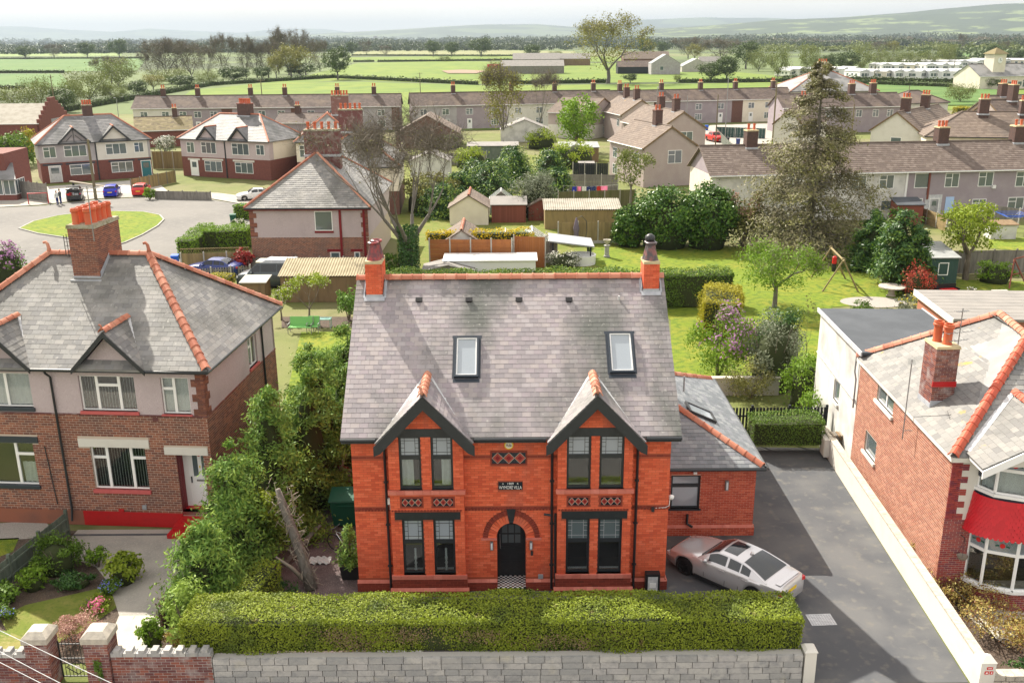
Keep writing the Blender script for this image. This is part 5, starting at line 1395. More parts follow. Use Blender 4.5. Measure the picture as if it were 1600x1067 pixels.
# ================================================================ THE OTHER HOUSES
def place(p0, p1, ez):
 a = G(*p0, ez); b = G(*p1, ez); d = b-a
 return Vector((a.x,a.y,0)), math.atan2(d.y, d.x), math.hypot(d.x, d.y)
def house(name, label, P, yaw, W, D, ez, rise, roofm='tile_brown', lo='brick_far', hi='pebble_mauve', split=2.6, axis='x', hip=False, tile=(.34,.34), over=.3,
          wins=(), doors=(), chim=(), gables=(), ridgem='terracotta', frame='white_upvc', cat='house', group=None, panels=(), barge='wood_brown', pane='glass_far', sill=None, single=0):
 t = thing(name, label, cat, P, yaw, group)
 q = MB(); q.box(0,W,0,D,0,split); q.build('lower_wall', lo, t)
 q = MB(); q.box(0,W,0,D,split,ez); q.build('upper_wall', hi, t)
 F = {'f': Fr((0,0,0),(1,0,0)), 'r': Fr((W,0,0),(0,1,0)), 'b': Fr((W,D,0),(-1,0,0)), 'l': Fr((0,D,0),(0,-1,0))}
 o = over; ze = ez-.02; zr = ez+rise; rf = MB(); tl = []
 if hip:
  i = (min(W,D)/2+o)
  A,B,C,E = Vector((-o,-o,ze)),Vector((W+o,-o,ze)),Vector((W+o,D+o,ze)),Vector((-o,D+o,ze))
  if W >= D: r0, r1 = Vector((-o+i,D/2,zr)), Vector((W+o-i,D/2,zr)); pl = [(A,B,r0,r1),(B,C,r1,r1),(C,E,r1,r0),(E,A,r0,r0)]; hips = [(A,r0),(B,r1),(C,r1),(E,r0),(r0,r1)]
  else: r0, r1 = Vector((W/2,-o+i,zr)), Vector((W/2,D+o-i,zr)); pl = [(A,B,r0,r0),(B,C,r0,r1),(C,E,r1,r1),(E,A,r1,r0)]; hips = [(A,r0),(B,r0),(C,r1),(E,r1),(r0,r1)]
 elif axis == 'x':
  A,B,C,E = Vector((-o,-o,ze)),Vector((W+o,-o,ze)),Vector((W+o,D+o,ze)),Vector((-o,D+o,ze)); r0, r1 = Vector((-o,D/2,zr)), Vector((W+o,D/2,zr))
  pl = [(A,B,r0,r1),(C,E,r1,r0)]; hips = [(r0,r1)]
  for x in (0, W-.2):
   q = MB(); q.prism([(x,0,ez),(x,D,ez),(x,D/2,zr-.12)], (.2,0,0)); q.build('gable_wall', hi, t)
 else:
  A,B,C,E = Vector((-o,-o*.6,ze)),Vector((W+o,-o*.6,ze)),Vector((W+o,D+o*.6,ze)),Vector((-o,D+o*.6,ze)); r0, r1 = Vector((W/2,-o*.6,zr)), Vector((W/2,D+o*.6,zr))
  pl = [(B,C,r0,r1),(E,A,r1,r0)]; hips = [(r0,r1)]
  for y in (0, D-.2):
   q = MB(); q.prism([(0,y,ez),(W,y,ez),(W/2,y,zr-.12)], (0,.2,0)); q.build('gable_wall', hi, t)
  if barge:
   for (a, b) in ((A,r0),(B,r0)):
    q = MB(); q.beam(a+Vector((0,-.02,-.07)), b+Vector((0,-.02,-.07)), .05, .2); q.build('bargeboard', barge, t)
 for p in pl:
  pts = [p[0],p[1],p[3],p[2]] if (p[2]-p[3]).length > 1e-4 else [p[0],p[1],p[2]]
  roof_slab(rf, pts, .12)
  if tile: tl += tile_Ms(*p, tile[0], tile[1], .03 if 'tile' in roofm else .014, .006, .06)
 ro = rf.build('roof', roofm, t)
 if tl: pieces('tile' if 'tile' in roofm else 'slate', tl, roofm, ro, single, 'roof_tiles')
 if ridgem:
  q = MB()
  for a, b in hips: q.tube([a+Vector((0,0,.04)), b+Vector((0,0,.04))], .12, 6)
  q.build('ridge_tiles', ridgem, ro)
 for w in wins:
  f, x0, x1, z0, z1 = w[:5]; n = w[5] if len(w) > 5 else 2; fm = w[6] if len(w) > 6 else frame
  far_window(t, F[f], x0, x1, z0, z1, n, fm, pane, top=n > 1, sill=sill)
 for d in doors:
  f, x0, x1, h, m = d[:5]; z0 = .1
  q = MB(); F[f].box(q, x0, x1, z0, h, -.05, .03); dd = q.build('door', m, t)
  q = MB(); F[f].box(q, x0-.08, x1+.08, h, h+.1, -.05, .05); F[f].box(q, x0-.08, x0, z0, h, -.05, .05); F[f].box(q, x1, x1+.08, z0, h, -.05, .05); q.build('door_frame', frame, dd)
  q = MB(); F[f].box(q, x0+.22, x1-.22, 1.3, h-.2, .02, .04); q.build('door_pane', 'glass_far', dd)
 for p in panels:
  f, x0, x1, z0, z1, m = p[:6]
  q = MB(); F[f].box(q, x0, x1, z0, z1, -.02, .012 if len(p) < 7 else p[6]); q.build(p[7] if len(p) > 7 else 'wall_panel', m, t)
 for c in chim:
  x, y, w, d, top, npot, pm = c[:7]; cap = c[7] if len(c) > 7 else 'cap_yellow'; al = c[8] if len(c) > 8 else 'x'
  ps = [((x-w/2+w*(k+.5)/npot, y) if al == 'x' else (x, y-d/2+d*(k+.5)/npot)) for k in range(npot)]
  chimney(t, x-w/2, x+w/2, y-d/2, y+d/2, ez+rise*.4, top, c[9] if len(c) > 9 else 'brick_chim', 'mortar_pale', cap, ps, pm, 'round', False, 0, .14, .05, .95)
  q = MB(); q.box(x-w/2-.08,x+w/2+.08,y-d/2-.12,y+d/2+.05,zr-.35,zr-.15); q.build('flashing','lead',ro)
 for gx, gw, gh, gm in gables:
  zb, zt = ez+.02, ez+gh; vy = -o+(zt-ze)*(D/2+o)/rise; r2 = MB(); Ms = []
  for sx in (-1,1):
   e0,e1,t0,t1 = Vector((gx+sx*gw,-o-.05,zb)),Vector((gx+sx*gw,-o+.15,zb)),Vector((gx,-o-.05,zt)),Vector((gx,vy,zt))
   r2.prism([e0,e1,t1,t0] if sx > 0 else [e0,t0,t1,e1], (0,0,-.1)); Ms += tile_Ms(e0,e1,t0,t1,*tile,.014,.003,.03)
  g2 = r2.build('gable_roof', roofm, t); pieces('slate', Ms, roofm, g2, 0, 'roof_tiles')
  q = MB(); q.prism([(gx-gw+.1,-.02,ez-.1),(gx+gw-.1,-.02,ez-.1),(gx,-.02,zt-.15)], (0,.1,0)); q.build('gable_wall', gm, t)
  for sx in (-1,1):
   q = MB(); q.beam((gx,-o-.08,zt-.06),(gx+sx*(gw+.05),-o-.08,zb-.08),.06,.24); q.build('bargeboard','black_paint',t)
  MB().tube([(gx,-o-.05,zt+.04),(gx,vy,zt+.04)],.11,6).build('ridge_tiles','terracotta',g2)
 q = MB()
 if axis == 'x' or hip: q.tube([(-o,-o-.05,ze-.08),(W+o,-o-.05,ze-.08)], .07, 6)
 else: q.tube([(-o-.05,0,ze-.08),(-o-.05,D,ze-.08)], .07, 6)
 q.build('gutter', 'black_paint' if hip else 'white_upvc', t)
 return t
# ---- the pairs of semi-detached houses round the close
P, yw, W = place((58,226),(233,217),5.3)
f = lambda a, b, z0, z1, n=2: ('f', a*W, b*W, z0, z1, n)
t = house('semi_detached_house', 'red brick semi-detached pair with one white rendered half behind the parked blue car', P, yw, W, 8.2, 5.3, 3.3, 'slate_far', 'brick_far_red', 'pebble_grey', 2.75, hip=True, tile=(.4,.3),
 wins=[f(.04,.15,3.4,4.9), f(.22,.42,3.4,4.95,3), f(.59,.78,3.4,4.9,3), f(.85,.94,3.5,4.9), f(.25,.46,.9,2.35,2), f(.62,.82,.9,2.35,3)],
 doors=[('f',.07*W,.17*W,2.25,'plastic_grey'),('f',.90*W,.985*W,2.25,'car_door')] if False else [('f',.07*W,.17*W,2.25,'lead_pale'),('f',.90*W,.985*W,2.25,'teal')] if 'teal' in MATS else [('f',.07*W,.17*W,2.25,'lead_pale'),('f',.90*W,.985*W,2.25,'plastic_green')],
 chim=[(W*.5,4.3,1.3,1.0,9.9,4,'pot_orange','mossy_concrete')], gables=[(W*.32,2.0,2.0,'pebble_grey'),(W*.68,2.0,2.0,'white_render')],
 panels=[('f',W*.5,W-.35,2.75,5.25,'white_render'),('f',.02*W,.19*W,2.38,2.6,'blue_black',.04,'lintel'),('f',.22*W,.48*W,2.38,2.6,'blue_black',.04,'lintel'),('f',.60*W,.84*W,2.38,2.6,'blue_black',.04,'lintel'),('f',.87*W,W,2.38,2.6,'blue_black',.04,'lintel'),('f',W*.495,W*.508,0,5.3,'black_paint',.06,'downpipe')])
q = MB()     # mock timber framing in the left gable
for a, b in (((W*.32-1.0,5.5),(W*.32-.2,6.3)),((W*.32+1.0,5.5),(W*.32+.2,6.3)),((W*.32,5.4),(W*.32,7.0)),((W*.32-1.5,5.35),(W*.32+1.5,5.35))): q.beam((a[0],-.1,a[1]),(b[0],-.1,b[1]),.06,.14,(0,1,0))
q.build('timber_frame','black_paint',t)
P, yw, W = place((281,216),(419,221.5),5.3)
f = lambda a, b, z0, z1, n=2: ('f', a*W, b*W, z0, z1, n)
house('semi_detached_house', 'red brick semi-detached pair with mauve pebbledash upper floor beyond the wooden fence', P, yw, W, 8.2, 5.3, 3.2, 'slate_far', 'brick_far_red', 'pebbledash', 2.75, hip=True, tile=(.4,.3),
 wins=[f(.07,.16,3.3,4.8), f(.24,.41,3.3,4.9,3), f(.59,.78,3.3,4.9,3), f(.86,.95,3.4,4.8), f(.26,.46,.8,2.3,3), f(.61,.81,.8,2.3,3)],
 doors=[('f',.10*W,.18*W,2.25,'white_upvc')], chim=[(W*.56,4.3,2.0,1.1,9.9,6,'pot_orange','brick_dark')], gables=[(W*.32,1.6,1.7,'pebbledash'),(W*.68,1.6,1.7,'pebbledash')],
 panels=[('f',.07*W,.21*W,2.3,2.55,'white_render',.04,'lintel'),('f',.24*W,.48*W,2.38,2.62,'white_render',.04,'lintel'),('f',.59*W,.83*W,2.38,2.62,'white_render',.04,'lintel'),('r',1.0,8.0,2.75,5.2,'cream_render'),('f',W*.505,W*.518,0,5.3,'black_paint',.06,'downpipe')])
P, yw, W = place((388,324),(574,323),5.3)
t = house('semi_detached_house', 'hipped slate semi-detached pair seen from its side behind the camper van', P, yw, W, 13.5, 5.3, 3.9, 'slate_grey', 'mortar_pale', 'pebbledash', 2.75, hip=True, tile=(.36,.24),
 wins=[('f',.55*W,.70*W,3.3,4.95,1), ('f',.665*W,.745*W,.35,1.5,1), ('f',.87*W,.915*W,.35,1.5,1)], chim=[(W*.55,5.4,3.0,1.2,11.0,5,'pot_orange','mossy_concrete','x','brick_dark')],
 panels=[('f',.545*W,.705*W,3.12,3.28,'maroon',.06,'sill'),('f',.64*W,.77*W,1.5,1.75,'maroon',.03,'lintel'),('f',.84*W,.94*W,1.5,1.75,'maroon',.03,'lintel'),('f',.42*W,.58*W,.1,.35,'maroon',.03,'lintel'),('f',.755*W,.775*W,.3,5.2,'maroon',.08,'downpipe'),('f',.955*W,.975*W,.3,5.2,'maroon',.08,'downpipe'),('f',-.3,W+.3,5.05,5.28,'maroon',.30,'fascia')])
fr = Fr((0,0,0),(1,0,0)); lw = [c for c in t.children if c.name.startswith('lower_wall')][0]
pieces('brick', brick_Ms(fr, 0, W, 0, 2.75, [(.66*W,.75*W,.3,1.75),(.865*W,.92*W,.3,1.75)], course=.1, length=.26, joint=.018), 'brick_brown', lw, 0, 'brickwork')
for fr2, x0, d in ((fr,0,1),(fr,W,-1)):
 Ms = []
 for i in range(24):
  w_ = .35 if (i//4) % 2 else .6; z = 2.8+i*.1
  Ms.append(frameM(fr2.P(x0+d*w_/2, z+.04, .01), fr2.u, fr2.n, Z, w_, .05, .085))
 pieces('quoin_brick', Ms, 'brick_brown', lw, 300)
q = MB(); q.prism([(-.6,4,3.0),(W*.3,4,3.0),(W*.3,4,6.2),(.6,4,6.2)],(0,5,0)) ; q.build('side_wing','slate_grey',t)
P, yw, W = place((480,262),(622,260),5.3)
house('semi_detached_house', 'second hipped slate pair directly behind the maroon-trimmed pair', P, yw, W, 12, 5.3, 3.6, 'slate_grey', 'brick_far', 'cream_render', 2.6, hip=True, tile=(.4,.3), chim=[(W*.46,4.5,2.6,1.1,11.0,5,'pot_orange','mossy_concrete','x','brick_dark')])
P, yw, W = place((462,222),(560,220),5.3)
house('semi_detached_house', 'farthest hipped pair of the row with five-pot chimney and white bay', P, yw, W, 10, 5.3, 3.4, 'slate_grey', 'brick_far', 'cream_render', 2.6, hip=True, tile=None, chim=[(W*.72,4.5,2.4,1.1,11.0,6,'pot_orange','mossy_concrete','x','brick_dark')], wins=[('f',.05*W,.2*W,3.2,4.8,2)])
# ---- the long terraces along the fields
def terrace(label, p0, p1, ez, D, rise, roofm, secs, chims, tile=(.5,.42), wz=(3.0,4.3), wz2=(.7,2.1), lower=True):
 P, yw, W = place(p0, p1, ez); wins = []; panels = []; doors = []
 n = len(secs); u = W/sum(s[0] for s in secs); x = 0
 for (w, m, k) in secs:
  w *= u; panels.append(('f', x, x+w, 0, ez-.05, m))
  if k:
   for i in range(k):
    c = x+w*(i+.5)/k; wins.append(('f', c-.75, c+.75, *wz, 2))
    if lower and i % 2: wins.append(('f', c-.85, c+.85, *wz2, 3))
    elif lower: doors.append(('f', c-.45, c+.45, 2.1, 'white_upvc'))
  x += w
 return house('terrace', label, P, yw, W, D, ez, rise, roofm, 'brick_far', 'pebble_mauve', 2.5, tile=tile, wins=wins, doors=doors, panels=panels,
                 chim=[(c*W, D/2, .9, .9, ez+rise+1.5, 2, 'pot_orange', 'cap_yellow') for c in chims], ridgem='tile_brown', cat='terrace')
terrace('long brown-roofed terrace nearest the fields, left of the middle', (207,170),(624,166), 5.0, 7.5, 2.3, 'tile_brown', [(16,'white_render',2),(5,'pebble_mauve',1),(12,'pebble_mauve',2),(4,'brick_far',0),(22,'pebble_mauve',3),(4,'brick_far',0),(14,'pebble_mauve',2),(4,'brick_far',0),(16,'pebble_grey',2),(3,'brick_far',0)], (.10,.23,.43,.56,.76,.90))
terrace('shorter brown-roofed terrace in the middle with a single porch', (644,166),(958,160), 5.0, 7.5, 2.4, 'tile_brown', [(12,'pebble_grey',2),(14,'pebble_mauve',2),(12,'white_render',2),(12,'white_render',1),(6,'pebble_pink',1)], (.21,.5,.72,.92))
terrace('brown-roofed terrace behind the red pickup, mauve and cream fronts', (962,160),(1240,154), 5.0, 7.5, 2.2, 'tile_brown', [(10,'white_render',3),(3,'brick_far',0),(18,'pebble_mauve',3),(3,'brick_far',0),(14,'cream_render',3)], (.05,.28,.50,.70,.92))
terrace('low moss-brown roof behind the two semi-detached pairs', (212,205),(300,202), 3.0, 10, 2.0, 'tile_moss', [(6,'brick_far_red',1)], (.72,), (.5,.4), (1,2), (0,0), False)
terrace('dark pantiled roof between the far chimneys', (430,192),(520,192), 3.0, 8, 1.5, 'tile_brown', [(6,'pebble_mauve',0)], (.3,), (.5,.4), (1,2), (0,0), False)
# houses with brown-pink gables in the middle distance
for k, (lab, a, b, s, hi, ch) in enumerate((
 ('nearest brown-pink gabled house with a white window in its gable', (1007,232),(1090,243),(953,219),'pebble_pink',[(.28,4.2)]),
 ('second brown-pink gabled house just behind, moss along its ridge', (1031,203),(1099,211),(973,190),'pebble_pink',[(.3,3.0),(.42,9)]),
 ('third brown-roofed house in the stepped row, farthest of the gables', (972,180),(1012,192),(938,172),'pebble_pink',[(.5,3.0),(.5,9)]))):
 P = G(*a,5.0); vv = G(*s,5.0)-P; D = vv.length; yw = math.atan2(-vv.x, vv.y); P.z = 0; W = (7.4,7.6,7.4)[k]
 D = max(9, min(D, 20))
 house('gabled_house', lab, P, yw, W, D, 5.0, 2.6, 'tile_tan', hi, hi, 2.5, axis='y', tile=(.4,.36), wins=[('f',W*.45,W*.72,2.9,4.6,2),('l',1.2,2.6,2.8,4.2,2),('l',D-3.0,D-1.5,2.8,4.2,2),('l',1.2,2.8,.6,2.0,2)], chim=[(W*.5,y,1.0,1.0,9.3,2,'pot_orange','brick_far') for _, y in ch], ridgem='tile_tan')
P, yw, W = place((920,178),(965,172),4.8)
house('gabled_house', 'white-walled cross-gabled house behind the bright green tree', P, yw, W, 9, 4.8, 2.6, 'tile_tan', 'white_render', 'pebble_pink', 2.5, axis='y', tile=(.5,.45), wins=[('f',W*.5,W*.8,.7,2.0,2)], ridgem='tile_tan')
# ---- the long terrace at the right behind the gardens
P, yw, W = place((1113,274),(1680,262),5.0)
wx = lambda px, py=300: (lambda p: (p-P).dot(Vector((math.cos(yw),math.sin(yw),0))))(on_plane(px, py, P, Vector((-math.sin(yw),math.cos(yw),0))))
W4 = lambda a, b, z0, z1, n=2, fm='white_upvc': ('f', wx(a), wx(b), z0, z1, n, fm)
house('terrace', 'long pantiled terrace across the right with stained white and mauve pebbledash backs', P, yw, W, 8, 5.0, 2.5, 'tile_speckle', 'pebble_mauve', 'pebble_mauve', 2.6, tile=(.36,.34), cat='terrace', over=.35,
 wins=[W4(1228,1250,3.2,4.6),W4(1328,1352,3.2,4.65),W4(1372,1395,3.2,4.65),W4(1427,1449,3.2,4.75,1),W4(1474,1496,3.2,4.7),W4(1526,1549,3.2,4.75),W4(1584,1608,3.1,4.7),W4(1434,1443,.9,2.1,1),W4(1521,1543,.6,1.9),W4(1577,1602,.7,2.0),W4(1378,1395,.9,2.0,1)],
 doors=[('f',wx(1455),wx(1470),2.0,'white_upvc'),('f',wx(1479),wx(1492),2.1,'car_door')] if False else [('f',wx(1455),wx(1468),2.0,'white_upvc')],
 panels=[('f',0,wx(1415),0,4.95,'white_stain'),('l',0,8,0,4.95,'cream_render'),('f',wx(1479),wx(1492),.1,2.2,'blind_blue',.04,'door'),('f',wx(1413),wx(1416),.6,4.9,'white_upvc',.1,'downpipe'),('f',wx(1448),wx(1451),2.0,4.9,'wood_red',.1,'downpipe'),('f',wx(1447),wx(1473),.05,2.45,'lead_pale',.03,'porch_wall'),('f',wx(1548),wx(1553),3.0,3.35,'plastic_white',.25,'boiler_flue')],
 chim=[(wx(1183,250)+.6,4,1.2,1.1,9.0,2,'pot_orange','cap_yellow','x','brick_chim'),(wx(1487,250)+.8,4,1.2,1.1,9.0,3,'pot_orange','cap_yellow','x','brick_chim'),(wx(1620,250),4,1.2,1.1,9.0,2,'pot_orange')], ridgem='tile_brown')
# ---- right-hand cluster beyond that terrace
P, yw, W = place((1361,204),(1438,208),5.0)
house('gabled_house', 'white gabled house with brown roof and two capped chimneys behind the spruce', P, yw, W, 20, 5.0, 2.8, 'tile_tan', 'white_render', 'white_render', 2.5, axis='y', tile=(.4,.36), wins=[('f',W*.42,W*.64,2.6,4.2,1),('l',3,4.5,2.8,4.2),('l',9,10.5,2.8,4.2)], chim=[(W*.5,3.5,1.2,1.1,9.6,3,'pot_orange'),(W*.5,13,1.2,1.1,9.6,3,'pot_orange')], ridgem='tile_tan')
P, yw, W = place((1210,194),(1254,196),5.0)
house('gabled_house', 'white gabled house at the road bend left of the spruce', P, yw, W, 12, 5.0, 2.4, 'tile_tan', 'white_render', 'white_render', 2.5, axis='y', tile=(.5,.45), wins=[('l',1.5,3,2.8,4.3),('l',6,7.5,2.8,4.3),('l',4,5.5,.7,2.0)], chim=[(W*.5,6,1.0,1.0,9.2,2,'pot_orange','brick_far')], ridgem='tile_tan')
P, yw, W = place((1225,169),(1413,166),5.0)
house('terrace', 'mauve terrace with dark pantiled roof behind the white gabled house', P, yw, W, 8, 5.0, 2.4, 'tile_brown', 'pebble_mauve', 'pebble_mauve', 2.5, tile=(.5,.42), cat='terrace', wins=[('f',W*a,W*(a+.05),3.0,4.4,2) for a in (.1,.35,.6,.74,.86)], chim=[(W*.8,4,1.2,1.0,9.3,3,'pot_orange'),(W*.62,4,1.2,1.0,9.2,3,'pot_orange')], ridgem='tile_brown')
P, yw, W = place((1236,143),(1372,142),6.5)
house('hipped_house', 'large pale slate pyramid-roofed house with a white chimney in the distance', P, yw, W, 18, 6.5, 4.4, 'slate_far', 'white_render', 'white_render', 3, hip=True, tile=None, chim=[(W*.48,9,2.2,1.4,12.6,4,'pot_orange','cap_yellow','x','white_render')])
P, yw, W = place((1412,162),(1482,160),3.2)
house('bungalow', 'low bungalow with dark charcoal hipped roof beside the clipped hedge', P, yw, W, 10, 3.2, 2.6, 'tile_brown', 'white_render', 'white_render', 1.6, hip=True, tile=None, wins=[('f',W*.5,W*.75,1.0,2.3)], ridgem='tile_brown')
P, yw, W = place((1448,213),(1680,216),5.0)
house('hipped_house', 'brown-roofed house with a brick chimney at the right behind the terrace', P, yw, W, 11, 5.0, 3.0, 'tile_tan', 'cream_render', 'cream_render', 2.5, hip=True, tile=(.42,.38), chim=[(W*.42,4.5,1.3,1.1,9.8,3,'pot_orange'),(W*.7,4.5,1.2,1.1,9.6,3,'pot_orange')], ridgem='tile_tan', wins=[('f',1,2,3,4.2,1),('f',2.6,3.8,3,4.2,2)])
P, yw, W = place((1513,180),(1568,186),5.2)
house('gabled_house', 'pinkish gabled house with orange-capped chimney at the far right', P, yw, W, 10, 5.2, 2.8, 'tile_brown', 'pebble_pink', 'pebble_pink', 2.5, axis='y', tile=(.5,.42), wins=[('f',W*.4,W*.6,3.0,4.4,1)], chim=[(W*.6,4,1.4,1.1,10.4,3,'pot_orange')], ridgem='tile_brown')
P, yw, W = place((1568,180),(1700,176),5.2)
house('gabled_house', 'pink rendered house at the right edge with three white windows', P, yw, W, 9, 5.2, 3.0, 'tile_tan', 'pebble_pink', 'pebble_pink', 2.5, tile=(.5,.42), wins=[('f',1.5,3.0,3.2,4.6,1),('f',5,6.5,3.2,4.6,2)], chim=[(3.0,4.5,1.4,1.1,10.2,3,'pot_orange')], ridgem='tile_tan')
# clock-towered hall by the caravans
P, yw, W = place((1532,120),(1640,118),4.5)
t = house('clock_hall', 'cream hall with a small pyramid-capped clock tower beside the caravans', P, yw, W, 14, 4.5, 4.0, 'slate_far', 'cream_render', 'cream_render', 2.5, tile=None, wins=[('f',W*a,W*(a+.06),1.0,2.6,1) for a in (.25,.4,.55)]+[('f',W*.62,W*.9,.6,3.2,5)], ridgem='tile_brown', cat='hall')
q = MB(); q.box(W*.22,W*.22+5,2,7,4.5,12.0); q.build('tower','cream_render',t)
q = MB(); q.add([(W*.22-.6,1.4,12.0),(W*.22+5.6,1.4,12.0),(W*.22+5.6,7.6,12.0),(W*.22-.6,7.6,12.0),(W*.22+2.5,4.5,14.2)],[(0,1,4),(1,2,4),(2,3,4),(3,0,4),(3,2,1,0)]); q.build('tower_roof','tile_moss',t)
q = MB().wheel_disc((W*.22+2.5,1.98,9.8),(0,-1,0),[(1.0,0),(1.0,.12),(.88,.14),(0,.14)],20).build('clock_face','plastic_white',t)
q2 = MB(); q2.beam((W*.22+2.5,1.8,9.8),(W*.22+2.5,1.8,10.55),.12,.04,(0,1,0)); q2.beam((W*.22+2.5,1.8,9.8),(W*.22+3.0,1.8,9.7),.12,.04,(0,1,0)); q2.build('clock_hand','plastic_black',q)
# workshop with a stepped red gable at the left edge
P, yw, W = place((-40,194),(60,193),4.0)
t = house('workshop', 'corrugated grey workshop with stepped red brick gable at the left edge', P, yw, W, 14, 4.0, 3.2, 'corrugated', 'brick_far_red', 'brick_far_red', 2, tile=None, ridgem=None, cat='workshop', over=.1)
q = MB()
for i in range(6):
 q.box(W-.3,W+.3, i*1.15, 14-i*1.15, 4.0+i*.72 if i else 0, 4.72+i*.72)
q.build('stepped_gable','brick_far_red',t)
q = MB(); q.box(W+.28,W+.36,5,9,1.5,4.4); q.build('gable_door','plastic_grey',t)
# glazed porch house at the left edge of the close
P = G(26,314);
t = thing('conservatory', 'white framed conservatory with slate lean-to roof at the left edge of the close', 'conservatory', (P.x,P.y,0), R_(4))
q = MB(); q.box(-6,0,.3,5,0,.7); q.box(-6,-1.5,1.8,9,0,5.5); q.build('wall','brick_far_red',t)
q = MB(); q.prism([(-6,0,2.6),(.3,0,2.6),(-1.2,3.4,4.2),(-6,3.4,4.2)],(0,0,-.12)); q.build('roof','slate_far',t)
for i in range(4): far_window(t, Fr((0,.3,0),(1,0,0)), -5.9+i*1.5, -4.5+i*1.5, .7, 2.5, 2)
for i in range(2): far_window(t, Fr((0,.3,0),(0,1,0)), .1+i*1.4, 1.4+i*1.4, .7, 2.5, 2)
# ================================================================ WALLS, GATES AND FENCES
def lerp(a, b, t): return Vector(a)+(Vector(b)-Vector(a))*t
# rough stone block wall under the hedge
sw_ = thing('stone_wall', 'rough grey stone block wall below the long clipped front hedge', 'wall', (0,24.4,0), 0, None, True)
MB().box(-8.95,8.58,24.40,24.62,0,1.02).build('wall_core','mortar_grey',sw_)
Ms = []; r = random.Random(3)
for j in range(5):
 x = -8.95; z = .0+j*.205
 while x < 8.5:
  L = r.choice((.42,.5,.56,.62)); L = min(L, 8.58-x)
  d = .30+r.uniform(-.02,.03)
  Ms.append(frameM((x+L/2, 24.30+d/2+r.uniform(-.012,.012), z+.1), (1,0,0), (0,1,0), Z, L-.02, d, .19)); x += L
pieces('stone_block', Ms, 'stone_block', sw_, 300)
gp_ = thing('gate_post', 'white rendered gate post at the end of the stone wall', 'post', (8.80,24.5,0))
MB().box(-.17,.17,-.2,.2,0,1.12).build('shaft','white_render',gp_); MB().add([(-.2,-.23,1.12),(.2,-.23,1.12),(.2,.23,1.12),(-.2,.23,1.12),(-.12,-.15,1.2),(.12,-.15,1.2),(.12,.15,1.2),(-.12,.15,1.2)],CUBE_F).build('cap','white_render',gp_)
# left neighbour's brick garden wall with battlemented coping, gate piers and gate
def garden_wall(label, x0, x1, y, zt, seed):
 t = thing('garden_wall', label, 'wall', ((x0+x1)/2,y,0), 0, None, True)
 MB().box(x0,x1,y,y+.22,0,zt).build('wall_core','mortar_grey',t)
 fr = Fr((0,y,0),(1,0,0)); pieces('brick', brick_Ms(fr,x0,x1,0,zt,(),.092,.27,.014,jit=.005), 'brick_dark', t, 300)
 n = round((x1-x0)/.36); L = (x1-x0)/n
 for i in range(n):
  q = MB(); c = x0+(i+.5)*L; q.box(c-L/2+.01,c+L/2-.01,y-.03,y+.25,zt,zt+.12); q.box(c-L*.24,c+L*.24,y-.025,y+.245,zt+.12,zt+.22); q.build('coping_stone','stone_block',t)
px_x = lambda px, y=24.32, z=1.0: on_plane(px, 1020, (0,y,0), Vector((0,1,0))).x
xr, xp0, xp1, xq0, xq1 = -8.98, px_x(133), px_x(170), px_x(41), px_x(76)
garden_wall('dark brick garden wall with battlemented stone coping right of the gate', xp1+.03, xr, 24.34, 1.12, 1)
garden_wall('dark brick garden wall with battlemented coping left of the gate', xq0-3.2, xq0-.03, 24.34, 1.12, 2)
for lab, a, b in (('right brick gate pier with weathered stone cap', xp0, xp1), ('left brick gate pier with weathered stone cap', xq0, xq1)):
 t = thing('gate_pier', lab, 'pier', ((a+b)/2,24.6,0), 0, None, True)
 w = b-a; MB().box(a,b,24.26,24.26+w,0,1.62).build('pier_core','mortar_grey',t); Ms = []
 for fr in (Fr((a,24.26,0),(1,0,0)), Fr((b,24.26,0),(0,1,0)), Fr((a,24.26+w,0),(0,-1,0))): Ms += brick_Ms(fr,0,w,0,1.62,(),.092,.24,.014,jit=.004)
 pieces('brick', Ms, 'brick_dark', t, 300)
 o = .05; q = MB(); q.box(a-o,b+o,24.26-o,24.26+w+o,1.62,1.80); q.add([(a-o,24.26-o,1.80),(b+o,24.26-o,1.80),(b+o,24.26+w+o,1.80),(a-o,24.26+w+o,1.80),(a+.12,24.38,1.96),(b-.12,24.38,1.96),(b-.12,24.14+w,1.96),(a+.12,24.14+w,1.96)],CUBE_F); q.build('cap','stone_pale',t)
t = thing('garden_gate', 'black wrought iron garden gate with a diamond panel between the piers', 'gate', (xq1+.06,24.8,0), R_(0))
W = xp0-xq1-.12
q = MB()
for z in (.12,.75,1.25): q.beam((0,0,z),(W,0,z),.03,.03)
for x in (0,W): q.beam((x,0,.08),(x,0,1.35),.035,.035,(0,1,0))
q.build('gate_frame','iron_black',t)
for i in range(1,9): MB().tube([(W*i/9,0,.12),(W*i/9,0,1.38+.1*math.sin(i/9*math.pi))],.010,5).build('bar','iron_black',t)
q = MB(); pts = [(W/2,-.02,.2),(W*.85,-.02,.45),(W/2,-.02,.70),(W*.15,-.02,.45)]
for i in range(4): q.beam(pts[i],pts[(i+1)%4],.02,.02,(0,1,0))
q.build('diamond_panel','iron_black',t)
MB().box(W*.42,W*.58,-.03,-.015,.40,.5).build('gate_plate','cream_render',t)
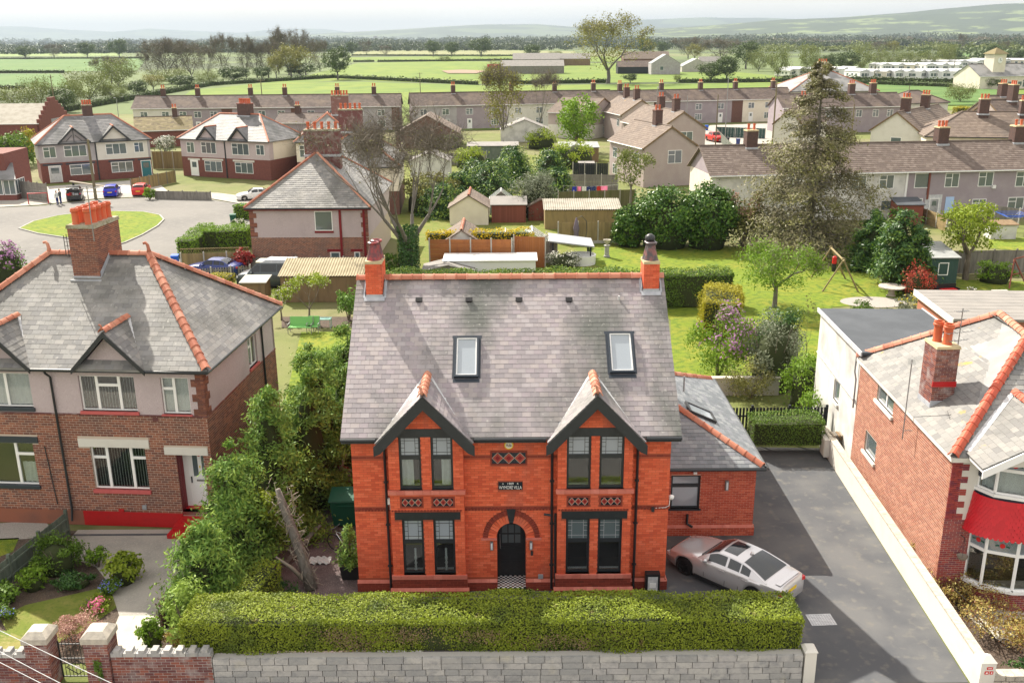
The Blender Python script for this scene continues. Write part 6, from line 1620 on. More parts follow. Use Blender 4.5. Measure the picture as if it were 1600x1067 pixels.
# white rendered wall along the drive
a0, a1 = Vector((13.66,24.2,0)), Vector((14.52,41.8,0)); d_ = (a1-a0).normalized(); n_ = Vector((d_.y,-d_.x,0))
t = thing('drive_wall', 'long white rendered wall with stone coping along the right of the drive', 'wall', (14.1,33,0), 0, None, True)
q = MB(); q.beam(a0+n_*.11+Z*.5, a1+n_*.11+Z*.5, .22, 1.0); q.build('rendered_wall','white_render',t)
L = (a1-a0).length; n = 22
for i in range(n):
 q = MB(); q.beam(a0+n_*.12+d_*(L*i/n+.006)+Z*1.035, a0+n_*.12+d_*(L*(i+1)/n-.006)+Z*1.035, .30, .07); q.build('coping_stone','stone_pale',t)
t = thing('gate_pier', 'white pier at the mouth of the drive with two red notices', 'pier', (13.85,24.05,0))
MB().box(-.22,.22,-.22,.22,0,1.05).build('shaft','white_render',t); MB().add([(-.24,-.24,1.05),(.24,-.24,1.05),(.24,.24,1.05),(-.24,.24,1.05),(-.05,-.05,1.2),(.05,-.05,1.2),(.05,.05,1.2),(-.05,.05,1.2)],CUBE_F).build('cap','white_render',t)
fr = Fr((13.85,23.83,0),(1,0,0))
for (x0,x1,z0,z1) in ((-.05,.12,.84,.92),(-.10,.02,.68,.78),(.05,.15,.68,.78)):
 q = MB(); Fr((0,-.22,0),(1,0,0)).box(q,x0,x1,z0,z1,0,.012); q.build('notice','plastic_red',t)
 q = MB(); Fr((0,-.22,0),(1,0,0)).box(q,x0+.03,x1-.03,z0+.03,z1-.03,.012,.016); q.build('notice_mark','plastic_white',t)
t = thing('stone_wall', 'low pale rubble wall under the greenery at the bottom right corner', 'wall', (16,24.0,0), 0, None, True)
MB().box(14.1,19,23.95,24.25,0,.55).build('wall_core','mortar_pale',t); Ms = []
for j in range(3):
 x = 14.1
 while x < 18.9:
  L = r.uniform(.18,.42); Ms.append(frameM((x+L/2,24.05,.1+j*.19),(1,0,0),(0,1,0),Z,L-.02,.32+r.uniform(-.03,.05),.17)); x += L
pieces('rubble_stone', Ms, 'stone_pale', t, 300)
t = thing('utility_box', 'cream cabinet on the drive wall near its far end', 'cabinet', lerp(a0,a1,.93)+n_*-.12, math.atan2(-d_.x,d_.y)); MB().box(-.12,.12,-.35,.35,.15,1.0).build('cabinet_body','white_render',t); MB().box(-.14,-.12,-.31,.31,.2,.95).build('cabinet_door','cream_render',t)
def fence(label, a, b, h, boards=True, m='wood_brown', post='concrete', panel=1.83, bw=.14, style='v', name='fence', gravel=None, trellis=0, z0=0.0):
 a = Vector((a[0],a[1],z0)); b = Vector((b[0],b[1],z0)); d = b-a; L = d.length; d.normalize(); nr = Vector((d.y,-d.x,0))
 t = thing(name, label, 'fence', (a+b)/2, 0, None, True)
 n = max(1, round(L/panel))
 for i in range(n+1):
  p = a+d*(L*i/n); q = MB(); q.beam(p, p+Z*(h+.12), .11, .11, (0,1,0)); q.build('post', post, t)
 Ms = []; nb = max(1, round(L/bw)); g0 = .0
 if gravel:
  q = MB(); q.beam(a+Z*.14, b+Z*.14, .05, .28); q.build('gravel_board', gravel, t); g0 = .28
 if style == 'v':
  for i in range(nb):
   p = a+d*(L*(i+.5)/nb)+nr*(.012*(i%2)); Ms.append(frameM(p+Z*((h+g0)/2), d, nr, Z, L/nb*(.96 if boards else .62), .02, h-g0))
 else:
  k = max(1, round((h-g0)/bw))
  for i in range(n):
   for j in range(k):
    p = a+d*(L*(i+.5)/n)+Z*(g0+(j+.5)*(h-g0)/k); Ms.append(frameM(p+nr*(.012*(j%2)), d, nr, Z, L/n-.1, .02, (h-g0)/k*.97))
 pieces('board', Ms, m, t, 300, 'boards')
 q = MB(); q.beam(a+Z*(h*.75)-nr*.04, b+Z*(h*.75)-nr*.04, .05, .07); q.beam(a+Z*(h*.3)-nr*.04, b+Z*(h*.3)-nr*.04, .05, .07); q.build('rail', m, t)
 if trellis:
  q = MB(); k = int(L/.2)
  for i in range(k):
   p = a+d*(L*(i+.5)/k)+Z*h; q.beam(p-d*.1, p+d*.1+Z*trellis, .015, .02); q.beam(p+d*.1+nr*.02, p-d*.1+Z*trellis+nr*.02, .015, .02)
  q.beam(a+Z*(h+trellis),b+Z*(h+trellis),.04,.05); tag(q.build('trellis', m, t),kind='stuff')
 return t
def pf(label, p, q, h, **k): return fence(label, G(*p), G(*q), h, **k)
fence('weathered grey-green board fence between the two left front gardens', (-17.45,33.7), G(-30,950), 1.0, m='wood_green', post='wood_green', bw=.11, name='board_fence')
fence('black slatted fence behind the clipped hedge at the end of the drive', (9.6,42.4), (14.9,42.4), 1.75, boards=False, m='wood_black', post='wood_black', bw=.16)
t = thing('retaining_wall', 'low grey retaining wall behind the side extension', 'wall', G(1150,618), 0)
MB().box(-2.2,2.3,0,.25,0,.95).build('wall_core','concrete',t); MB().box(-2.25,2.35,-.04,.3,.95,1.03).build('coping_stone','concrete_pale',t)
pf('waney trellis-topped fence beside the red shrub in the close', (285,424),(392,421), 1.5, m='wood_khaki', post='concrete', trellis=.4)
pf('low white trellis fence in front of the dark blue car', (300,438),(392,432), .9, boards=False, m='wood_grey', post='concrete', bw=.2)
pf('grey panel fence along the side of the maroon-trimmed pair', (390,424),(575,424), 1.2, m='wood_grey', post='concrete', bw=.16)
pf('tall wooden panel fence between the two red brick pairs', (240,264),(288,264), 2.6, m='wood_khaki', post='concrete', bw=.3)
pf('grey board fence stepping down beside the parked red car', (206,300),(275,285), 1.6, m='wood_khaki', post='wood_grey', bw=.25)
pf('weathered grey fence left of the pale blue front door', (22,309),(76,316), 2.2, m='wood_grey', post='wood_grey', style='h', bw=.3)
pf('low timber paling fence curving round the close', (243,311),(330,313), 1.0, m='wood_grey', post='wood_grey', bw=.22)
t = thing('grit_railing', 'short red metal railing beside the grey fence', 'railing', G(62,319), R_(12)); q = MB(); q.tube([(-1.2,0,0),(-1.2,0,1.3),(1.0,0,1.3),(1.0,0,0)],.07,6); q.build('rail','red_gloss',t)
pf('orange larch-lap fence behind the two glasshouses', (672,420),(800,420), 2.5, m='wood_orange', post='concrete', bw=.2, style='h')
pf('orange fence panel beside the hot tub corner', (803,416),(852,418), 2.6, m='wood_orange', post='concrete', bw=.16)
pf('grey weathered panel fence in front of the glasshouses', (760,410),(870,411), 1.9, m='wood_grey', post='concrete', bw=.16, gravel='concrete')
pf('khaki close-board fence behind the garden statue', (872,381),(965,380), 2.0, m='wood_khaki', post='concrete', bw=.18, gravel='concrete')
pf('mossy dark panel fence below the washing line', (872,326),(992,322), 1.9, m='wood_moss', post='concrete', bw=.22)
pf('grey concrete-post fence behind the washing line', (888,300),(965,301), 2.2, m='wood_grey', post='concrete', bw=.3, style='h')
pf('dark panel fence by the brick outhouse', (895,280),(950,281), 2.2, m='wood_black', post='concrete', bw=.3)
pf('low pale concrete fence behind the sheds', (755,334),(850,330), .9, m='concrete', post='concrete', bw=.3, style='h')
pf('long grey allotment fence below the terrace gardens', (640,262),(760,255), 1.8, m='wood_grey', post='concrete', bw=.4, style='h')
pf('grey close-board fence behind the lime green tree', (1478,428),(1690,425), 1.9, m='wood_grey', post='wood_grey', bw=.16)
pf('pale plank fence running down from the white back door', (1432,345),(1478,362), 1.5, m='wood_khaki', post='concrete', bw=.25, style='h')
pf('tall dark grey fence between the terrace back yards', (1552,350),(1590,356), 1.9, m='wood_grey', post='concrete', bw=.25)
pf('brown fence glimpsed under the dead spruce', (1290,386),(1345,390), 1.8, m='wood_brown', post='wood_grey', bw=.3)
pf('low dark red picket fence beside the pale garage roof', (1572,500),(1640,508), 1.0, boards=False, m='wood_red', post='wood_red', bw=.2)
pf('green metal panel fence beside the red pickup', (1118,214),(1195,217), 1.9, m='shed_green', post='concrete', bw=.6)
pf('slatted grey fence running back beside the red pickup', (1118,214),(1142,240), 1.6, m='wood_green', post='concrete', bw=.35)
# ================================================================ SHEDS, GARAGES AND GLASSHOUSES
def shed(name, label, px, W, D, h, rise, wallm, roofm, axis='y', yaw=0.0, corr=0, door=None, win=None, cat='shed', mono=False, ridge=None, boards=None):
 p = G(*px); t = thing(name, label, cat, (p.x,p.y,0), yaw); F = Fr((-W/2,0,0),(1,0,0)); o = .15
 q = MB(); q.box(-W/2,W/2,0,D,0,h)
 if mono: q.prism([(-W/2,0,h),(-W/2,D,h),(-W/2,D,h+rise)],(W,0,0))
 elif axis == 'y': q.prism([(-W/2,0,h),(W/2,0,h),(0,0,h+rise)],(0,D,0))
 else: q.prism([(-W/2,0,h),(-W/2,D,h),(-W/2,D/2,h+rise)],(W,0,0))
 q.build('wall', wallm, t)
 if boards:
  k = round(W/.16); pieces('board', [frameM((-W/2+(i+.5)*W/k,-.012,h/2),(1,0,0),(0,1,0),Z,W/k*.95,.024,h) for i in range(k)], boards, t, 300)
 if mono: pl = [((-W/2-o,-o,h+.02),(W/2+o,-o,h+.02),(W/2+o,D+o,h+rise+.06),(-W/2-o,D+o,h+rise+.06))]
 elif axis == 'y': pl = [((W/2+o,-o,h-o*rise/(W/2)),(W/2+o,D+o,h-o*rise/(W/2)),(0,D+o,h+rise),(0,-o,h+rise)),((-W/2-o,D+o,h-o*rise/(W/2)),(-W/2-o,-o,h-o*rise/(W/2)),(0,-o,h+rise),(0,D+o,h+rise))]
 else: pl = [((-W/2-o,-o,h),(W/2+o,-o,h),(W/2+o,D/2,h+rise),(-W/2-o,D/2,h+rise)),((W/2+o,D+o,h),(-W/2-o,D+o,h),(-W/2-o,D/2,h+rise),(W/2+o,D/2,h+rise))]
 for i, p4 in enumerate(pl):
  p4 = [Vector(v)+Vector((0,0,.09)) for v in p4]; q = MB()
  if corr:
   u = p4[1]-p4[0]; s = p4[3]-p4[0]; nn = u.cross(s).normalized(); k = max(4,int(u.length/corr));
   q.grid(lambda a, b: p4[0]+u*a+s*b+nn*(.035*math.sin(a*k*2*math.pi)), k*6, 1)
   ro = q.build('roof', roofm, t, smooth=True)
  elif 'tile' in roofm or 'slate' in roofm:
   q.prism(p4,(0,0,-.08)); ro = q.build('roof', roofm, t); pieces('tile', tile_Ms(p4[0],p4[1],p4[3],p4[2],.36,.3,.02,.004,.05), roofm, ro, 0, 'roof_tiles')
  else: q.prism(p4,(0,0,-.07)); ro = q.build('roof', roofm, t)
 if ridge: ridge_tiles(ro, Vector((0,-o,h+rise+.12)), Vector((0,D+o,h+rise+.12)), .45, .14, ridge)
 if door:
  q = MB(); F.box(q, door[0], door[1], .05, door[2], -.02, .03); q.build('door', door[3], t)
 if win: far_window(t, F, *win[:4], win[4] if len(win) > 4 else 1)
 return t
shed('garage', 'nearer pale rendered garage with tiled gable roof below the bare tree', (722,418), 3.8, 5.0, 1.9, 1.2, 'white_stain', 'tile_tan', ridge='terracotta')
shed('garage', 'farther pale green garage with tiled gable roof behind the yellow hedge', (733,352), 4.0, 5.0, 1.8, 1.2, 'cream_render', 'tile_tan', ridge='terracotta')
shed('garden_shed', 'brown flat-roofed garden shed between the garage and the small pitched shed', (795,348), 3.6, 2.2, 1.8, .5, 'wood_red', 'felt_pale', mono=True, boards='wood_red')
shed('garden_shed', 'small pitched brown shed with tiled roof beside the grey fence', (845,345), 2.6, 2.4, 1.5, .7, 'wood_red', 'tile_tan', boards='wood_red')
shed('lean_to', 'long corrugated cement lean-to roof with a flat felt patch', (910,358), 7.6, 3.4, 1.9, .5, 'wood_khaki', 'corrugated', mono=True, corr=.22)
shed('garden_shed', 'brick outhouse with pale felt roof beside the washing line garden', (917,278), 2.0, 1.8, 1.7, .2, 'brick_far', 'felt_pale', mono=True)
shed('summerhouse', 'dark green summerhouse with pale felt roof behind the red photinia', (1458,448), 3.4, 3.6, 2.2, .45, 'shed_green', 'felt_grey', mono=True, win=(1.9,2.7,.9,1.9,1), boards='shed_green')
shed('garden_shed', 'small brown shed with dark felt roof against the terrace', (1420,352), 2.6, 2.0, 2.0, .4, 'wood_red', 'felt_dark', mono=True)
shed('store', 'low grey storage box with rusty lid below the terrace', (1567,374), 2.4, 1.4, 1.3, .15, 'white_stain', 'wood_brown', mono=True)
shed('open_shed', 'corrugated yellow-brown roofed store beyond the side garden', (504,472), 6.0, 3.0, 1.9, .6, 'wood_brown', 'corrugated_yel', mono=True, corr=.2)
shed('garden_shed', 'flat pale-topped shed beside the corrugated store', (398,474), 1.7, 1.6, 1.5, .1, 'wood_brown', 'concrete', mono=True)
shed('allotment_shed', 'white-topped allotment shelter beyond the dark conifer hedge', (770,250), 8, 3, 2.1, .3, 'wood_green', 'felt_pale', mono=True)
shed('lean_to', 'dark lean-to behind the brown-pink gabled house', (905,254), 6, 4, 2.2, .4, 'wood_brown', 'felt_grey', mono=True)
shed('garden_canopy', 'white pointed garden canopy roof among the terrace gardens', (820,222), 9, 6, 2.2, 1.8, 'white_stain', 'felt_pale')
shed('outbuilding', 'large brown tiled roof behind the bare tree', (668,232), 11, 9, 2.6, 3.0, 'brick_far', 'tile_tan')
shed('outbuilding', 'pale pitched outbuilding glimpsed through the bare tree', (672,277), 5.5, 5, 2.2, 1.2, 'white_stain', 'felt_pale')
shed('trailer', 'long low white-roofed trailer behind the clipped hedge', (766,432), 7.4, 2.2, 1.25, .06, 'plastic_white', 'plastic_white', mono=True)
shed('tent', 'small pale tent-shaped cover beside the trailer', (700,438), 4.0, 2.6, .7, .5, 'felt_pale', 'felt_pale')
# flat garage at the right
A_ = G(1493,498,2.6); t = thing('garage', 'long flat-roofed garage with pale sheet roof behind the right-hand house', 'garage', (26.1,54.2,0), R_(-4))
q = MB(); q.box(0,6.5,0,6.4,0,2.5); q.build('wall','brick_orange',t); q = MB(); q.box(-.2,6.8,-.25,6.6,2.5,2.66); q.build('roof','felt_pale',t)
for i in range(1,9): MB().box(-.2,6.8,-.25+i*.76,-.23+i*.76,2.66,2.675).build('roof_seam','concrete',t)
q = MB(); q.box(-.26,-.2,-.3,6.65,2.3,2.68); q.build('fascia','white_render',t)
# glasshouses
for lab, px, W, D in (('smaller white glasshouse roof above the grey fence', (790,412), 2.4, 2.6), ('larger white glasshouse with plants at its side', (832,410), 2.9, 3.2), ('glazed lantern roof of the glasshouse behind the brown shed', (783,336), 2.6, 2.6)):
 p = G(*px); t = thing('glasshouse', lab, 'greenhouse', (p.x,p.y,0)); h, rz = 1.6, 2.6; q = MB()
 for x in (-W/2,W/2):
  for k in range(4): q.beam((x,D*k/3,0),(x,D*k/3,h),.05,.05,(0,1,0)); q.beam((x,D*k/3,h),(0,D*k/3,rz),.05,.05)
  q.beam((x,0,h),(x,D,h),.05,.05)
 q.beam((0,0,rz),(0,D,rz),.06,.06); q.build('frame','white_upvc',t)
 for x in (-W/2,W/2):
  q = MB(); q.quad((x,0,h),(x,D,h),(0,D,rz),(0,0,rz)); q.build('roof_pane','glass_green',t); q = MB(); q.quad((x,0,0),(x,D,0),(x,D,h),(x,0,h)); q.build('side_pane','glass_green',t)
 q = MB(); q.poly([(-W/2,0,0),(W/2,0,0),(W/2,0,h),(0,0,rz),(-W/2,0,h)]); q.build('end_pane','glass_green',t)
# ================================================================ GARDEN THINGS
# log swing frame with a red and black punchbag
n1, n2, f1, f2 = G(1285,455.6), G(1341,456.5), G(1268,433), G(1321,436)
t = thing('swing_frame', 'rustic log A-frame swing stand on the back lawn', 'swing frame', (n1+n2+f1+f2)/4, 0, None, True)
tn, tf = (n1+n2)/2+Z*2.45, (f1+f2)/2+Z*2.45
for a, b in ((n1,tn),(n2,tn),(f1,tf),(f2,tf)): MB().tube([a, a+(b-a)*1.06],.065,8).build('leg','wood_round',t)
MB().tube([tf-(tn-tf)*.08, tn+(tn-tf)*.08],.075,8).build('crossbeam','wood_round',t)
p = tf+(tn-tf)*.35
t = thing('punchbag', 'red-topped black punchbag hanging from the log frame', 'punchbag', p-Z*1.9)
MB().lathe([(0,.35),(.15,.37),(.17,.5),(.17,1.0),(.0,1.0)],(0,0,0),12).build('lower_bag','plastic_black',t,smooth=True,angle=40); MB().lathe([(.0,1.0),(.175,1.0),(.175,1.5),(.12,1.56),(.0,1.56)],(0,0,0),12).build('upper_bag','plastic_red',t,smooth=True,angle=40); MB().tube([(0,0,1.55),(0,0,1.9)],.012,5).build('chain','metal_grey',t)
t = thing('garden_table', 'round stone garden table by the gravel bed', 'table', G(1392,462)); MB().lathe([(.35,0),(.25,.1),(.2,.62),(.5,.66)],(0,0,0),12).build('pedestal','stone_pale',t,smooth=True,angle=40); MB().lathe([(0,.66),(.95,.66),(.95,.74),(0,.74)],(0,0,0),24).build('table_top','stone_pale',t)
sheet('gravel_bed', ring_pts(G(1365,472), 2.4, 1.5), .012, 'gravel')
t = thing('urn', 'stone urn of flowers on a tall pedestal on the lawn', 'urn', G(948,402)); MB().lathe([(.28,0),(.28,.15),(.2,.2),(.2,.95),(.28,1.0),(.28,1.08),(.1,1.1)],(0,0,0),10).build('pedestal','stone_block',t,smooth=True,angle=40); MB().lathe([(.1,1.08),(.12,1.2),(.28,1.4),(.34,1.58),(.28,1.58),(.2,1.45)],(0,0,0),12).build('bowl','stone_pale',t,smooth=True,angle=40)
t = thing('folded_parasol', 'dark folded cantilever parasol against the khaki fence', 'parasol', G(900,382)); MB().tube([(0,0,0),(0,0,2.6)],.03,6).build('pole','metal_dark',t)
MB().lathe([(.34,.1),(.28,.6),(.22,1.1),(.30,1.5),(.12,2.3),(.02,2.6)],(0,0,0),9).build('folded_canopy','mauve_cloth',t,smooth=True)
MB().tube([(0,0,2.4),(.5,0,2.7),(.95,0,2.2),(1.0,0,1.2),(.8,0,.3)],.03,6).build('hanger_arm','metal_dark',t)
t = thing('hot_tub_shelter', 'dark grey sloping gazebo roof over a round white tub', 'gazebo', G(893,415));
for x, y in ((-1.6,0),(1.6,0),(-1.6,3),(1.6,3)): MB().beam((x,y,0),(x,y,2.0 if x < 0 else 1.6),.12,.12,(0,1,0)).build('post','wood_black',t)
MB().prism([(-1.9,-.3,2.2),(1.9,-.3,1.7),(1.9,3.3,1.7),(-1.9,3.3,2.2)],(0,0,-.1)).build('canopy','plastic_grey',t)
MB().lathe([(1.2,0),(1.25,.8),(1.1,.82),(1.05,.7),(0,.7)],(.9,.8,0),20).build('tub','plastic_white',t,smooth=True,angle=40)
t = thing('recycling_box', 'blue plastic box against the grey panel fence', 'box', G(770,408)); MB().box(-.45,.45,-.3,.3,0,.42).build('box_body','plastic_blue',t); MB().box(-.48,.48,-.33,.33,.42,.48).build('rim','plastic_blue',t)
# washing line
a, b = G(880,316), G(965,314); t = thing('washing_line', 'washing line strung across the paved yard', 'washing line', a, 0, None, True)
for p in (a, b): MB().tube([p, p+Z*2.0],.04,6).build('pole','metal_grey',t)
MB().tube([a+Z*1.9, lerp(a,b,.5)+Z*1.75, b+Z*1.9],.012,4).build('line','plastic_white',t)
for i, (nm, m, w, h) in enumerate((('pink and blue shirt','car_blue',.5,.7),('mauve top','petal_pink',.45,1.0),('white vest','plastic_white',.5,.6),('navy trousers','car_navy',.6,.9),('second navy jumper','car_navy',.5,.6),('bright red top','plastic_red',.5,.9),('large pink towel','petal_pink',.9,1.1))):
 f_ = .2+.09*i; p = lerp(a,b,f_)+Z*1.8; tt = tag(MB().grid(lambda u, v: p+(b-a).normalized()*(w*(u-.5))+Z*(-h*v)+Vector((0,.04*math.sin(u*9+v*3),0)),6,4).build('laundry', m), nm+' hanging on the washing line', 'laundry', 'laundry on the washing line')
t = thing('garden_chair', 'white plastic garden chair in the paved yard', 'chair', G(886,309), R_(20))
MB().box(-.28,.28,-.28,.28,.40,.44).build('seat','plastic_white',t); MB().box(-.28,.28,.24,.29,.44,.95).build('backrest','plastic_white',t)
for x in (-.25,.25):
 for y in (-.25,.25): MB().beam((x,y,0),(x,y,.4),.05,.05,(0,1,0)).build('leg','plastic_white',t)
 MB().box(x-.03,x+.03,-.28,.28,.6,.64).build('armrest','plastic_white',t)
# garden benches and table in the left side garden
for lab, px, W in (('long green garden bench below the blossoming tree', (470,520), 1.5), ('single green garden chair beside the bench', (487,519), .7)):
 t = thing('garden_bench', lab, 'bench', G(*px) if W > 1 else G(490,519), R_(-3)); x0 = -W/2
 MB().box(x0,-x0,-.25,.25,.40,.44).build('seat','bench_green',t); MB().prism([(x0,.25,.44),(-x0,.25,.44),(-x0,.42,1.0),(x0,.42,1.0)],(0,.03,0)).build('backrest','bench_green',t)
 for x in (x0-.03,-x0+.03):
  MB().beam((x,-.25,0),(x,-.25,.62),.04,.04,(0,1,0)).build('leg','metal_grey',t); MB().beam((x,.3,0),(x,.42,1.0),.04,.04,(0,1,0)).build('leg','metal_grey',t); MB().beam((x,-.25,.62),(x,.36,.62),.05,.03).build('armrest','metal_grey',t)
t = thing('garden_table', 'small pale green metal table beside the green chair', 'table', G(508,512)); MB().box(-.45,.45,-.3,.3,.62,.66).build('table_top','bench_teal',t)
for x in (-.4,.4):
 for y in (-.25,.25): MB().beam((x,y,0),(x,y,.62),.04,.04,(0,1,0)).build('leg','bench_teal',t)
# the villa's side yard
t = thing('wheeled_bin', 'large dark green wheeled waste container beside the villa', 'bin', (-6.55,34.6,0), R_(2))
MB().add([(-.58,-.45,.12),(.58,-.45,.12),(.58,.45,.12),(-.58,.45,.12),(-.68,-.55,1.2),(.68,-.55,1.2),(.68,.5,1.2),(-.68,.5,1.2)],CUBE_F).build('bin_body','plastic_green',t); MB().prism([(-.72,-.6,1.2),(-.72,.55,1.2),(-.72,.5,1.36),(-.72,-.58,1.26)],(1.44,0,0)).build('lid','plastic_green',t)
for x in (-.5,.5):
 for y in (-.35,.35): MB().wheel_disc((x,y,.09),(1,0,0),[(.09,-.03),(.09,.03)],10).build('wheel','rubber',t)
MB().beam((-.4,-.62,1.05),(.4,-.62,1.05),.04,.04).build('handle','plastic_green',t)
t = thing('bicycle', 'silver-framed bicycle leaning beside the villa wall', 'bicycle', (-6.35,32.2,0), R_(-30))
for x in (-.52,.52):
 q = MB(); n = 20
 q.tube([(x+.32*math.cos(2*math.pi*k/n),0,.33+.32*math.sin(2*math.pi*k/n)) for k in range(n+1)],.022,6,False); w_ = q.build('wheel','rubber',t)
 q = MB()
 for k in range(8): q.tube([(x,0,.33),(x+.31*math.cos(math.pi*k/4),0,.33+.31*math.sin(math.pi*k/4))],.003,3)
 q.build('spoke','metal_grey',w_)
q = MB()
for a, b in (((-.52,0,.33),(-.38,0,.86)),((-.36,0,.80),(.18,0,.78)),((-.38,0,.74),(.0,0,.30)),((.0,0,.30),(.2,0,.84)),((.0,0,.30),(.52,0,.33)),((.18,0,.78),(.52,0,.33))): q.tube([a,b],.018,6)
q.build('frame','chrome',t)
MB().tube([(-.38,0,.86),(-.40,0,.98),(-.42,-.28,1.0)],.014,5).tube([(-.40,0,.98),(-.42,.28,1.0)],.014,5).build('handlebar','metal_dark',t)
MB().box(.08,.34,-.07,.07,.84,.90).build('saddle','plastic_black',t)
t = thing('planter', 'black square planter at the villa corner', 'planter', (-5.85,30.6,0)); MB().add([(-.3,-.3,0),(.3,-.3,0),(.3,.3,0),(-.3,.3,0),(-.36,-.36,.55),(.36,-.36,.55),(.36,.36,.55),(-.36,.36,.55)],CUBE_F).build('pot','plastic_black',t); MB().box(-.33,.33,-.33,.33,.551,.555).build('soil','soil',t)
t = thing('log_pile', 'heap of split logs and red offcuts behind the bin', 'log pile', (-6.6,36.8,0)); r = random.Random(5)
for i in range(22):
 a = Vector((r.uniform(-.8,.8),r.uniform(-.3,.5),.1+.085*i*.9)); d = Vector((r.uniform(-1,1),r.uniform(-.6,.6),r.uniform(-.3,.5))).normalized()*.4
 MB().tube([a-d,a+d],r.uniform(.06,.10),6).build('log', r.choice(['wood_brown','wood_red','twig_pale','bark']), t)
t = thing('plank', 'weathered plank lying under the conifers', 'plank', (-8.4,31.4,.1), 0); MB().beam((0,0,0),(.9,1.9,.5),.2,.04).build('board','bark_grey',t)
t = thing('dust_sheet', 'crumpled pinkish sheet on the ground by the bicycle', 'sheet', (-7.2,31.6,.02)); MB().grid(lambda u,v: Vector(((u-.5)*.8,(v-.5)*.5,.10*abs(math.sin(u*11+v*7))*(1-abs(u-.5)))),14,10).build('cloth','blind_grey',t)
# stack of cut logs behind the drive wall
t = thing('log_store', 'stack of cut firewood between the drive wall and the white annex', 'log pile', (14.75,40.6,0)); r = random.Random(8)
for j in range(9):
 for i in range(5): MB().tube([(-.1+i*.13+(j%2)*.06,-.25,.08+j*.13),(-.1+i*.13+(j%2)*.06,.25,.08+j*.13)],.062,7).build('log',r.choice(['wood_brown','bark_grey','twig_pale']),t)
# back yards on the right
t = thing('rotary_dryer', 'blue rotary washing line opened like a shallow umbrella', 'clothes dryer', G(1578,362)); MB().tube([(0,0,0),(0,0,1.7)],.03,6).build('pole','metal_grey',t)
q = MB()
for k in range(4):
 a = math.pi/4+k*math.pi/2; e = (1.7*math.cos(a),1.7*math.sin(a),1.8); q.tube([(0,0,1.2),e],.02,5)
q.build('arm','metal_grey',t); q = MB()
for s_ in (.5,.7,.85,1.0):
 pts = [(1.7*s_*math.cos(math.pi/4+k*math.pi/2),1.7*s_*math.sin(math.pi/4+k*math.pi/2),1.2+.6*s_) for k in range(5)]; q.tube(pts,.02,4,False)
q.build('line','plastic_blue',t)
t = thing('garden_bench', 'black garden seat with red cushions on the small patio', 'bench', G(1478,462), R_(10)); MB().box(-.9,.9,-.3,.3,.36,.42).build('seat','plastic_black',t); MB().box(-.9,.9,.26,.32,.42,.85).build('backrest','plastic_black',t); MB().box(-.5,.7,-.28,.2,.42,.52).build('cushion','plastic_red',t)
for x in (-.85,.85): MB().box(x-.03,x+.03,-.3,.3,0,.6).build('leg','plastic_black',t)
t = thing('brick_pier', 'square brick barbecue pier on the right-hand lawn', 'barbecue', G(1562,478)); MB().box(-.5,.5,-.4,.4,0,1.0).build('brick_body','brick_far',t); MB().box(-.55,.55,-.45,.45,1.0,1.08).build('cap','concrete',t)
t = thing('climbing_frame', 'wooden A-frame leg of a play swing at the right edge', 'swing frame', G(1592,450), R_(15))
for a in ((-.9,0,0),(.9,.2,0)): MB().tube([a,(.3,1.2,2.0)],.06,7).build('leg','wood_red',t)
MB().tube([(-.3,.5,.95),(.7,.8,.95)],.05,6).build('brace','wood_red',t); MB().tube([(.3,1.2,2.0),(3.3,2.2,2.0)],.06,7).build('crossbeam','wood_red',t)
# bins, boxes and boards in the close
for lab, px, m in (('blue recycling bin at the hedge corner of the close','plastic_blue'and (275,417),'plastic_blue'),('green wheelie bin by the clipped hedge of the close',(365,350),'plastic_green'),('grey wheelie bin with blue lid in front of the red car',(212,306),'metal_dark'),('dark wheelie bin beside the red pickup',(1136,224),'plastic_black'),('blue wheelie bin near the red pickup',(1104,204),'plastic_blue'),('dark blue bin by the brick chimney',(1153,226),'car_navy'),('second blue recycling bin behind the white car',(378,334),'plastic_blue')):
 t = thing('wheelie_bin', lab, 'bin', G(*px), R_(8)); MB().add([(-.24,-.26,.05),(.24,-.26,.05),(.24,.26,.05),(-.24,.26,.05),(-.29,-.34,.95),(.29,-.34,.95),(.29,.34,.95),(-.29,.34,.95)],CUBE_F).build('bin_body',m,t); MB().prism([(-.31,-.38,.95),(-.31,.36,.95),(-.31,.3,1.06),(-.31,-.3,1.03)],(.62,0,0)).build('lid',m if 'lid' not in lab else 'plastic_blue',t)
 for x in (-.25,.25): MB().wheel_disc((x,.28,.1),(1,0,0),[(.1,-.03),(.1,.03)],10).build('wheel','rubber',t)
t = thing('bag_heap', 'blue plastic bags on the tarmac by the plank ramp', 'bag', G(179,305)); MB().lathe([(.5,0),(.55,.2),(.4,.45),(.1,.6),(0,.6)],(0,0,0),9).build('bag','plastic_blue',t,smooth=True)
t = thing('plank_ramp', 'long pale plank propped across the tarmac behind the telegraph pole', 'plank', G(146,299), R_(-12)); MB().beam((-3.2,0,1.2),(3.2,0,.5),.5,.12).build('board','twig_pale',t)
for x, h in ((-2.8,1.1),(2.6,.5)): MB().beam((x,0,0),(x,0,h),.1,.3,(0,1,0)).build('trestle','wood_black',t)
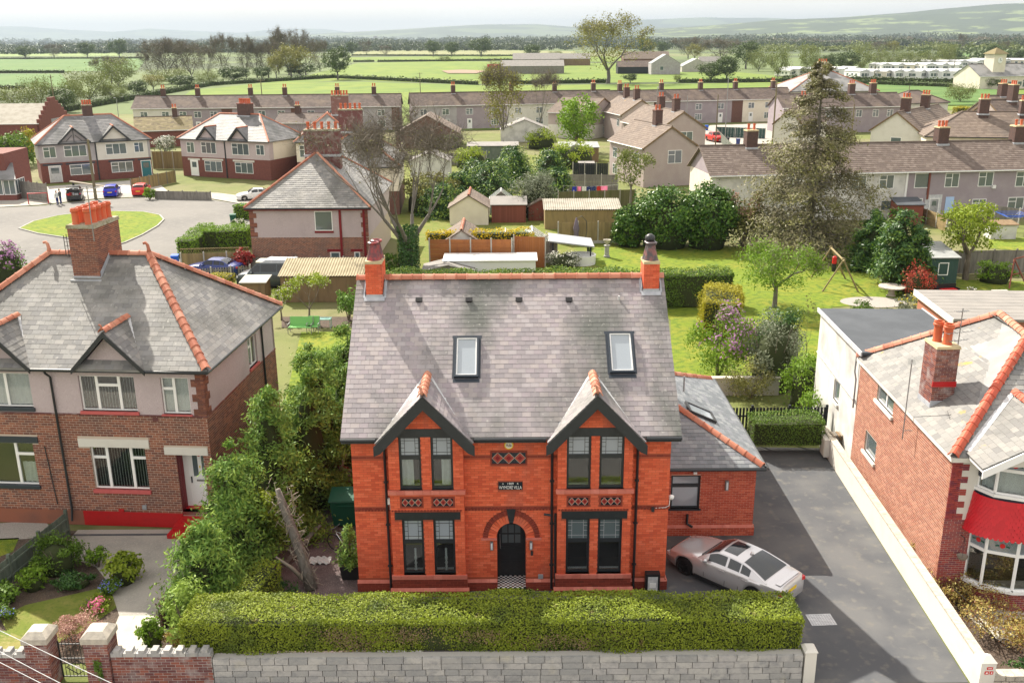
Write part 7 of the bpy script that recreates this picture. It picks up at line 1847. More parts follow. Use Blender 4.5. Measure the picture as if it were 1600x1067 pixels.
# wooden telegraph poles and lamp posts
def pole(label, base, h, rad=.14, arms=(), m='wood_pole', name='telegraph_pole', lamp=None):
 t = thing(name, label, 'pole' if not lamp else 'street lamp', base)
 MB().tube([(0,0,0),(0,0,h)],[rad,rad*.7],8).build('pole',m,t,smooth=True,angle=50)
 for z, w in arms:
  MB().beam((-w/2,0,h-z),(w/2,0,h-z),.09,.09).build('crossarm',m,t)
  for x in (-w/2+.08,w/2-.08): MB().lathe([(.04,0),(.05,.1),(.03,.14)],(x,0,h-z+.04),6).build('insulator','metal_grey',t)
 if lamp:
  MB().tube([(0,0,h),(0,-.2,h+.25),(0,-lamp,h+.3)],.045,6).build('lamp_arm','metal_grey',t); MB().box(-.12,.12,-lamp-.5,-lamp,h+.22,h+.34).build('lamp_head','plastic_grey',t)
 return t
def hgt(px, pyb, pyt):
 p = G(px, pyb); return p, AY(px, pyt, p.y).z
def ppole(label, px, pyb, pyt, pxt=None, **k):
 p, h = hgt(px, pyb, pyt); return pole(label, p, h, **k)
ppole('mossy leaning telegraph pole in front of the pair with the blue car', 150, 312, 218, rad=.20)
ppole('tall dark telegraph pole beside the stepped gable', 90, 196, 117, arms=((.5,1.4),))
ppole('dark pole with lamp beside the left workshop', 62, 200, 150, rad=.1)
ppole('telegraph pole in front of the left terrace', 413, 196, 124, arms=((.3,1.8),))
ppole('telegraph pole with crossarm standing in the field edge', 657, 150, 114, arms=((.2,1.8),))
ppole('grey lamp column between the brown-pink gables', 1024, 226, 139, rad=.09, m='metal_grey', name='lamp_column', lamp=.7)
ppole('bare wooden pole beside the red pickup', 1117, 242, 148, rad=.11, name='lamp_column')
ppole('slim grey pole behind the red pickup', 1133, 210, 120, rad=.09, m='metal_grey', name='lamp_column')
ppole('grey pole at the back of the brown-roofed terrace', 1072, 200, 150, rad=.09, m='metal_grey', name='lamp_column')
ppole('tall wooden pole left of the dead spruce', 1206, 236, 127, rad=.16)
ppole('second wooden pole by the white gabled house', 1327, 246, 163, rad=.15)
ppole('tall dark pole before the caravan field', 1363, 150, 101, rad=.16, arms=((.3,1.5),))
ppole('pole beside the dark-roofed bungalow', 1417, 172, 134, rad=.13)
ppole('pole rising between the static caravans', 1427, 125, 104, rad=.15)
ppole('tall pole beyond the nearest static caravans', 1489, 120, 90, rad=.18)
ppole('concrete lamp column at the far left of the caravan field', 1234, 145, 98, rad=.13, m='concrete', name='lamp_column', lamp=.8)
ppole('lamp column behind the left terrace', 187, 196, 155, rad=.1, m='metal_grey', name='lamp_column', lamp=.9)
ppole('green lamp pole by the pale fence of the close', 843, 160, 121, rad=.1, m='wood_pole')
# service cables crossing the near left corner
for i, (a, b, lab) in enumerate((((-60,985),(190,1115),'uppermost pale overhead cable crossing the bottom left corner'),((-60,1003),(190,1128),'lower of the paired pale overhead cables at the bottom left'),((30,998),(260,1105),'third pale cable running past the garden gate'))):
 p, q_ = G(*a, 3.2+i*.1), G(*b, 2.8+i*.1); t = thing('overhead_cable', lab, 'cable', p, 0, None, True); MB().tube([p-(q_-p)*.6, lerp(p,q_,.5)-Z*.04, q_+(q_-p)*.6],.009,6).build('cable_run','lead_pale',t)
# ================================================================ CARS AND PEOPLE
def sm(t): t = max(0.0, min(1.0, t)); return t*t*(3-2*t)
CARS = {
 'coupe': dict(L=4.64,W=1.83,H=1.39,zn=.66,zc=.93,zd=.98,zt=.93,xc=.92,rf=.18,rr=-.75,rb=-1.78,wb=2.81,wr=.34),
 'hatch': dict(L=4.0,W=1.75,H=1.48,zn=.72,zc=.95,zd=1.0,zt=.95,xc=.85,rf=.25,rr=-1.45,rb=-1.85,wb=2.5,wr=.31),
 'suv':   dict(L=4.4,W=1.84,H=1.62,zn=.85,zc=1.05,zd=1.08,zt=1.05,xc=1.0,rf=.35,rr=-1.70,rb=-2.05,wb=2.65,wr=.35),
 'saloon':dict(L=4.6,W=1.80,H=1.43,zn=.70,zc=.94,zd=.98,zt=.95,xc=.95,rf=.20,rr=-.85,rb=-1.60,wb=2.7,wr=.33),
 'pickup':dict(L=5.2,W=1.85,H=1.78,zn=1.0,zc=1.15,zd=1.15,zt=1.12,xc=1.1,rf=.55,rr=-.95,rb=-1.15,wb=3.1,wr=.38),
 'van':   dict(L=5.0,W=1.95,H=2.0,zn=.95,zc=1.18,zd=1.2,zt=1.2,xc=1.55,rf=.75,rr=-2.25,rb=-2.46,wb=3.0,wr=.34)}
def car(kind, label, loc, rot, paint, name='parked_car', sunroof=False, boot=False, plate='plate_yellow', n=44, rim='rim_silver', cat='car'):
 c = CARS[kind]; L, W, H = c['L'], c['W'], c['H']; hl = L/2; t = thing(name, label, cat, loc, rot)
 wx = (c['wb']/2+.05, -c['wb']/2+.05); wr = c['wr']; tan = lambda a, b, f: a+(b-a)*f
 def top(x):
  if x > c['xc']: f = (x-c['xc'])/(hl-c['xc']); return tan(c['zc'], c['zn'], f**1.6) - .16*max(0, f-.9)/.1
  if x > c['rb']: return tan(c['zd'], c['zc'], (x-c['rb'])/(c['xc']-c['rb']))
  f = (c['rb']-x)/(hl+c['rb']); return tan(c['zd'], c['zt'], f) - .10*max(0, f-.9)/.1
 def wid(x):
  f = max(0, (abs(x)-hl*.60)/(hl*.40)); return W/2*(1-(.20 if x > 0 else .13)*f**2.2)
 def bot(x):
  b = .19+.06*max(0, (abs(x)-hl*.85)/(hl*.15))
  for a in wx:
   d = (wr+.05)**2-(x-a)**2
   if d > 0: b = max(b, wr-.02+math.sqrt(d)-.0)
  return b
 xs = sorted(set([round(-hl+L*i/n, 4) for i in range(n+1)] + [a+s*(wr+.05)*f for a in wx for s in (-1,1) for f in (.3,.6,.8,.92,.98,1.0)]))
 q = MB(); k = 15
 for x in xs:
  w, zt, zb = wid(x), top(x), min(bot(x), top(x)-.16); h = zt-zb
  half = [(w*.93,zb),(w*.99,zb+min(.10,h*.25)),(w,zb+h*.5),(w*.985,zt-.11 if h > .3 else zb+h*.7),(w*.945,zt-.035),(w*.80,zt+.012),(w*.42,zt+.03)]
  sec = half + [(0,zt+.035)] + [(-y,z) for y, z in half[::-1]]
  for y, z in sec: q.v.append((x,y,z))
 for i in range(len(xs)-1):
  for j in range(k-1): a = i*k+j; q.f.append((a,a+1,a+k+1,a+k))
 q.f.append(tuple(range(k))[::-1]); e = (len(xs)-1)*k; q.f.append(tuple(range(e,e+k)))
 body = q.build('body', paint, t, smooth=True, angle=42)
 def zr(x):
  b = top(x)
  if x >= c['rf']: return b+(H-.02-b)*(1-((x-c['rf'])/(c['xc']-c['rf']))**1.25)
  if x >= c['rr']: f = (x-c['rr'])/(c['rf']-c['rr']); return H-.02-.03*(1-f)+.02*math.sin(f*math.pi)
  return b+(H-.05-b)*(1-((c['rr']-x)/(c['rr']-c['rb']))**(1.35))
 def S(x, v, s):
  b = top(x)-.03; z1 = max(zr(x), b+.01); fr_ = (z1-b)/(H-b); wb_ = wid(x)*.93; we = wb_+(W*.345-wb_)*min(1, fr_)**.9
  if v <= 1: return Vector((x, s*(wb_+(we-wb_)*v), b+(z1-.05*fr_-b)*v))
  u = v-1; return Vector((x, s*we*(1-u), z1-.05*fr_+.05*fr_*math.sin(u*math.pi/2)))
 q = MB(); xa, xb = c['rb'], c['xc']
 q.grid(lambda u, v: S(xa+(xb-xa)*u, 4*v if v <= .5 else 4*(1-v), 1 if v <= .5 else -1), 30, 20)
 q.build('roof', paint, t, smooth=True, angle=50)
 def patch(nm, x0, x1, v0, v1, s, m='glass_car', off=.008, full=False):
  def P(u, v):
   x = x0+(x1-x0)*u
   if full: vv = v0+(2-v0)*(2*v if v <= .5 else 2*(1-v)); ss = 1 if v <= .5 else -1
   else: vv = v0+(v1-v0)*v; ss = s
   p = S(x, vv, ss); e = .01
   du = S(min(x+e, xb-.001), vv, ss)-S(max(x-e, xa+.001), vv, ss); dv = S(x, min(vv+.02, 2), ss)-S(x, max(vv-.02, 0), ss)
   nn = du.cross(dv)
   if nn.length < 1e-9: nn = Vector((0,0,1))
   nn.normalize()
   if nn.dot(p-Vector((x,0,top(x)-.3))) < 0: nn = -nn
   return p+nn*off
  return MB().grid(P, 8, 10 if full else 6).build(nm, m, t, smooth=True)
 patch('windscreen', c['rf']+.04, c['xc']-.06, 1.10, 2, 1, full=True)
 if not boot: patch('rear_window', c['rb']+.10, c['rr']-.03, 1.10, 2, 1, full=True)
 mid = (c['rf']+c['rr'])/2+.05
 segs = [(mid+.05, c['xc']-.42), (c['rr']+.02 if kind in ('coupe','saloon') else mid-1.0, mid-.04)] + ([(c['rr']-.38, c['rr']-.03)] if kind in ('coupe','saloon','hatch','suv') else [])
 if kind in ('hatch','suv'): segs[2] = (c['rr']+.12, mid-1.06)
 if kind == 'van': segs = [(.55, c['xc']-.35), (-.75,.48), (-2.1,-.82)]
 if kind == 'pickup': segs = [(mid+.05, c['xc']-.35), (c['rr']+.02, mid-.04)]
 for s in (-1, 1):
  for (x0, x1) in segs:
   if x1-x0 > .08: patch('side_window', x0, x1, .16, .90, s)
 if sunroof: patch('sunroof', -.42, .12, 1.28, 2, 1, full=True)
 for s in (-1, 1):
  for x in wx:
   w_ = MB().wheel_disc((x, s*(W/2-.13), wr-.01), (0,s,0), [(wr-.1,-.1),(wr-.02,-.09),(wr,-.05),(wr,.05),(wr-.03,.095),(wr-.10,.10),(wr-.12,.06)], 22).build('wheel','rubber',t,smooth=True,angle=40)
   q = MB().wheel_disc((x, s*(W/2-.13), wr-.01), (0,s,0), [(.07,.09),(.07,.10),(.0,.105)], 10)
   for i in range(5):
    a = 2*math.pi*i/5; q.beam((x,s*(W/2-.04),wr-.01),(x+(wr-.10)*math.cos(a),s*(W/2-.045),wr-.01+(wr-.10)*math.sin(a)),.06,.02,(0,1,0))
   q.build('rim', rim, w_)
   MB().wheel_disc((x, s*(W/2-.30), wr-.02), (0,s,0), [(wr+.06,-.04),(wr+.06,.06)], 16).build('wheel_arch','plastic_black',t)
  xm = c['xc']-.38; MB().lathe([(.02,-.07),(.085,-.05),(.09,.05),(.03,.075)],(xm, s*(W/2+.06), c['zc']+.06),8).build('mirror',paint,t,smooth=True)
  x = hl-.10; MB().obox(frameM((x-.06, s*(wid(x-.06)-.20), c['zn']-.11),(1,-s*.45,-.1),(s*.45,1,0),(0,0,1),.16,.34,.13)).build('headlight','lamp_clear',t)
  x = -hl+.05; MB().obox(frameM((x+.03, s*(wid(x)-.20), c['zt']-.14),(1,s*.35,0),(-s*.35,1,0),(0,0,1),.12,.38,.13)).build('tail_light','tail_red',t)
  for x in (mid-.02+.0, mid-.95):
   MB().beam((x+.05,s*(wid(x)*.995+.008),c['zd']-.16),(x+.27,s*(wid(x)*.995+.008),c['zd']-.15),.025,.03).build('door_handle',paint,t)
  dl = MB()
  for x in (c['xc']-.30, mid, c['rr']-.02 if kind in ('coupe','saloon') else mid-1.02):
   dl.beam((x,s*(wid(x)*.997+.003),.32),(x-.02,s*(wid(x)*.975+.006),top(x)-.12),.014,.008,(0,1,0))
  dl.build('door_gap','plastic_black',t)
  q = MB(); q.beam((wx[0]-wr-.1,s*(W/2-.03),.22),(wx[1]+wr+.1,s*(W/2-.03),.22),.08,.10); q.build('side_skirt','plastic_black',t)
 q = MB(); q.box(-hl-.012,-hl+.05,-.26,.26,c['zt']-.32,c['zt']-.20); q.build('number_plate',plate,t)
 q = MB(); q.box(hl-.05,hl+.012,-.26,.26,.36,.47); q.build('number_plate','plate_white',t)
 q = MB(); q.box(hl-.05,hl+.008,-.45,.45,.50,.60); q.build('grille','plastic_black',t)
 q = MB(); q.box(-hl+.3,hl-.3,-W*.38,W*.38,.18,.5); q.build('underbody','plastic_black',t)
 if boot:
  q = MB(); q.box(-hl-.02,-hl+.5,-W*.36,W*.36,.75,H-.12); q.build('boot_interior','plastic_black',t)
  q = MB(); q.prism([(-hl-.05,-W*.4,H+.10),(-hl-.05,W*.4,H+.10),(c['rr']+.1,W*.38,H+.0),(c['rr']+.1,-W*.38,H+.0)],(0,0,.08)); q.build('tailgate',paint,t)
  for i, (y, m) in enumerate(((.45,'plastic_red'),(.1,'plastic_grey'),(-.35,'plastic_grey'),(.25,'plastic_red'))): MB().box(-hl-.05,-hl+.1,y-.2,y+.2,.75,1.0+.1*(i%2)).build('luggage',m,t)
 return t
nose, tail = Vector((6.12,31.75,0)), Vector((9.45,28.45,0)); ct = (nose+tail)/2; dr = nose-tail
t = car('coupe','silver fastback coupe with a dark sunroof parked on the villa drive',ct,math.atan2(dr.y,dr.x),'car_silver',sunroof=True,rim='rim_dark',n=64)
MB().lathe([(.07,0),(.05,.05),(.012,.09),(0,.09)],(-.72,0,1.355),8).build('shark_fin','car_silver',t,smooth=True)
MB().box(-2.2,-2.02,-.62,.62,.985,1.0).build('boot_spoiler','car_silver',t)
MB().box(.84,.90,-.62,.62,.955,.975).build('wiper','plastic_black',t)
def heading(px, a): return G(*px), R_(a)
for kind, lab, px, a, paint, kw in (
 ('suv','dark grey hatchback with its boot lid raised and full of bags',(118,311),110,'car_grey',dict(boot=True)),
 ('hatch','bright blue hatchback parked outside the teal front door',(176,306),104,'car_blue',{}),
 ('hatch','red hatchback parked beside the grey wheelie bin',(222,304),98,'car_red',{}),
 ('saloon','white saloon parked behind the clipped hedge of the close',(400,312),200,'car_white',{}),
 ('saloon','dark blue saloon parked behind the trellis fence',(336,429),172,'car_navy',{}),
 ('pickup','red pickup parked at the bend of the estate road',(1116,221),-78,'car_red',{})):
 p, r_ = heading(px, a); car(kind, lab, p, r_, paint, n=28, **kw)
p, r_ = heading((424,446),176); t = car('van','dark camper van with a grey pop-up roof beside the brick pair',p,r_,'van_grey',name='camper_van',n=28,cat='van')
MB().add([(-2.2,-.72,1.96),(.55,-.72,1.96),(.55,.72,1.96),(-2.2,.72,1.96),(-2.1,-.62,2.18),(.1,-.62,2.18),(.1,.62,2.18),(-2.1,.62,2.18)],CUBE_F).build('pop_top','lead',t); MB().box(.15,.9,-.6,.6,1.95,2.05).build('luggage_pod','cream_render',t)
def person(label, loc, rot, top, legs, hair, arm=.0):
 J = [(0,0,.95),(0,0,1.15),(0,0,1.36),(0,.02,1.5),(0,.03,1.62),(0,.02,1.74),   # spine, neck, head
         (.10,0,.90),(.11,.02,.50),(.11,-.02,.09),(.11,.14,.04), (-.10,0,.90),(-.11,-.03,.50),(-.11,-.05,.09),(-.11,.11,.04),
         (.19,0,1.40),(.25,.02,1.14),(.24,.16+arm,1.0+arm*.6),(.23,.24+arm,.98+arm*.7), (-.19,0,1.40),(-.25,.02,1.14),(-.24,.12,.94),(-.23,.18,.88)]
 E = [(0,1),(1,2),(2,3),(3,4),(4,5),(0,6),(6,7),(7,8),(8,9),(0,10),(10,11),(11,12),(12,13),(2,14),(14,15),(15,16),(16,17),(2,18),(18,19),(19,20),(20,21)]
 Rr = [.15,.145,.16,.06,.095,.075,.10,.07,.05,.045,.10,.07,.05,.045,.075,.055,.042,.035,.075,.055,.042,.035]
 me = bpy.data.meshes.new('person'); me.from_pydata(J, E, []); o = bpy.data.objects.new('person', me); COL.objects.link(o)
 o.modifiers.new('skin','SKIN'); o.modifiers.new('sub','SUBSURF').render_levels = 1
 for i, sv in enumerate(me.skin_vertices[0].data): sv.radius = (Rr[i],)*2; sv.use_root = i == 0
 dg = bpy.context.evaluated_depsgraph_get(); m2 = bpy.data.meshes.new_from_object(o.evaluated_get(dg)); bpy.data.objects.remove(o)
 for mm in (top, legs, 'skin', 'rubber'): m2.materials.append(MATS[mm])
 for p in m2.polygons:
  z = p.center.z; p.use_smooth = True
  p.material_index = 3 if z < .10 else 1 if z < .93 else 0
  if z > 1.47 or (p.center.y > .19 and .8 < z < 1.25): p.material_index = 2
 t = thing('person', label, 'person', loc, rot); obj('body', m2, None, t)
 MB().lathe([(.105,.0),(.112,.06),(.09,.13),(.04,.165),(0,.17)],(0,.015,1.66),10).build('hair',hair,t,smooth=True)
 for s in (-1,1): MB().lathe([(.008,-.008),(.012,0),(.008,.008)],(s*.035,.118,1.66),6).build('eye','plastic_black',t)
 MB().lathe([(.01,-.02),(.018,0),(.006,.02)],(0,.128,1.635),6).build('nose','skin',t)
 return t
person('person in a pale grey top and dark trousers with an arm held out', G(90.5,321), R_(70), 'blind_grey', 'car_navy', 'petal_white', .16)
person('person in a dark jacket standing behind the one in pale grey', G(95.5,319), R_(80), 'van_grey', 'car_navy', 'bark', .05)
# ================================================================ HEDGES, SHRUBS AND TREES
def unit(v): return v/np.maximum(1e-9, np.linalg.norm(v, axis=1, keepdims=True))
def leaf_mesh(name, P, size, aspect, rng, N=None, jit=.7, droop=0.0):
 n = len(P); d = unit(rng.normal(size=(n,3)))
 if N is not None:
  nn = unit(N + rng.normal(size=(n,3))*jit); d = unit(d - nn*np.sum(d*nn,1,keepdims=True))
 else: nn = unit(rng.normal(size=(n,3)))
 if droop: d = unit(d + np.array([0,0,-droop]))
 s = unit(np.cross(nn, d)); L = (size*(.65+.7*rng.random(n)))[:,None]
 V = np.stack([P+d*L*.5, P+s*L*aspect*.5, P-d*L*.5, P-s*L*aspect*.5], 1).reshape(-1,3)
 return mesh_np(name, V, np.arange(4*n).reshape(n,4))
def clumps(rng, n, c, r, k=24, cs=.32, lo=.45, flat=0.0):
 """leaf points in k clumps spread over an ellipsoid; returns points and outward directions"""
 c = np.array(c, float); r = np.array(r, float); u = unit(rng.normal(size=(k,3)))
 rad = (lo+(1-lo)*rng.random((k,1)))**.6; C = u*rad*r*(1-cs*.6); i = rng.integers(0, k, n)
 o = unit(rng.normal(size=(n,3)))*(rng.random((n,1))**.45)*r*cs*(.6+.8*rng.random(k))[i][:,None]
 P = C[i]+o; return P+c, unit(P/r)
def grow(mb, p, d, L, rad, depth, rng, tips, n=3, spread=.7, up=.15, sides=5, ratio=.72, seg=3):
 pts = [p]; rr = [rad]; dd = d.copy()
 for i in range(seg):
  dd = (dd+Vector((rng.uniform(-.12,.12),rng.uniform(-.12,.12),rng.uniform(-.04,.12)))).normalized(); pts.append(pts[-1]+dd*(L/seg)); rr.append(rad*(1-.38*(i+1)/seg))
 mb.tube(pts, rr, max(3, sides), False)
 if depth == 0: tips.append(pts[-1]); tips.append(pts[-2]); return
 for k in range(n):
  a = rng.uniform(0, 2*math.pi); x = dd.orthogonal().normalized(); y = dd.cross(x); f = rng.uniform(.55,1.0)*spread
  nd = (dd+(x*math.cos(a)+y*math.sin(a))*f+Vector((0,0,up))).normalized()
  b = pts[-1] if k < n-1 or depth > 2 else pts[-2]
  grow(mb, b, nd, L*ratio*rng.uniform(.8,1.15), rr[-1]*.66, depth-1, rng, tips, n, spread, up, sides-1, ratio, seg)
SEED = [100]
def nrng(): SEED[0] += 1; return np.random.default_rng(SEED[0])
def shrub(name, label, base, w, h, m, n=1500, size=.10, d=None, cat='shrub', flower=None, stem=True, k=26, aspect=.55, cs=.34, group=None, lift=0.0, lo=.45, flat=.0, inner=0.0):
 rng = nrng(); base = Vector(base); t = thing(name, label, cat, base, 0, group); d = d or w
 P, N = clumps(rng, n, (0,0,lift+(h-lift)*.5), (w/2,d/2,(h-lift)*.5), k, cs, lo, flat); zc = lift+(h-lift)*.5; q_ = np.clip((zc-P[:,2])/((h-lift)*.5), 0, .93); P[:,:2] *= (1/np.sqrt(1-q_*q_)*(1-.12*q_))[:,None]; P[:,2] = np.maximum(P[:,2], .02)
 obj('foliage', leaf_mesh('foliage', P, size, aspect, rng, N), m, t)
 if flower:
  fm, fn, fs = flower; i = np.argsort(-(P@np.array([0,-.35,1.0]))+rng.random(len(P))*h*.5)[:fn]
  obj('blossom', leaf_mesh('blossom', P[i]+N[i]*.05, fs, .8, rng, N[i], .5), fm, t)
 if inner:
  q = MB(); q.lathe([(.9,0),(1.0,.3),(.92,.6),(.6,.85),(.2,.97),(0,1)],(0,0,0),12); q.v = [(x*w*.5*inner*(1+.10*math.sin(7*z+5*x)),y*d*.5*inner*(1+.10*math.sin(6*z+5*y)),z*h*.5*(1+inner)*.93) for x, y, z in q.v]; q.build('dark_core','hedge_core',t,smooth=True)  # added dark mass inside, so the foliage reads opaque
 if stem:
  q = MB(); r2 = random.Random(SEED[0])
  for i in range(6):
   a = r2.uniform(0,6.28); q.tube([(.06*math.cos(a),.06*math.sin(a),0),(w*.18*math.cos(a),d*.18*math.sin(a),h*.4),(w*.34*math.cos(a),d*.34*math.sin(a),h*.75)],[.03*h**.5,.02*h**.5,.008],5,False)
  q.build('stem','bark',t)
 return t
def hedge(name, label, a, b, depth, h, m, dens=260, size=.075, core_m='hedge_core', z0=0.0, rough=.05, cat='hedge', flower=None, patches=0, round_=.12):
 """clipped hedge from a to b (its middle line)"""
 rng = nrng(); a = Vector((a[0],a[1],0)); b = Vector((b[0],b[1],0)); L = (b-a).length; yaw = math.atan2((b-a).y,(b-a).x)
 t = thing(name, label, cat, (a+b)/2, yaw); x, y = L/2, depth/2
 areas = [(L*depth,'t'),(L*(h-z0),'f'),(L*(h-z0),'b'),(depth*(h-z0),'l'),(depth*(h-z0),'r')]; PP = []; NN = []
 for A, s in areas:
  n = int(A*dens*(1 if s in 'tflr' else .4)); u = rng.random((n,2))*2-1; z = z0+(h-z0)*(u[:,1]+1)/2
  if s == 't': P = np.stack([u[:,0]*(x+.03),u[:,1]*(y+.03),np.full(n,h)],1); N = np.tile([0,0,1.],(n,1))
  elif s in 'fb': sg = -1 if s == 'f' else 1; P = np.stack([u[:,0]*x,np.full(n,sg*y),z+.05*(u[:,1] > .7)],1); N = np.tile([0,float(sg),0],(n,1))
  else: sg = -1 if s == 'l' else 1; P = np.stack([np.full(n,sg*x),u[:,0]*y,z],1); N = np.tile([float(sg),0,0],(n,1))
  PP.append(P); NN.append(N)
 P = np.concatenate(PP); N = np.concatenate(NN)
 wob = rough*(np.sin(P[:,0]*1.7+1)+np.sin(P[:,0]*.53+P[:,1])+.6*np.sin(P[:,2]*3+P[:,0]*2.9)); P = P+N*wob[:,None]+N*rng.normal(size=(len(P),1))*rough*.6
 ex = np.maximum(0, np.abs(P[:,0])-(x-round_))+np.maximum(0, np.abs(P[:,1])-(y-round_)); tp = P[:,2] > h-round_; P[:,2] -= np.where(tp, ex*.22, 0)
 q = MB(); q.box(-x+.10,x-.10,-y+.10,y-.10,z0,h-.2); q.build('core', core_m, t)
 obj('foliage', leaf_mesh('foliage', P, size, .6, rng, N, .55), m, t)
 if patches:
  for i in range(patches):
   cx = rng.uniform(-x*.9,x*.9); cz = rng.uniform(z0+.15,h-.45); n = 420; g = rng.normal(size=(n,2))*[.42,.16]
   Q = np.stack([cx+g[:,0],np.full(n,-y-.03),np.clip(cz+g[:,1],z0,h-.2)],1); obj('dead_patch', leaf_mesh('dead_patch', Q, .05, .5, rng, np.tile([0,-1.,0],(n,1)), .8), 'leaf_dead', t)['kind'] = 'stuff'
 if flower:
  fm, fn, fs = flower; i = rng.choice(np.where(N[:,2] > .5)[0], fn); obj('blossom', leaf_mesh('blossom', P[i]+[0,0,.04], fs, .8, rng, N[i], .5), fm, t)
 return t
def conifer(name, label, base, h, r, m='leaf_conifer', n=5200, size=.26, tip='leaf_conifer_tip', cat='conifer', low=.05, dead=None, lean=(0,0), shape=.75, sparse=1.0):
 rng = nrng(); base = Vector(base); t = thing(name, label, cat, base)
 nb = int(70*sparse); PP = []; NN = []; TT = []; z_ = rng.random(nb)**1.25
 for i in range(nb):
  z = low+(1-low)*z_[i]; a = rng.random()*6.283; R = r*((1-z)**shape*.92+.10)*(.75+.4*rng.random()); k = max(6, int(n/nb*(.5+1.1*(1-z))))
  s = rng.random(k)**.55; px = s*R; droop = -.22*R*s**2+.10*R*s
  P = np.stack([np.cos(a)*px, np.sin(a)*px, z*h+droop],1)+rng.normal(size=(k,3))*([.07*R+.05+.06*R*(1-z),.07*R+.05+.06*R*(1-z),.05*R+.05] if dead else [.13*R+.05,.13*R+.05,.09*R+.06])
  PP.append(P); NN.append(np.tile([np.cos(a)*.7,np.sin(a)*.7,.7],(k,1))); TT.append(s)
 P = np.concatenate(PP); N = np.concatenate(NN); T = np.concatenate(TT); P[:,2] = np.maximum(.05, P[:,2]); P[:,0] += lean[0]*P[:,2]/h; P[:,1] += lean[1]*P[:,2]/h
 sel = (T > .8) & (rng.random(len(T)) < .55) if tip else np.zeros(len(T), bool)
 obj('crown', leaf_mesh('crown', P[~sel], size, .32, rng, N[~sel], .5, .25), m, t)
 if tip and sel.any(): obj('new_growth', leaf_mesh('new_growth', P[sel], size, .32, rng, N[sel], .5, .2), tip, t)['kind'] = 'stuff'
 if not dead and h > 2.5:
  q = MB(); q.lathe([(.62,.02),(.66,.15),(.5,.5),(.25,.8),(0,.93)],(0,0,0),10); q.v = [(x*r*.72,y*r*.72,z*h*.95) for x, y, z in q.v]; q.build('dark_core','hedge_core',t,smooth=True)  # added dark mass filling the crown from within
 q = MB(); q.tube([(0,0,0),(lean[0]*.5,lean[1]*.5,h*.5),(lean[0],lean[1],h*.95)],[.05*r+.06,.03*r+.04,.01],7)
 if sparse != 1.0 or dead:
  for i in range(nb):
   z = low+(1-low)*z_[i]; a = float(rng.random()*6.28); R = r*((1-z)**shape*.9+.1); q.tube([(0,0,z*h),(math.cos(a)*R*.5,math.sin(a)*R*.5,z*h+.05*R),(math.cos(a)*R,math.sin(a)*R,z*h-.10*R)],[.045,.03,.012],4,False)
 q.build('trunk','bark_grey' if dead else 'bark',t)
 return t
def tree(name, label, base, h, r, m='leaf_bright', n=2600, size=.16, tr=.12, fork=.32, depth=3, cat='tree', bark='bark', spread=.8, cs=.20, leaves=True, nb=3, sides=6, twig=None, flower=None, up=.15, ivy=None, ratio=.72, fill=.0):
 rng = nrng(); r2 = random.Random(SEED[0]); base = Vector(base); t = thing(name, label, cat, base); q = MB(); tips = []
 q.tube([(0,0,0),(r2.uniform(-.05,.05)*h*.3,0,h*fork*.5),(0,0,h*fork)],[tr*1.25,tr,tr*.85],8,False)
 L = h*(1-fork)/sum(ratio**i for i in range(depth+1))*1.12
 for k in range(nb):
  a = 2*math.pi*k/nb+r2.uniform(-.4,.4); dv = Vector((math.cos(a)*spread,math.sin(a)*spread,1)).normalized(); grow(q, Vector((0,0,h*fork*(1-.12*(k%2)))), dv, L, tr*.6, depth, r2, tips, 3, spread*.9, up, sides, ratio)
 T = np.array([tuple(p) for p in tips]); ext = max(1e-3, np.percentile(np.hypot(T[:,0],T[:,1]), 92)); sxy = r/ext; sz = h/max(1e-3, np.percentile(T[:,2], 98))
 q.v = [(x*(1+(sxy-1)*min(1, max(0, z/h-fork*.6)*3)), y*(1+(sxy-1)*min(1, max(0, z/h-fork*.6)*3)), z*sz) for x, y, z in q.v]
 f = np.minimum(1, np.maximum(0, T[:,2]/h-fork*.6)*3)[:,None]; T[:,:2] *= 1+(sxy-1)*f; T[:,2] *= sz
 q.build('trunk', bark, t, smooth=True)
 if leaves:
  i = rng.integers(0, len(T), n); o = unit(rng.normal(size=(n,3)))*(rng.random((n,1))**.5)*r*cs; P = T[i]+o
  if fill: j = int(n*fill); Q, o2 = clumps(rng, j, (0,0,h*(fork+1)*.5), (r,r,h*(1-fork)*.52), 34, .36, .5); P[:j] = Q; o[:j] = o2*r*cs
  obj('crown', leaf_mesh('crown', P, size, .6, rng, unit(o), .9), m, t)
  if flower: j = rng.choice(n, flower[1]); obj('blossom', leaf_mesh('blossom', P[j]+o[j]*.2, flower[2], .8, rng), flower[0], t)
 if twig:
  tn, tm, ts = twig; i = rng.integers(0, len(T), tn); dv = unit(rng.normal(size=(tn,3))+[0,0,.5]); P = T[i]; Lw = ts*(.5+rng.random((tn,1))); w = unit(np.cross(dv, rng.normal(size=(tn,3))))*.012*ts
  V_ = np.stack([P-w, P+w, P+dv*Lw],1).reshape(-1,3); obj('twig', mesh_np('twig', V_, np.arange(3*tn).reshape(tn,3)), tm, t)
 if ivy:
  rngi = nrng(); zz = rngi.random(ivy)*h*(fork+.14); a = rngi.random(ivy)*6.28; rr = tr*(1.3+.9*rngi.random(ivy))+.12
  P = np.stack([np.cos(a)*rr,np.sin(a)*rr,zz],1); obj('ivy', leaf_mesh('ivy', P, .16, .8, rngi, np.stack([np.cos(a),np.sin(a),zz*0],1), .5), 'leaf_dark', t)
 return t
def at(px, pyb, pyt=None, wpx=None):
 p = G(px, pyb); k = PPM(p)
 return (p, max(.3, AY(px, pyt, p.y+ (wpx or 0)/k*.25).z) if pyt else None, wpx/k if wpx else None)
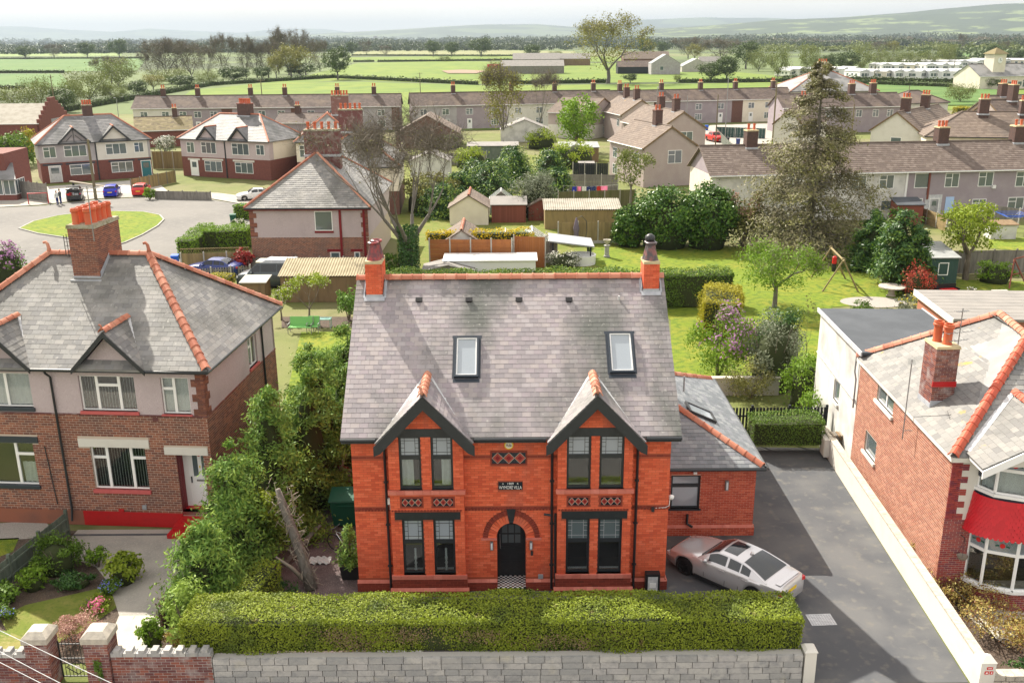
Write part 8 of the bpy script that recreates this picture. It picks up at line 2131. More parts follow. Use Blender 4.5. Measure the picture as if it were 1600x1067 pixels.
mat('hedge_core', (.035,.045,.015), .95)
# --- the clipped front hedge
hedge('front_hedge','long clipped green hedge across the front of the villa',(-9.95,25.45),(8.62,25.38),1.55,2.06,'leaf_hedge',1150,.065,z0=.98,patches=8,rough=.055)
hedge('hedge_stub','cut back stub of clipped hedge behind the front hedge corner',(-8.75,27.0),(-8.3,29.0),.7,1.55,'leaf_hedge',420,.07)
shrub('conifer_fringe','loose pale conifer growth over the front hedge corner',(-10.2,26.3,.2),2.0,2.3,'leaf_conifer_tip',2200,.16,d=2.2,k=30,aspect=.35)
# --- the overgrown conifers left of the villa
for lab, x, y, h, r in (('front conifer with pale tips overhanging the neighbour\'s path',-10.3,28.4,3.3,1.35),('tall bushy conifer beside the red doorstep',-9.9,31.0,5.0,1.6),('tallest dark conifer between the two houses',-9.3,33.9,5.9,1.75),('conifer overhanging the green waste container',-8.3,36.2,5.8,1.5),('feathery conifer beside the villa gable',-8.5,38.6,6.2,1.9),('bushy conifer behind the side garden bench lawn',-7.4,41.2,6.2,1.8),('conifer touching the rear corner of the villa roof',-7.0,44.8,6.2,1.8),('slim conifer close against the villa gable wall',-6.7,38.9,5.6,1.3),('bushy conifer behind the chimney end of the villa',-6.9,47.6,5.8,1.7),('last conifer of the row beside the corrugated store',-6.4,49.5,5.6,1.9)):
 conifer('conifer_tree', lab, (x,y,0), h, r*1.12, n=17000, size=.18, shape=.5)
shrub('yellow_shrub','yellow-green leafy shrub caught among the conifers',(-8.9,30.6,2.4),1.1,1.2,'leaf_lime',500,.14,stem=False)
t = thing('dead_trunk','leaning dead trunk wrapped in dry ivy stems','tree trunk',(-7.15,29.75,0)); r2 = random.Random(4); q = MB()
q.tube([(0,0,0),(-.25,.25,.9),(-.6,.55,1.9),(-.95,.75,2.9),(-1.1,.8,3.5)],[.24,.2,.18,.16,.09],8); q.build('trunk','bark_grey',t,smooth=True)
q = MB(); q.tube([(-.1,.1,.1),(-.6,-.1,.9),(-1.1,-.2,1.4)],[.09,.07,.03],6); q.build('side_limb','twig_pale',t,smooth=True)
q = MB()
for i in range(230):
 z = r2.uniform(0,3.6); f = z/3.5; c = Vector((-1.05*f,.8*f,z)); a = r2.uniform(0,6.28); R = .2+.10*r2.random()+.45*max(0,f-.55); p = c+Vector((math.cos(a)*R,math.sin(a)*R,0)); q.tube([p,p+Vector((r2.uniform(-.25,.25),r2.uniform(-.25,.25),r2.uniform(-.35,.35)))],.011,3,False)
q.build('dry_ivy','twig_pale',t)
shrub('dry_bramble','tangle of dry brown bramble under the conifers',(-9.0,28.2,0),2.2,1.2,'leaf_dead',900,.10,lo=.2)
shrub('ivy_patch','low dark ivy at the foot of the dead trunk',(-8.0,29.3,0),1.3,.6,'leaf_dark',420,.10)
conifer('potted_conifer','small bright conifer in the black planter',(-5.9,30.6,.5),1.5,.5,n=1300,size=.16)
# --- left front garden
for nm, lab, px, pyb, pyt, w, m, n, s, fl, d in (
 ('feathery_shrub','large feathery green shrub against the board fence',92,893,822,92,'leaf_mid',3200,.10,None,1.6),
 ('leafy_shrub','bright green rounded shrub at the fence foot',55,918,878,54,'leaf_bright',1100,.12,None,None),
 ('leafy_shrub','dark leafy shrub at the far left of the flower bed',8,940,900,60,'leaf_mid',1100,.13,None,None),
 ('groundcover','dark green ground cover behind the little lawn',118,915,885,80,'leaf_dark',1400,.10,None,1.2),
 ('rhododendron','rounded yellow-green rhododendron beside the path',196,908,852,62,'leaf_lime',1500,.15,None,None),
 ('leafy_shrub','young pale green shrub behind the rhododendron',152,885,848,38,'leaf_bright',600,.12,None,None),
 ('bluebell_clump','clump of blue flowers at the foot of the rhododendron',176,925,900,42,'leaf_mid',700,.12,('petal_blue',70,.06),None),
 ('bluebell_clump','blue flowered clump at the left edge of the lawn',8,965,938,44,'leaf_mid',700,.11,('petal_blue',60,.05),None),
 ('pink_azalea','pink flowering azalea above the rosy shrub',152,950,926,54,'leaf_lime',700,.10,('petal_pink',90,.10),None),
 ('rosy_shrub','spreading rosy-leaved shrub behind the gate pier',125,1000,945,96,'leaf_rose',3600,.065,None,1.6),
 ('leafy_shrub','bright green plants growing through the iron gate',80,1052,1008,38,'leaf_bright',700,.10,None,None),
 ('leafy_shrub','fresh green bush beside the path and front hedge',240,1012,958,46,'leaf_bright',1300,.13,None,None),
 ('purple_heather','purple-brown bush at the end of the front hedge',262,975,922,44,'leaf_purple',1300,.07,None,None),
 ('dry_plants','dry russet plants at the foot of the front hedge',274,1015,972,40,'leaf_rust',700,.08,None,None),
 ('wall_plant','green trailing plant on the brick garden wall',170,1062,1012,18,'leaf_mid',420,.09,None,.3)):
 p, h, ww = at(px, pyb, pyt, w); shrub(nm, lab, p if nm != 'wall_plant' else (p.x,24.28,.35), ww, h if nm != 'wall_plant' else .8, m, n, s, d, flower=fl, inner=.55 if n > 1000 and m != 'leaf_rose' else 0)
# --- right-hand front garden
for i, (lab, px, py, w, h) in enumerate((('russet spiraea nearest the bow window',1510,950,2.4,1.0),('russet and yellow spiraea against the drive wall',1470,930,2.0,1.1),('yellow-leaved spiraea halfway along the drive wall',1432,880,1.4,1.0),('large golden spiraea in the corner of the drive wall',1545,1000,2.6,1.1),('spreading spiraea at the right edge of the picture',1600,1010,2.4,1.0),('small spiraea at the foot of the brick side wall',1412,842,.9,.9))):
 p = G(px, py); shrub('spiraea_shrub', lab, (p.x+.3,p.y,0), w, h, 'leaf_rust', 2000, .085, k=34, group='spiraea along the drive wall')
shrub('ivy_patch','dark ivy over the rubble wall at the bottom right corner',(16.2,24.4,.3),3.6,.6,'leaf_dark',1500,.12,d=.9)
# --- villa back garden
hedge('clipped_hedge','square clipped hedge on bare stems at the end of the drive',(11.0,41.3),(14.3,41.3),1.3,1.75,'leaf_mid',420,.075,z0=.55,rough=.05)
hedge('clipped_hedge','long tall clipped hedge crossing the back garden',(-9.5,67.2),(15.8,67.2),2.0,2.5,'leaf_mid',190,.13,z0=.1,rough=.09,flower=('leaf_lime',1800,.12))
hedge('clipped_hedge','yellow-topped clipped hedge beside the lilac',(13.2,58.0),(14.2,62.5),2.4,2.7,'leaf_yellow',260,.12,round_=.3,rough=.14)
for nm, lab, px, pyb, pyt, w, m, n, s, fl in (
 ('lilac_bush','loose lilac bush in flower beside the side extension',1120,590,455,126,'leaf_bright',5200,.15,('petal_lilac',700,.15)),
 ('holly_bush','dense dark grey-green evergreen beside the lilac',1205,605,478,104,'leaf_silver',6500,.12,None),
 ('holly_bush','dark green upper half of the evergreen behind the lilac',1215,575,470,92,'leaf_dark',5000,.13,None),
 ('olive_shrub','bare twiggy olive shrub below the evergreen',1172,622,552,84,'leaf_olive',2600,.10,None),
 ('bright_shrub','tall fresh green shrub beside the white annex',1258,635,538,80,'leaf_bright',3200,.14,None),
 ('sprawling_shrub','low bright green shrub at the end of the clipped hedge',1262,665,600,60,'leaf_bright',1000,.13,None),
 ('box_bush','low dark clipped bush in the gravel bed',1346,488,466,38,'leaf_mid',900,.12,None),
 ('photinia','bright red photinia in front of the summerhouse',1432,463,406,60,'leaf_red',1700,.16,None),
 ('grey_shrub','grey-green shrub behind the flat-roofed annex',1418,492,455,54,'leaf_silver',1000,.14,('petal_yellow',60,.12)),
 ('lavender_bed','silver lavender behind the flat roof',1385,496,478,44,'leaf_silver',700,.12,None),
 ('layered_shrub','wide layered green shrub against the grey fence',1553,440,402,70,'leaf_bright',1300,.18,None),
 ('small_shrub','white-flowered shrub at the edge of the right lawn',1515,472,446,24,'leaf_silver',400,.13,('petal_white',60,.12)),
 ('small_shrub','green shrubs beside the brick barbecue pier',1545,482,460,34,'leaf_mid',500,.14,None),
 ('pink_rhododendron','pink rhododendron behind the left semi-detached roof',15,440,370,66,'leaf_mid',1800,.18,('petal_lilac',420,.22))):
 p, h, ww = at(px, pyb, pyt, w); shrub(nm, lab, p, ww, h, m, n, s, flower=fl, inner=.62 if n > 1200 and 'lilac' not in nm and 'olive' not in nm else 0)
p, h, w = at(1210,480,378,140); tree('apple_tree','spreading apple tree with pale bare twigs on the back lawn',p,h,w/2*.95,'leaf_bright',6000,.16,.16,.3,3,spread=1.1,fill=.5,twig=(700,'twig_pale',.8),bark='bark_grey')
p, h, w = at(1258,570,460,22); tree('sapling','thin leafless sapling beside the white annex',p,h,w/2,'leaf_olive',120,.10,.03,.3,2,sides=4)
p, h, w = at(1508,437,318,90); tree('lime_green_tree','lime green young tree behind the summerhouse',p,h,w/2,'leaf_lime',3000,.24,.22,.34,3,spread=.8,fill=.6)
# dead-looking spruce and its neighbours
p, h, w = at(1262,392,98,170); conifer('dying_spruce','tall half-dead spruce with grey-brown drooping branches',p,h,w/2*1.45,'leaf_spruce',38000,.31,'leaf_olive','spruce',.05,True,shape=.8,sparse=1.7)
for lab, px, pyb, pyt, w in (('dark leylandii screen behind the photinia',1398,448,322,84),('left half of the dark leylandii screen beside the spruce',1358,420,326,66),('lower right shoulder of the leylandii screen',1425,452,350,50)):
 p, h, w = at(px,pyb,pyt,w); conifer('leylandii',lab,p,h,w/2*1.05,'leaf_dark',9500,.32,'leaf_mid',shape=.35)
for lab, px, pyb, pyt, w in (('huge glossy laurel bush behind the lawn',1040,384,285,120),('right half of the glossy laurel mass',1105,386,280,100),('left end of the glossy laurel mass',985,384,318,60)):
 p, h, w = at(px,pyb,pyt,w); shrub('laurel_bush',lab,p,w,h,'leaf_laurel',11000,.28,k=90,cs=.28,lo=.6,inner=.6)
p, h, w = at(1160,386,280,60); shrub('rusty_shrub','russet-flecked shrub between the laurel and the spruce',p,w,h,'leaf_olive',1800,.26,flower=('leaf_rose',300,.22))
# --- gardens in the middle
for nm, lab, px, pyb, pyt, w, m, n, s, fl in (
 ('variegated_bush','clipped cream-variegated bush beside the hot tub',880,418,388,58,'leaf_silver',1600,.14,('petal_white',300,.12)),
 ('garden_bush','lime bush above the allotment fence',735,262,226,70,'leaf_lime',1500,.3,None),('garden_bush','fresh green bush beside the brick outhouse',872,262,226,60,'leaf_bright',1500,.3,None),('garden_bush','green bush in front of the middle terrace',700,232,206,60,'leaf_mid',1400,.34,None),
 ('silver_bush','large silver-green bush behind the small sheds',838,338,262,86,'leaf_silver',4200,.24,None),
 ('lime_bush','rounded lime bush below the bright tree',845,232,198,62,'leaf_lime',1300,.35,None),
 ('yellow_bush','yellow-green bush in the middle gardens',900,262,212,76,'leaf_lime',2000,.32,None),
 ('gold_shrub','small golden shrub in front of the mossy fence',918,333,312,18,'leaf_gold',200,.2,None),
 ('ivy_post','ivy-covered post beside the urn',921,402,378,10,'leaf_bright',300,.14,None),
 ('pale_blossom_bush','pale blossoming bush by the orange fence',857,400,362,22,'leaf_dead',300,.18,('petal_white',90,.18)),
 ('red_bush','deep red rounded bush at the corner of the maroon-trimmed pair',383,424,386,36,'leaf_crimson',1100,.22,None),
 ('ball_bush','round clipped bush at the end of the paling fence',234,312,292,20,'leaf_bright',500,.25,None),
 ('garden_bush','green bush with white flowers by the parked white car',372,358,340,26,'leaf_mid',500,.25,('petal_white',80,.2)),
 ('roadside_tree','dark leafy tree at the left edge of the close',25,262,198,70,'leaf_mid',2600,.4,None),
 ('golden_tree','yellow-leaved small tree beside the red brick pair',52,255,195,34,'leaf_yellow',800,.35,None),
 ('white_blossom_bush','white blossoming bush behind the second pair',258,240,208,40,'leaf_silver',800,.35,('petal_white',300,.3)),
 ('gorse','bright yellow gorse hedge by the estate road',1082,208,187,24,'leaf_gold',500,.35,None),
 ('mid_hedge_bush','green bush right of the red pickup',1205,240,218,20,'leaf_lime',300,.3,None),
 ('privet_bush','shaggy green bush beside the bungalow hedge',1440,200,170,40,'leaf_mid',800,.4,None),
 ('may_blossom','white may blossom bush among the right-hand gardens',1435,205,182,30,'leaf_silver',500,.35,('petal_white',260,.3)),
 ('elder_bush','bright green elder behind the bench garden',545,500,440,44,'leaf_conifer',1200,.2,None),
 ('garden_bush','bushy green growth at the foot of the bare tree',610,428,392,60,'leaf_mid',1200,.22,None),
 ('garden_bush','olive bramble mass behind the bare tree',672,330,262,110,'leaf_olive',2600,.3,None)):
 p, h, ww = at(px, pyb, pyt, w); shrub(nm, lab, p, ww, h, m, n, s, flower=fl, inner=.62 if n > 1200 and 'lilac' not in nm and 'olive' not in nm else 0)
for lab, px, pyb, pyt, w in (('dark conifer hedge mass behind the pale green garage',765,318,248,110),('upright dark yew in the middle gardens',805,290,238,56),('bright-topped conifer beside the silver bush',858,292,232,70),('low conifer at the left of the yew',722,322,266,90),('broad conifer beside the bare tree',690,338,284,80),('dark conifer above the pale green garage',742,300,246,70),('conifer behind the silver bush',872,312,262,60),('far conifer below the terrace gardens',800,268,226,60)):
 p, h, w = at(px,pyb,pyt,w); conifer('garden_conifer',lab,p,h,w/2,'leaf_dark',6500,.36,'leaf_conifer_tip',shape=.4)
p, h, w = at(640,428,182,240); tree('bare_tree','large bare tree with an ivy-clad trunk behind the villa chimney',p,h,w/2,'leaf_olive',420,.16,.36,.18,4,bark='bark_grey',spread=.55,twig=(5000,'twig_far',1.5),ivy=3600,up=.34,ratio=.80,nb=5)
p, h, w = at(485,505,428,76); tree('blossom_tree','young blossoming tree beside the green bench',p,h,w/2,'leaf_lime',1500,.14,.07,.3,3,flower=('petal_white',220,.10))
p, h, w = at(440,500,450,40); tree('blossom_tree','small cherry tree at the house corner with pale blossom',p,h,w/2,'leaf_lime',700,.14,.06,.3,2,flower=('petal_white',160,.11))
p, h, w = at(900,238,152,78); tree('bright_tree','rounded bright green tree in the middle gardens',p,h,w/2,'leaf_bright',2800,.5,.25,.22,3,spread=.7,fill=.7)
p, h, w = at(985,330,233,64); tree('young_tree','young pale-leaved tree in front of the nearest gabled house',p,h,w/2,'leaf_far_pale',1700,.26,.12,.4,3,spread=.6,fill=.6,bark='bark_grey')
p, h, w = at(787,222,104,80); tree('ivy_poplar','tall sparse yellow-green tree in front of the middle terrace',p,h,w/2,'leaf_far_gold',3600,.36,.24,.14,4,spread=.38,nb=5,fill=.55,twig=(3000,'twig_far',1.6),bark='bark_grey')
p, h, w = at(845,200,112,46); tree('bare_tree','slender bare tree beside the white canopy',p,h,w/2,'leaf_olive',260,.3,.16,.16,4,spread=.35,nb=4,fill=.5,twig=(2200,'twig_far',1.5),bark='bark_grey')
hedge('close_hedge','bright clipped hedge along the bend of the close',G(292,404),G(326,378),1.6,1.7,'leaf_bright',120,.16,rough=.08)
hedge('close_hedge','second clipped hedge beside the red bush',G(322,388),G(392,386),2.4,1.9,'leaf_bright',120,.16,rough=.08)
hedge('golden_hedge','low golden hedge in front of the camper van',G(328,448),G(362,450),1.2,1.0,'leaf_yellow',160,.14)
hedge('golden_hedge','bright yellow flowering hedge above the orange fence',G(668,414),G(828,412),1.0,2.9,'leaf_gold',60,.2,z0=2.2,rough=.1)
hedge('close_hedge','clipped garden hedge by the far parked white car',G(372,340),G(395,342),1.4,1.5,'leaf_bright',90,.2)
hedge('bungalow_hedge','tall clipped hedge behind the white gabled house',G(1415,190),G(1462,192),3,2.8,'leaf_mid',40,.3)
hedge('bungalow_hedge','golden-green clipped hedge beside the pinkish house',G(1490,186),G(1515,186),3,2.6,'leaf_yellow',40,.3)
# ================================================================ THE COUNTRYSIDE BEYOND
mat('plain', (.095,.13,.04), .95, noise=(.0035,.47,.53), col2=(.055,.075,.03), noise2=(.0013,.55,.6), col3=(.15,.16,.07))
zf = [0.02]
def field(px, m):
 zf[0] += .03; sheet('field', gp(*px), zf[0], m)
sheet('plain', [(-12000,260),(12000,260),(25000,25000),(-25000,25000)], .02, 'plain')
field([(200,212),(300,141),(420,131),(560,128),(760,134),(1100,131),(1260,128),(1420,132),(1700,140),(1700,170),(1250,175),(1000,200)],'field_bright')
field([(330,139),(450,126),(560,99),(700,96),(1010,100),(1245,122),(1245,126),(1050,129),(750,132),(540,126)],'field_bright')
field([(540,97),(548,90),(800,87),(1000,90),(1010,98),(700,95)],'field_bright')
field([(545,88),(560,80),(780,79),(900,81),(890,87)],'field_olive')
field([(-300,113),(-300,93),(60,93),(230,91),(215,111),(100,112.5)],'field_green')
field([(-300,139),(-300,117),(95,116),(112,137)],'field_green')
field([(-300,90),(-300,83),(190,82),(190,88)],'field_soft')
field([(1230,150),(1240,127),(1500,134),(1560,142),(1560,165),(1330,168)],'field_green')
field([(1500,90),(1500,83),(1900,83),(1900,92)],'field_green'); field([(1060,76),(1100,72),(1350,72),(1350,77)],'field_soft'); field([(1470,70.5),(1470,67.5),(1900,66),(1900,69.5)],'field_earth')
field([(690,112),(720,110),(760,112),(745,116),(700,116)],'field_earth')
def fhedge(label, a, b, h=1.6, w=2.0, m='leaf_far'): hedge('field_hedge', label, G(*a), G(*b), w, h, m, 3.2 if G(*a).y > 330 else 9, .8 if G(*a).y > 330 else .5, rough=.25)
for lab, a, b in (('hedge line below the upper left field',(-100,115),(100,114.5)),('hedge line along the lower left field',(-100,141),(40,140)),('dark hedge rising towards the left wood',(100,175),(330,134)),('hedge from the left wood to the oak',(330,134),(520,122.5)),('hedge from the oak across the bright field',(520,122.5),(745,133)),('thin hedge across the upper bright field',(552,97.5),(585,97.2)),('second stretch of thin hedge across the upper bright field',(590,97.4),(810,95)),('far hedge under the row of field oaks',(550,87.5),(880,88.6)),('hedge in front of the farm barns',(800,132),(950,130)),('hedge behind the middle terrace right part',(1060,130),(1300,128)),('double hedge before the static caravans, upper line',(1225,123.5),(1520,131)),('double hedge before the static caravans, lower line',(1335,132),(1530,139)),('far left hedge below the field oaks',(-100,93.5),(225,92))): fhedge(lab, a, b)
# --- countable trees: one of each kind built with its parts, the rest copied
def proto(kind, label, px, pyb, pyt, wpx):
 p, h, w = at(px, pyb, pyt); w = wpx/PPM(p); r = w/2
 k = {'oak': dict(m='leaf_far',n=3600,size=h*.05,fork=.22,depth=3,spread=.95,cs=.26,fill=.75), 'pale': dict(m='leaf_far_pale',n=3800,size=h*.05,fork=.08,depth=3,spread=.8,cs=.28,fill=.8),
         'gold': dict(m='leaf_far_gold',n=3400,size=h*.045,fork=.22,depth=3,spread=.9,cs=.25,fill=.7), 'bare': dict(m='leaf_far_brown',n=4200,size=h*.028,fork=.14,depth=4,spread=.6,cs=.12,fill=.6,twig=(3200,'twig_far',h*.13),sides=4),
         'willow': dict(m='leaf_far_gold',n=6000,size=h*.026,fork=.22,depth=4,spread=.75,cs=.13,fill=.5,twig=(2600,'twig_far',h*.08),sides=6)}[kind]
 t = tree('%s_tree' % {'oak':'oak','pale':'willow','gold':'oak','bare':'bare','willow':'willow'}[kind], label, p, h, r, tr=h*.028, bark='bark_far', **k); t['group'] = 'field and hedgerow trees'; t['hr'] = (h, r)
 return t
PR = {'oak': proto('oak','rounded green oak standing alone in the bright field',528,125,75,46), 'gold': proto('gold','yellow-green oak at the edge of the left wood',455,123,73,56), 'bare': proto('bare','tall grey leafless tree at the left of the near wood',262,124,63,80),
      'pale': proto('pale','pale green willow above the left hedgerow',185,136,92,70), 'willow': proto('willow','great spreading willow beside the farm, tallest tree in view',950,131,26,132)}
def ft(kind, label, px, pyb, pyt, wpx):
 r = PR[kind]; p, h, w = at(px, pyb, pyt); w = wpx/PPM(p); h0, r0 = r['hr']; t = dup(r, p, px*.7 % 6.28, (w/2/r0, w/2/r0, h/h0), label); return t
for k, lab, px, b, tp, w in (
 ('oak','small field oak at the far left',40,93,73,26),('bare','hazy leafless tree beside the small left oak',85,92,70,28),('oak','second field oak above the left green field',137,92,67,27),('oak','third and largest field oak above the left green field',187,92,62,30),('bare','grey leafless tree right of centre in the near wood',300,126,70,60),('bare','tall grey tree of the second clump',350,122,56,46),('bare','grey tree at the right of the second clump',385,122,60,40),('bare','grey-brown tree at the left of the far wood',420,122,68,50),('bare','tallest bare tree of the wood behind the golden oak',452,118,47,60),('bare','brown tree in the middle of the far wood',478,118,62,52),('bare','last tree at the right end of the far wood',500,112,66,34),('gold','golden oak leaning over the field edge',432,124,88,34),
 ('bare','slim grey tree in the gap between the two clumps',325,124,74,34),('bare','short grey tree left of the tall clump',240,126,80,44),('bare','grey tree filling the middle of the near wood',282,124,66,60),('bare','low grey tree right of the second clump',402,122,72,40),('pale','long green scrub below the near wood',268,132,108,70),('oak','dark scrub below the second clump',365,130,104,60),('oak','dark scrub at the foot of the far wood',470,122,98,60),('bare','grey tree at the left end of the golden oak',436,116,58,44),
 ('oak','small oak left of the row in the olive field',550,88,66,18),('bare','bare field tree beside that small oak',573,87,65,20),('bare','thin bare tree in the upper field',602,88,72,22),('oak','left oak of the three on the far hedge',677,89,64,26),('oak','middle oak of the three on the far hedge',706,89,66,26),('oak','right and broadest oak of the three on the far hedge',752,89,60,40),('pale','low grey bush in the upper bright field',695,96.5,88,22),('oak','twisted oak left of the farm barns',831,94,70,30),('pale','green bushes behind the farm barn',868,93,80,26),
 ('oak','dark tree behind the farmhouse',1008,90,60,26),('gold','round tree behind the farm yard',1016,86,68,22),('oak','dark round tree right of the farm yard',1035,87,66,22),('bare','brown tree mass above the farm lane',1075,92,60,46),('gold','yellow-green tree beside the farm lane',1085,96,70,32),('bare','large brown tree above the white bungalow',1125,100,62,66),('oak','dark tree at the right of the farm lane',1165,108,66,44),('pale','pale willow at the right of the farm lane',1185,112,78,40),('oak','green tree in front of the lane trees',1135,128,88,46),('oak','dark green tree nearest the field on the lane',1110,129,98,40),('pale','leafy tree behind the dead spruce top',1215,122,76,40),('pale','tall pale tree left of the caravans',1262,122,70,36),('oak','dark evergreen clump behind the caravans',1318,114,82,52),('oak','second dark clump left of the evergreen clump',1290,116,86,36),
 ('pale','first pale willow of the row behind the caravans',1345,112,74,40),('pale','second pale willow of the row behind the caravans',1378,110,78,40),('pale','third pale willow of the row behind the caravans',1412,108,79,40),('pale','fourth pale willow of the row behind the caravans',1445,107,80,40),('pale','tallest pale willow at the right end of the row',1478,106,70,34),('bare','bare tree above the willow row',1372,86,66,30),('gold','round golden tree above the willow row',1395,86,65,20),('bare','bare tree in the far right field',1501,80,55,14),('oak','small dark tree beside the hall',1495,100,90,26),('oak','tree in the right field behind the hall',1553,95,70,22),('bare','bare tree at the far right field edge',1568,88,65,18),('oak','tree at the right edge of the far field',1592,96,78,20),
 ('pale','green bush at the left edge below the field',25,172,136,80),('pale','shaggy olive tree filling the left hedgerow',140,160,112,74),('oak','dark bush behind the stepped gable',100,176,138,50),('pale','olive bush beside the tall dark pole',65,168,122,50),('pale','bright green bush between pole and willow',115,166,128,42),('gold','yellow bush below the bare trees',240,142,118,42),('pale','blossoming bush in the left hedgerow',180,160,130,44),('oak','hedgerow bush below the yellow bush',215,152,126,40),('oak','low green bush right of the yellow bush',285,140,118,44),('pale','low green bush at the foot of the second clump',325,134,112,40),('bare','bare tree behind the pale willow',175,132,90,60),('oak','low dark scrub at the edge of the left wood',410,126,104,34),('pale','shaggy green tree behind the bungalow',1500,160,132,52),('oak','dark green tree at the hall corner',1545,140,122,34),('oak','orchard trees in front of the farmhouse',985,130,116,24),('pale','small green tree on the field edge below the farmhouse',1058,129,117,14)): ft(k, lab, px, b, tp, w)
# --- farm
for nm, lab, px, W, D, h, ri, wm, rm, ax in (('barn','long grey barn at the left of the farm',(832,116),34,12,4.0,3,'wood_grey','felt_pale','x'),('barn','second long barn behind with pale roof',(838,104),32,14,4.5,4,'wood_grey','felt_pale','x'),('barn','pale-roofed barn behind the great willow',(893,103),26,12,4.5,3.5,'wood_brown','felt_pale','x'),('farmhouse','grey gabled farm building right of the great willow',(1040,117),15,12,5.5,4.5,'pebble_grey','felt_grey','y'),('barn','long brown barn roof behind the farm building',(1010,105),30,14,5,4.5,'brick_far','tile_tan','x'),('barn','low dark farm shed beside the great willow',(992,116),18,10,3.5,3,'wood_black','tile_brown','x'),('bungalow','pale pyramid-roofed bungalow right of the farm',(1088,113),16,14,3,4,'concrete','felt_grey','y'),('cottage','white-roofed cottage among the lane trees',(1110,106),14,9,3.5,3,'white_render','felt_pale','x')):
 shed(nm, lab, px, W, D, h, ri, wm, rm, ax, cat='farm building', win=(W*.3,W*.42,h*.4,h*.75) if 'house' in nm else None)
t = thing('farm_trailer','red farm trailer parked in the muddy field gateway','trailer',G(772,110.5)); MB().box(-4,4,-1.2,1.2,1,3.6).build('trailer_body','plastic_red',t)
for x in (-2.5,2.5): MB().wheel_disc((x,-1.2,.6),(0,1,0),[(.6,-.2),(.6,.2)],12).build('wheel','rubber',t)
# --- static caravans
cv = thing('static_caravan','','caravan',(0,0,0),0,'static caravans in the caravan park')
MB().box(-1.9,1.9,0,10,.5,3.0).build('body','plastic_white',cv); MB().prism([(-2.05,-.2,3.0),(2.05,-.2,3.0),(0,-.2,3.75)],(0,10.4,0)).build('roof','lead_pale',cv); MB().box(-1.8,1.8,.1,9.9,0,.5).build('skirt','wood_grey',cv)
far_window(cv,Fr((0,0,0),(1,0,0)),-1.5,1.5,1.2,2.5,3,t=.12)
for y in (1.5,4.5,7): far_window(cv,Fr((-1.9,10,0),(0,-1,0)),y,y+1.4,1.3,2.4,1,t=.12)
rows = [(1238,1338,121,7,'nearest row, left part'),(1352,1532,126,11,'nearest row, right part'),(1385,1500,113,6,'second row'),(1432,1530,107,5,'third row'),(1540,1640,104,4,'third row beyond the clock tower')]; first = True
for x0, x1, y, n, nm in rows:
 for i in range(n):
  lab = '%s static caravan from the left in the %s' % (('first','second','third','fourth','fifth','sixth','seventh','eighth','ninth','tenth','eleventh')[i], nm); p = G(x0+(x1-x0)*i/(n-1), y)
  if first: cv.location = p; cv['label'] = lab; cv.rotation_euler.z = .5; first = False; c_ = cv
  else: c_ = dup(cv, p, .5+.3*((i*7)%3-1), (1.5,1.3,1.25), lab)
  c_['group'] = 'static caravans, '+nm
  if i % 4 == 2:
   for ch in c_.children:
    if ch.name.startswith('body'): ch.material_slots[0].link = 'OBJECT'; ch.material_slots[0].material = MATS[('lamp_clear','leaf_silver','cream_render')[i % 3]]
# --- far woods that read as one mass, and the hills
def woodland(px0, px1, py, h, n, m, deep=120.0):
 rng = nrng(); a, b = G(px0,py+(800-px0)*.007), G(px1,py+(800-px1)*.007); n = n*4; k = max(30, n//55); t = rng.random(k); C = np.outer(1-t, np.array(a))+np.outer(t, np.array(b)); C[:,1] += rng.random(k)*deep; hh = h*1.25*(.45+.75*rng.random(k)*(.6+.4*np.sin(t*23+px0)))
 i = rng.integers(0, k, n); o = unit(rng.normal(size=(n,3)))*(rng.random((n,1))**.4); P = C[i]+o*np.stack([hh[i]*.75,hh[i]*.75,hh[i]*.5],1); P[:,2] += hh[i]*.5
 tag(obj('far_woodland', leaf_mesh('far_woodland', P, h*.26, .7, rng, o, .8), m), 'belt of distant hazy woodland across the plain', 'woodland', None, 'stuff')
for a in ((-80,560,80,11,5200,'leaf_wood'),(380,900,79.5,11,3600,'leaf_wood'),(960,1640,79,12,5200,'leaf_wood'),(-80,700,73,15,5200,'leaf_wood'),(560,1300,72,16,5200,'leaf_wood'),(1050,1680,74,13,4200,'leaf_far_brown'),(-100,900,67.5,24,5200,'leaf_wood'),(700,1700,68.5,24,6500,'leaf_wood'),(-100,1700,64.5,36,6500,'leaf_wood'),(1180,1660,85,9,2600,'leaf_far_pale'),(1520,1700,100,9,900,'leaf_far'),(-100,1700,62.5,40,6000,'leaf_wood'),(-100,1000,76,13,4000,'leaf_wood'),(900,1700,70.5,18,5000,'leaf_wood')): woodland(*a)
t = thing('water_tower','square grey tower on the far left horizon','tower',G(587,66.5)); MB().box(-11,11,-8,8,0,34).build('tower_body','pebble_grey',t); MB().box(-12,12,-9,9,34,36).build('tower_cap','concrete',t)
mat('hill_near', (.035,.055,.025), .95, noise=(.0035,.53,.56), col2=(.14,.18,.065), noise2=(.011,.52,.55), col3=(.025,.042,.02)); mat('hill_far', (.045,.065,.04), .95, noise=(.0016,.5,.55), col2=(.09,.12,.06))
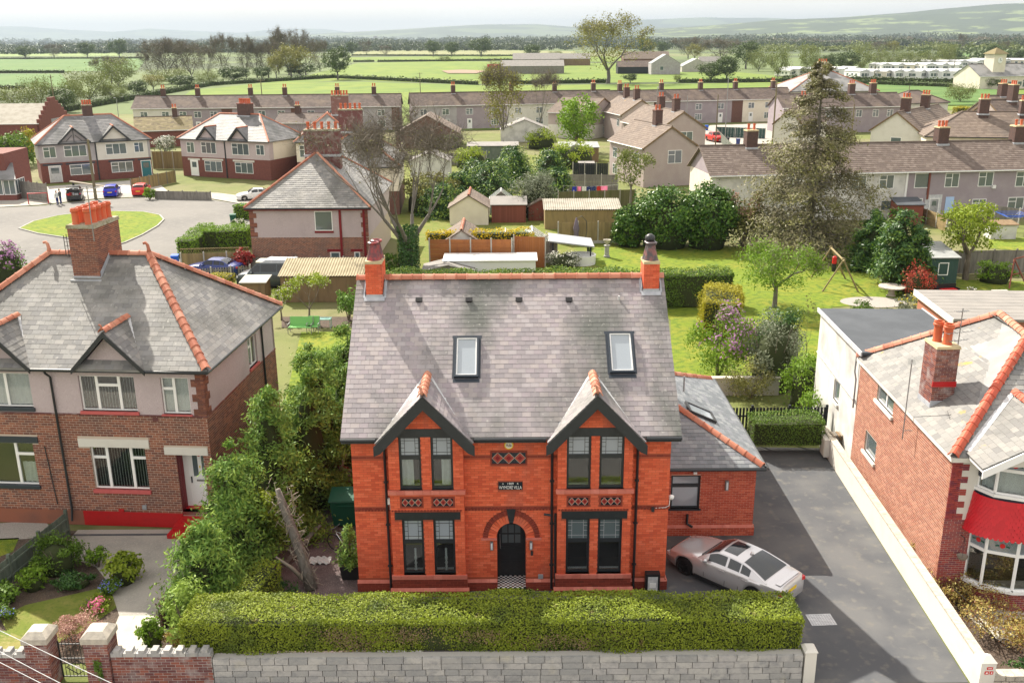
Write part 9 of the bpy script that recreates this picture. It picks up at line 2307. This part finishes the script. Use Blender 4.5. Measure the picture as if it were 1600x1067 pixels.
def hills(prof, y0, y1, m, name='hills', seed=1):
 xs = [p[0] for p in prof]; zs = [AY(p[0],p[1],y1).z for p in prof]; q = MB(); r2 = np.random.default_rng(seed); ph = r2.random(8)*6.28
 def P(u, v):
  px = xs[0]+(xs[-1]-xs[0])*u; z = float(np.interp(px, xs, zs)); z = max(z, -1)
  X = AY(px,60,y1).x; f = v/.8
  if v <= .8: Y = y0+(y1-y0)*f; zz = z*sm(f)**1.15
  else: f2 = (v-.8)/.2; Y = y1+(y1-y0)*.5*f2; zz = z*(1-f2*1.02)
  w = sum(math.sin(X*.0011*(i+1)+Y*.0017*(i+1)+ph[i])/(i+1) for i in range(8)); return Vector((X*(Y/y1)*.35+X*.65, Y, zz*(1+.05*w*(1 if v < .78 else .2))-2))
 q.grid(P, 110, 20); structure(name, q, m, True)
hills([(700,61),(820,57),(900,55),(1000,47),(1100,42),(1200,33),(1300,28),(1400,21),(1480,14),(1540,8),(1575,7),(1610,11),(1700,16),(1900,30),(2200,58)], 3800, 7200, 'hill_near', seed=3)
hills([(330,61),(450,56),(560,50),(640,45),(700,41),(760,38),(840,38),(900,43),(980,43),(1060,44),(1160,60)], 8000, 11500, 'hill_far', seed=5)
hills([(900,60),(1000,31),(1100,29),(1250,31),(1400,26),(1600,40),(1800,60)], 12500, 14500, 'hill_far', seed=9)
hills([(-500,62),(-200,46),(-60,43),(0,42),(60,44),(120,47),(180,50),(240,45),(310,49),(380,52),(450,46),(520,47),(620,60)], 15000, 20500, 'hill_far', seed=7)
# --- the hazy air
hz = MB().box(-25900,25900,-190,25900,-1.0,440).build('haze', None); hm = bpy.data.materials.new('haze'); hm.use_nodes = True; nt_ = hm.node_tree; nt_.nodes.remove(nt_.nodes['Principled BSDF'])
pv = nt_.nodes.new('ShaderNodeVolumePrincipled'); pv.inputs['Color'].default_value = (.36,.42,.52,1); pv.inputs['Density'].default_value = 8.5e-5; pv.inputs['Anisotropy'].default_value = .2
nt_.links.new(pv.outputs[0], nt_.nodes['Material Output'].inputs['Volume']); hz.data.materials.append(hm); tag(hz, 'thin pale haze over the whole plain', 'haze', None, 'stuff')
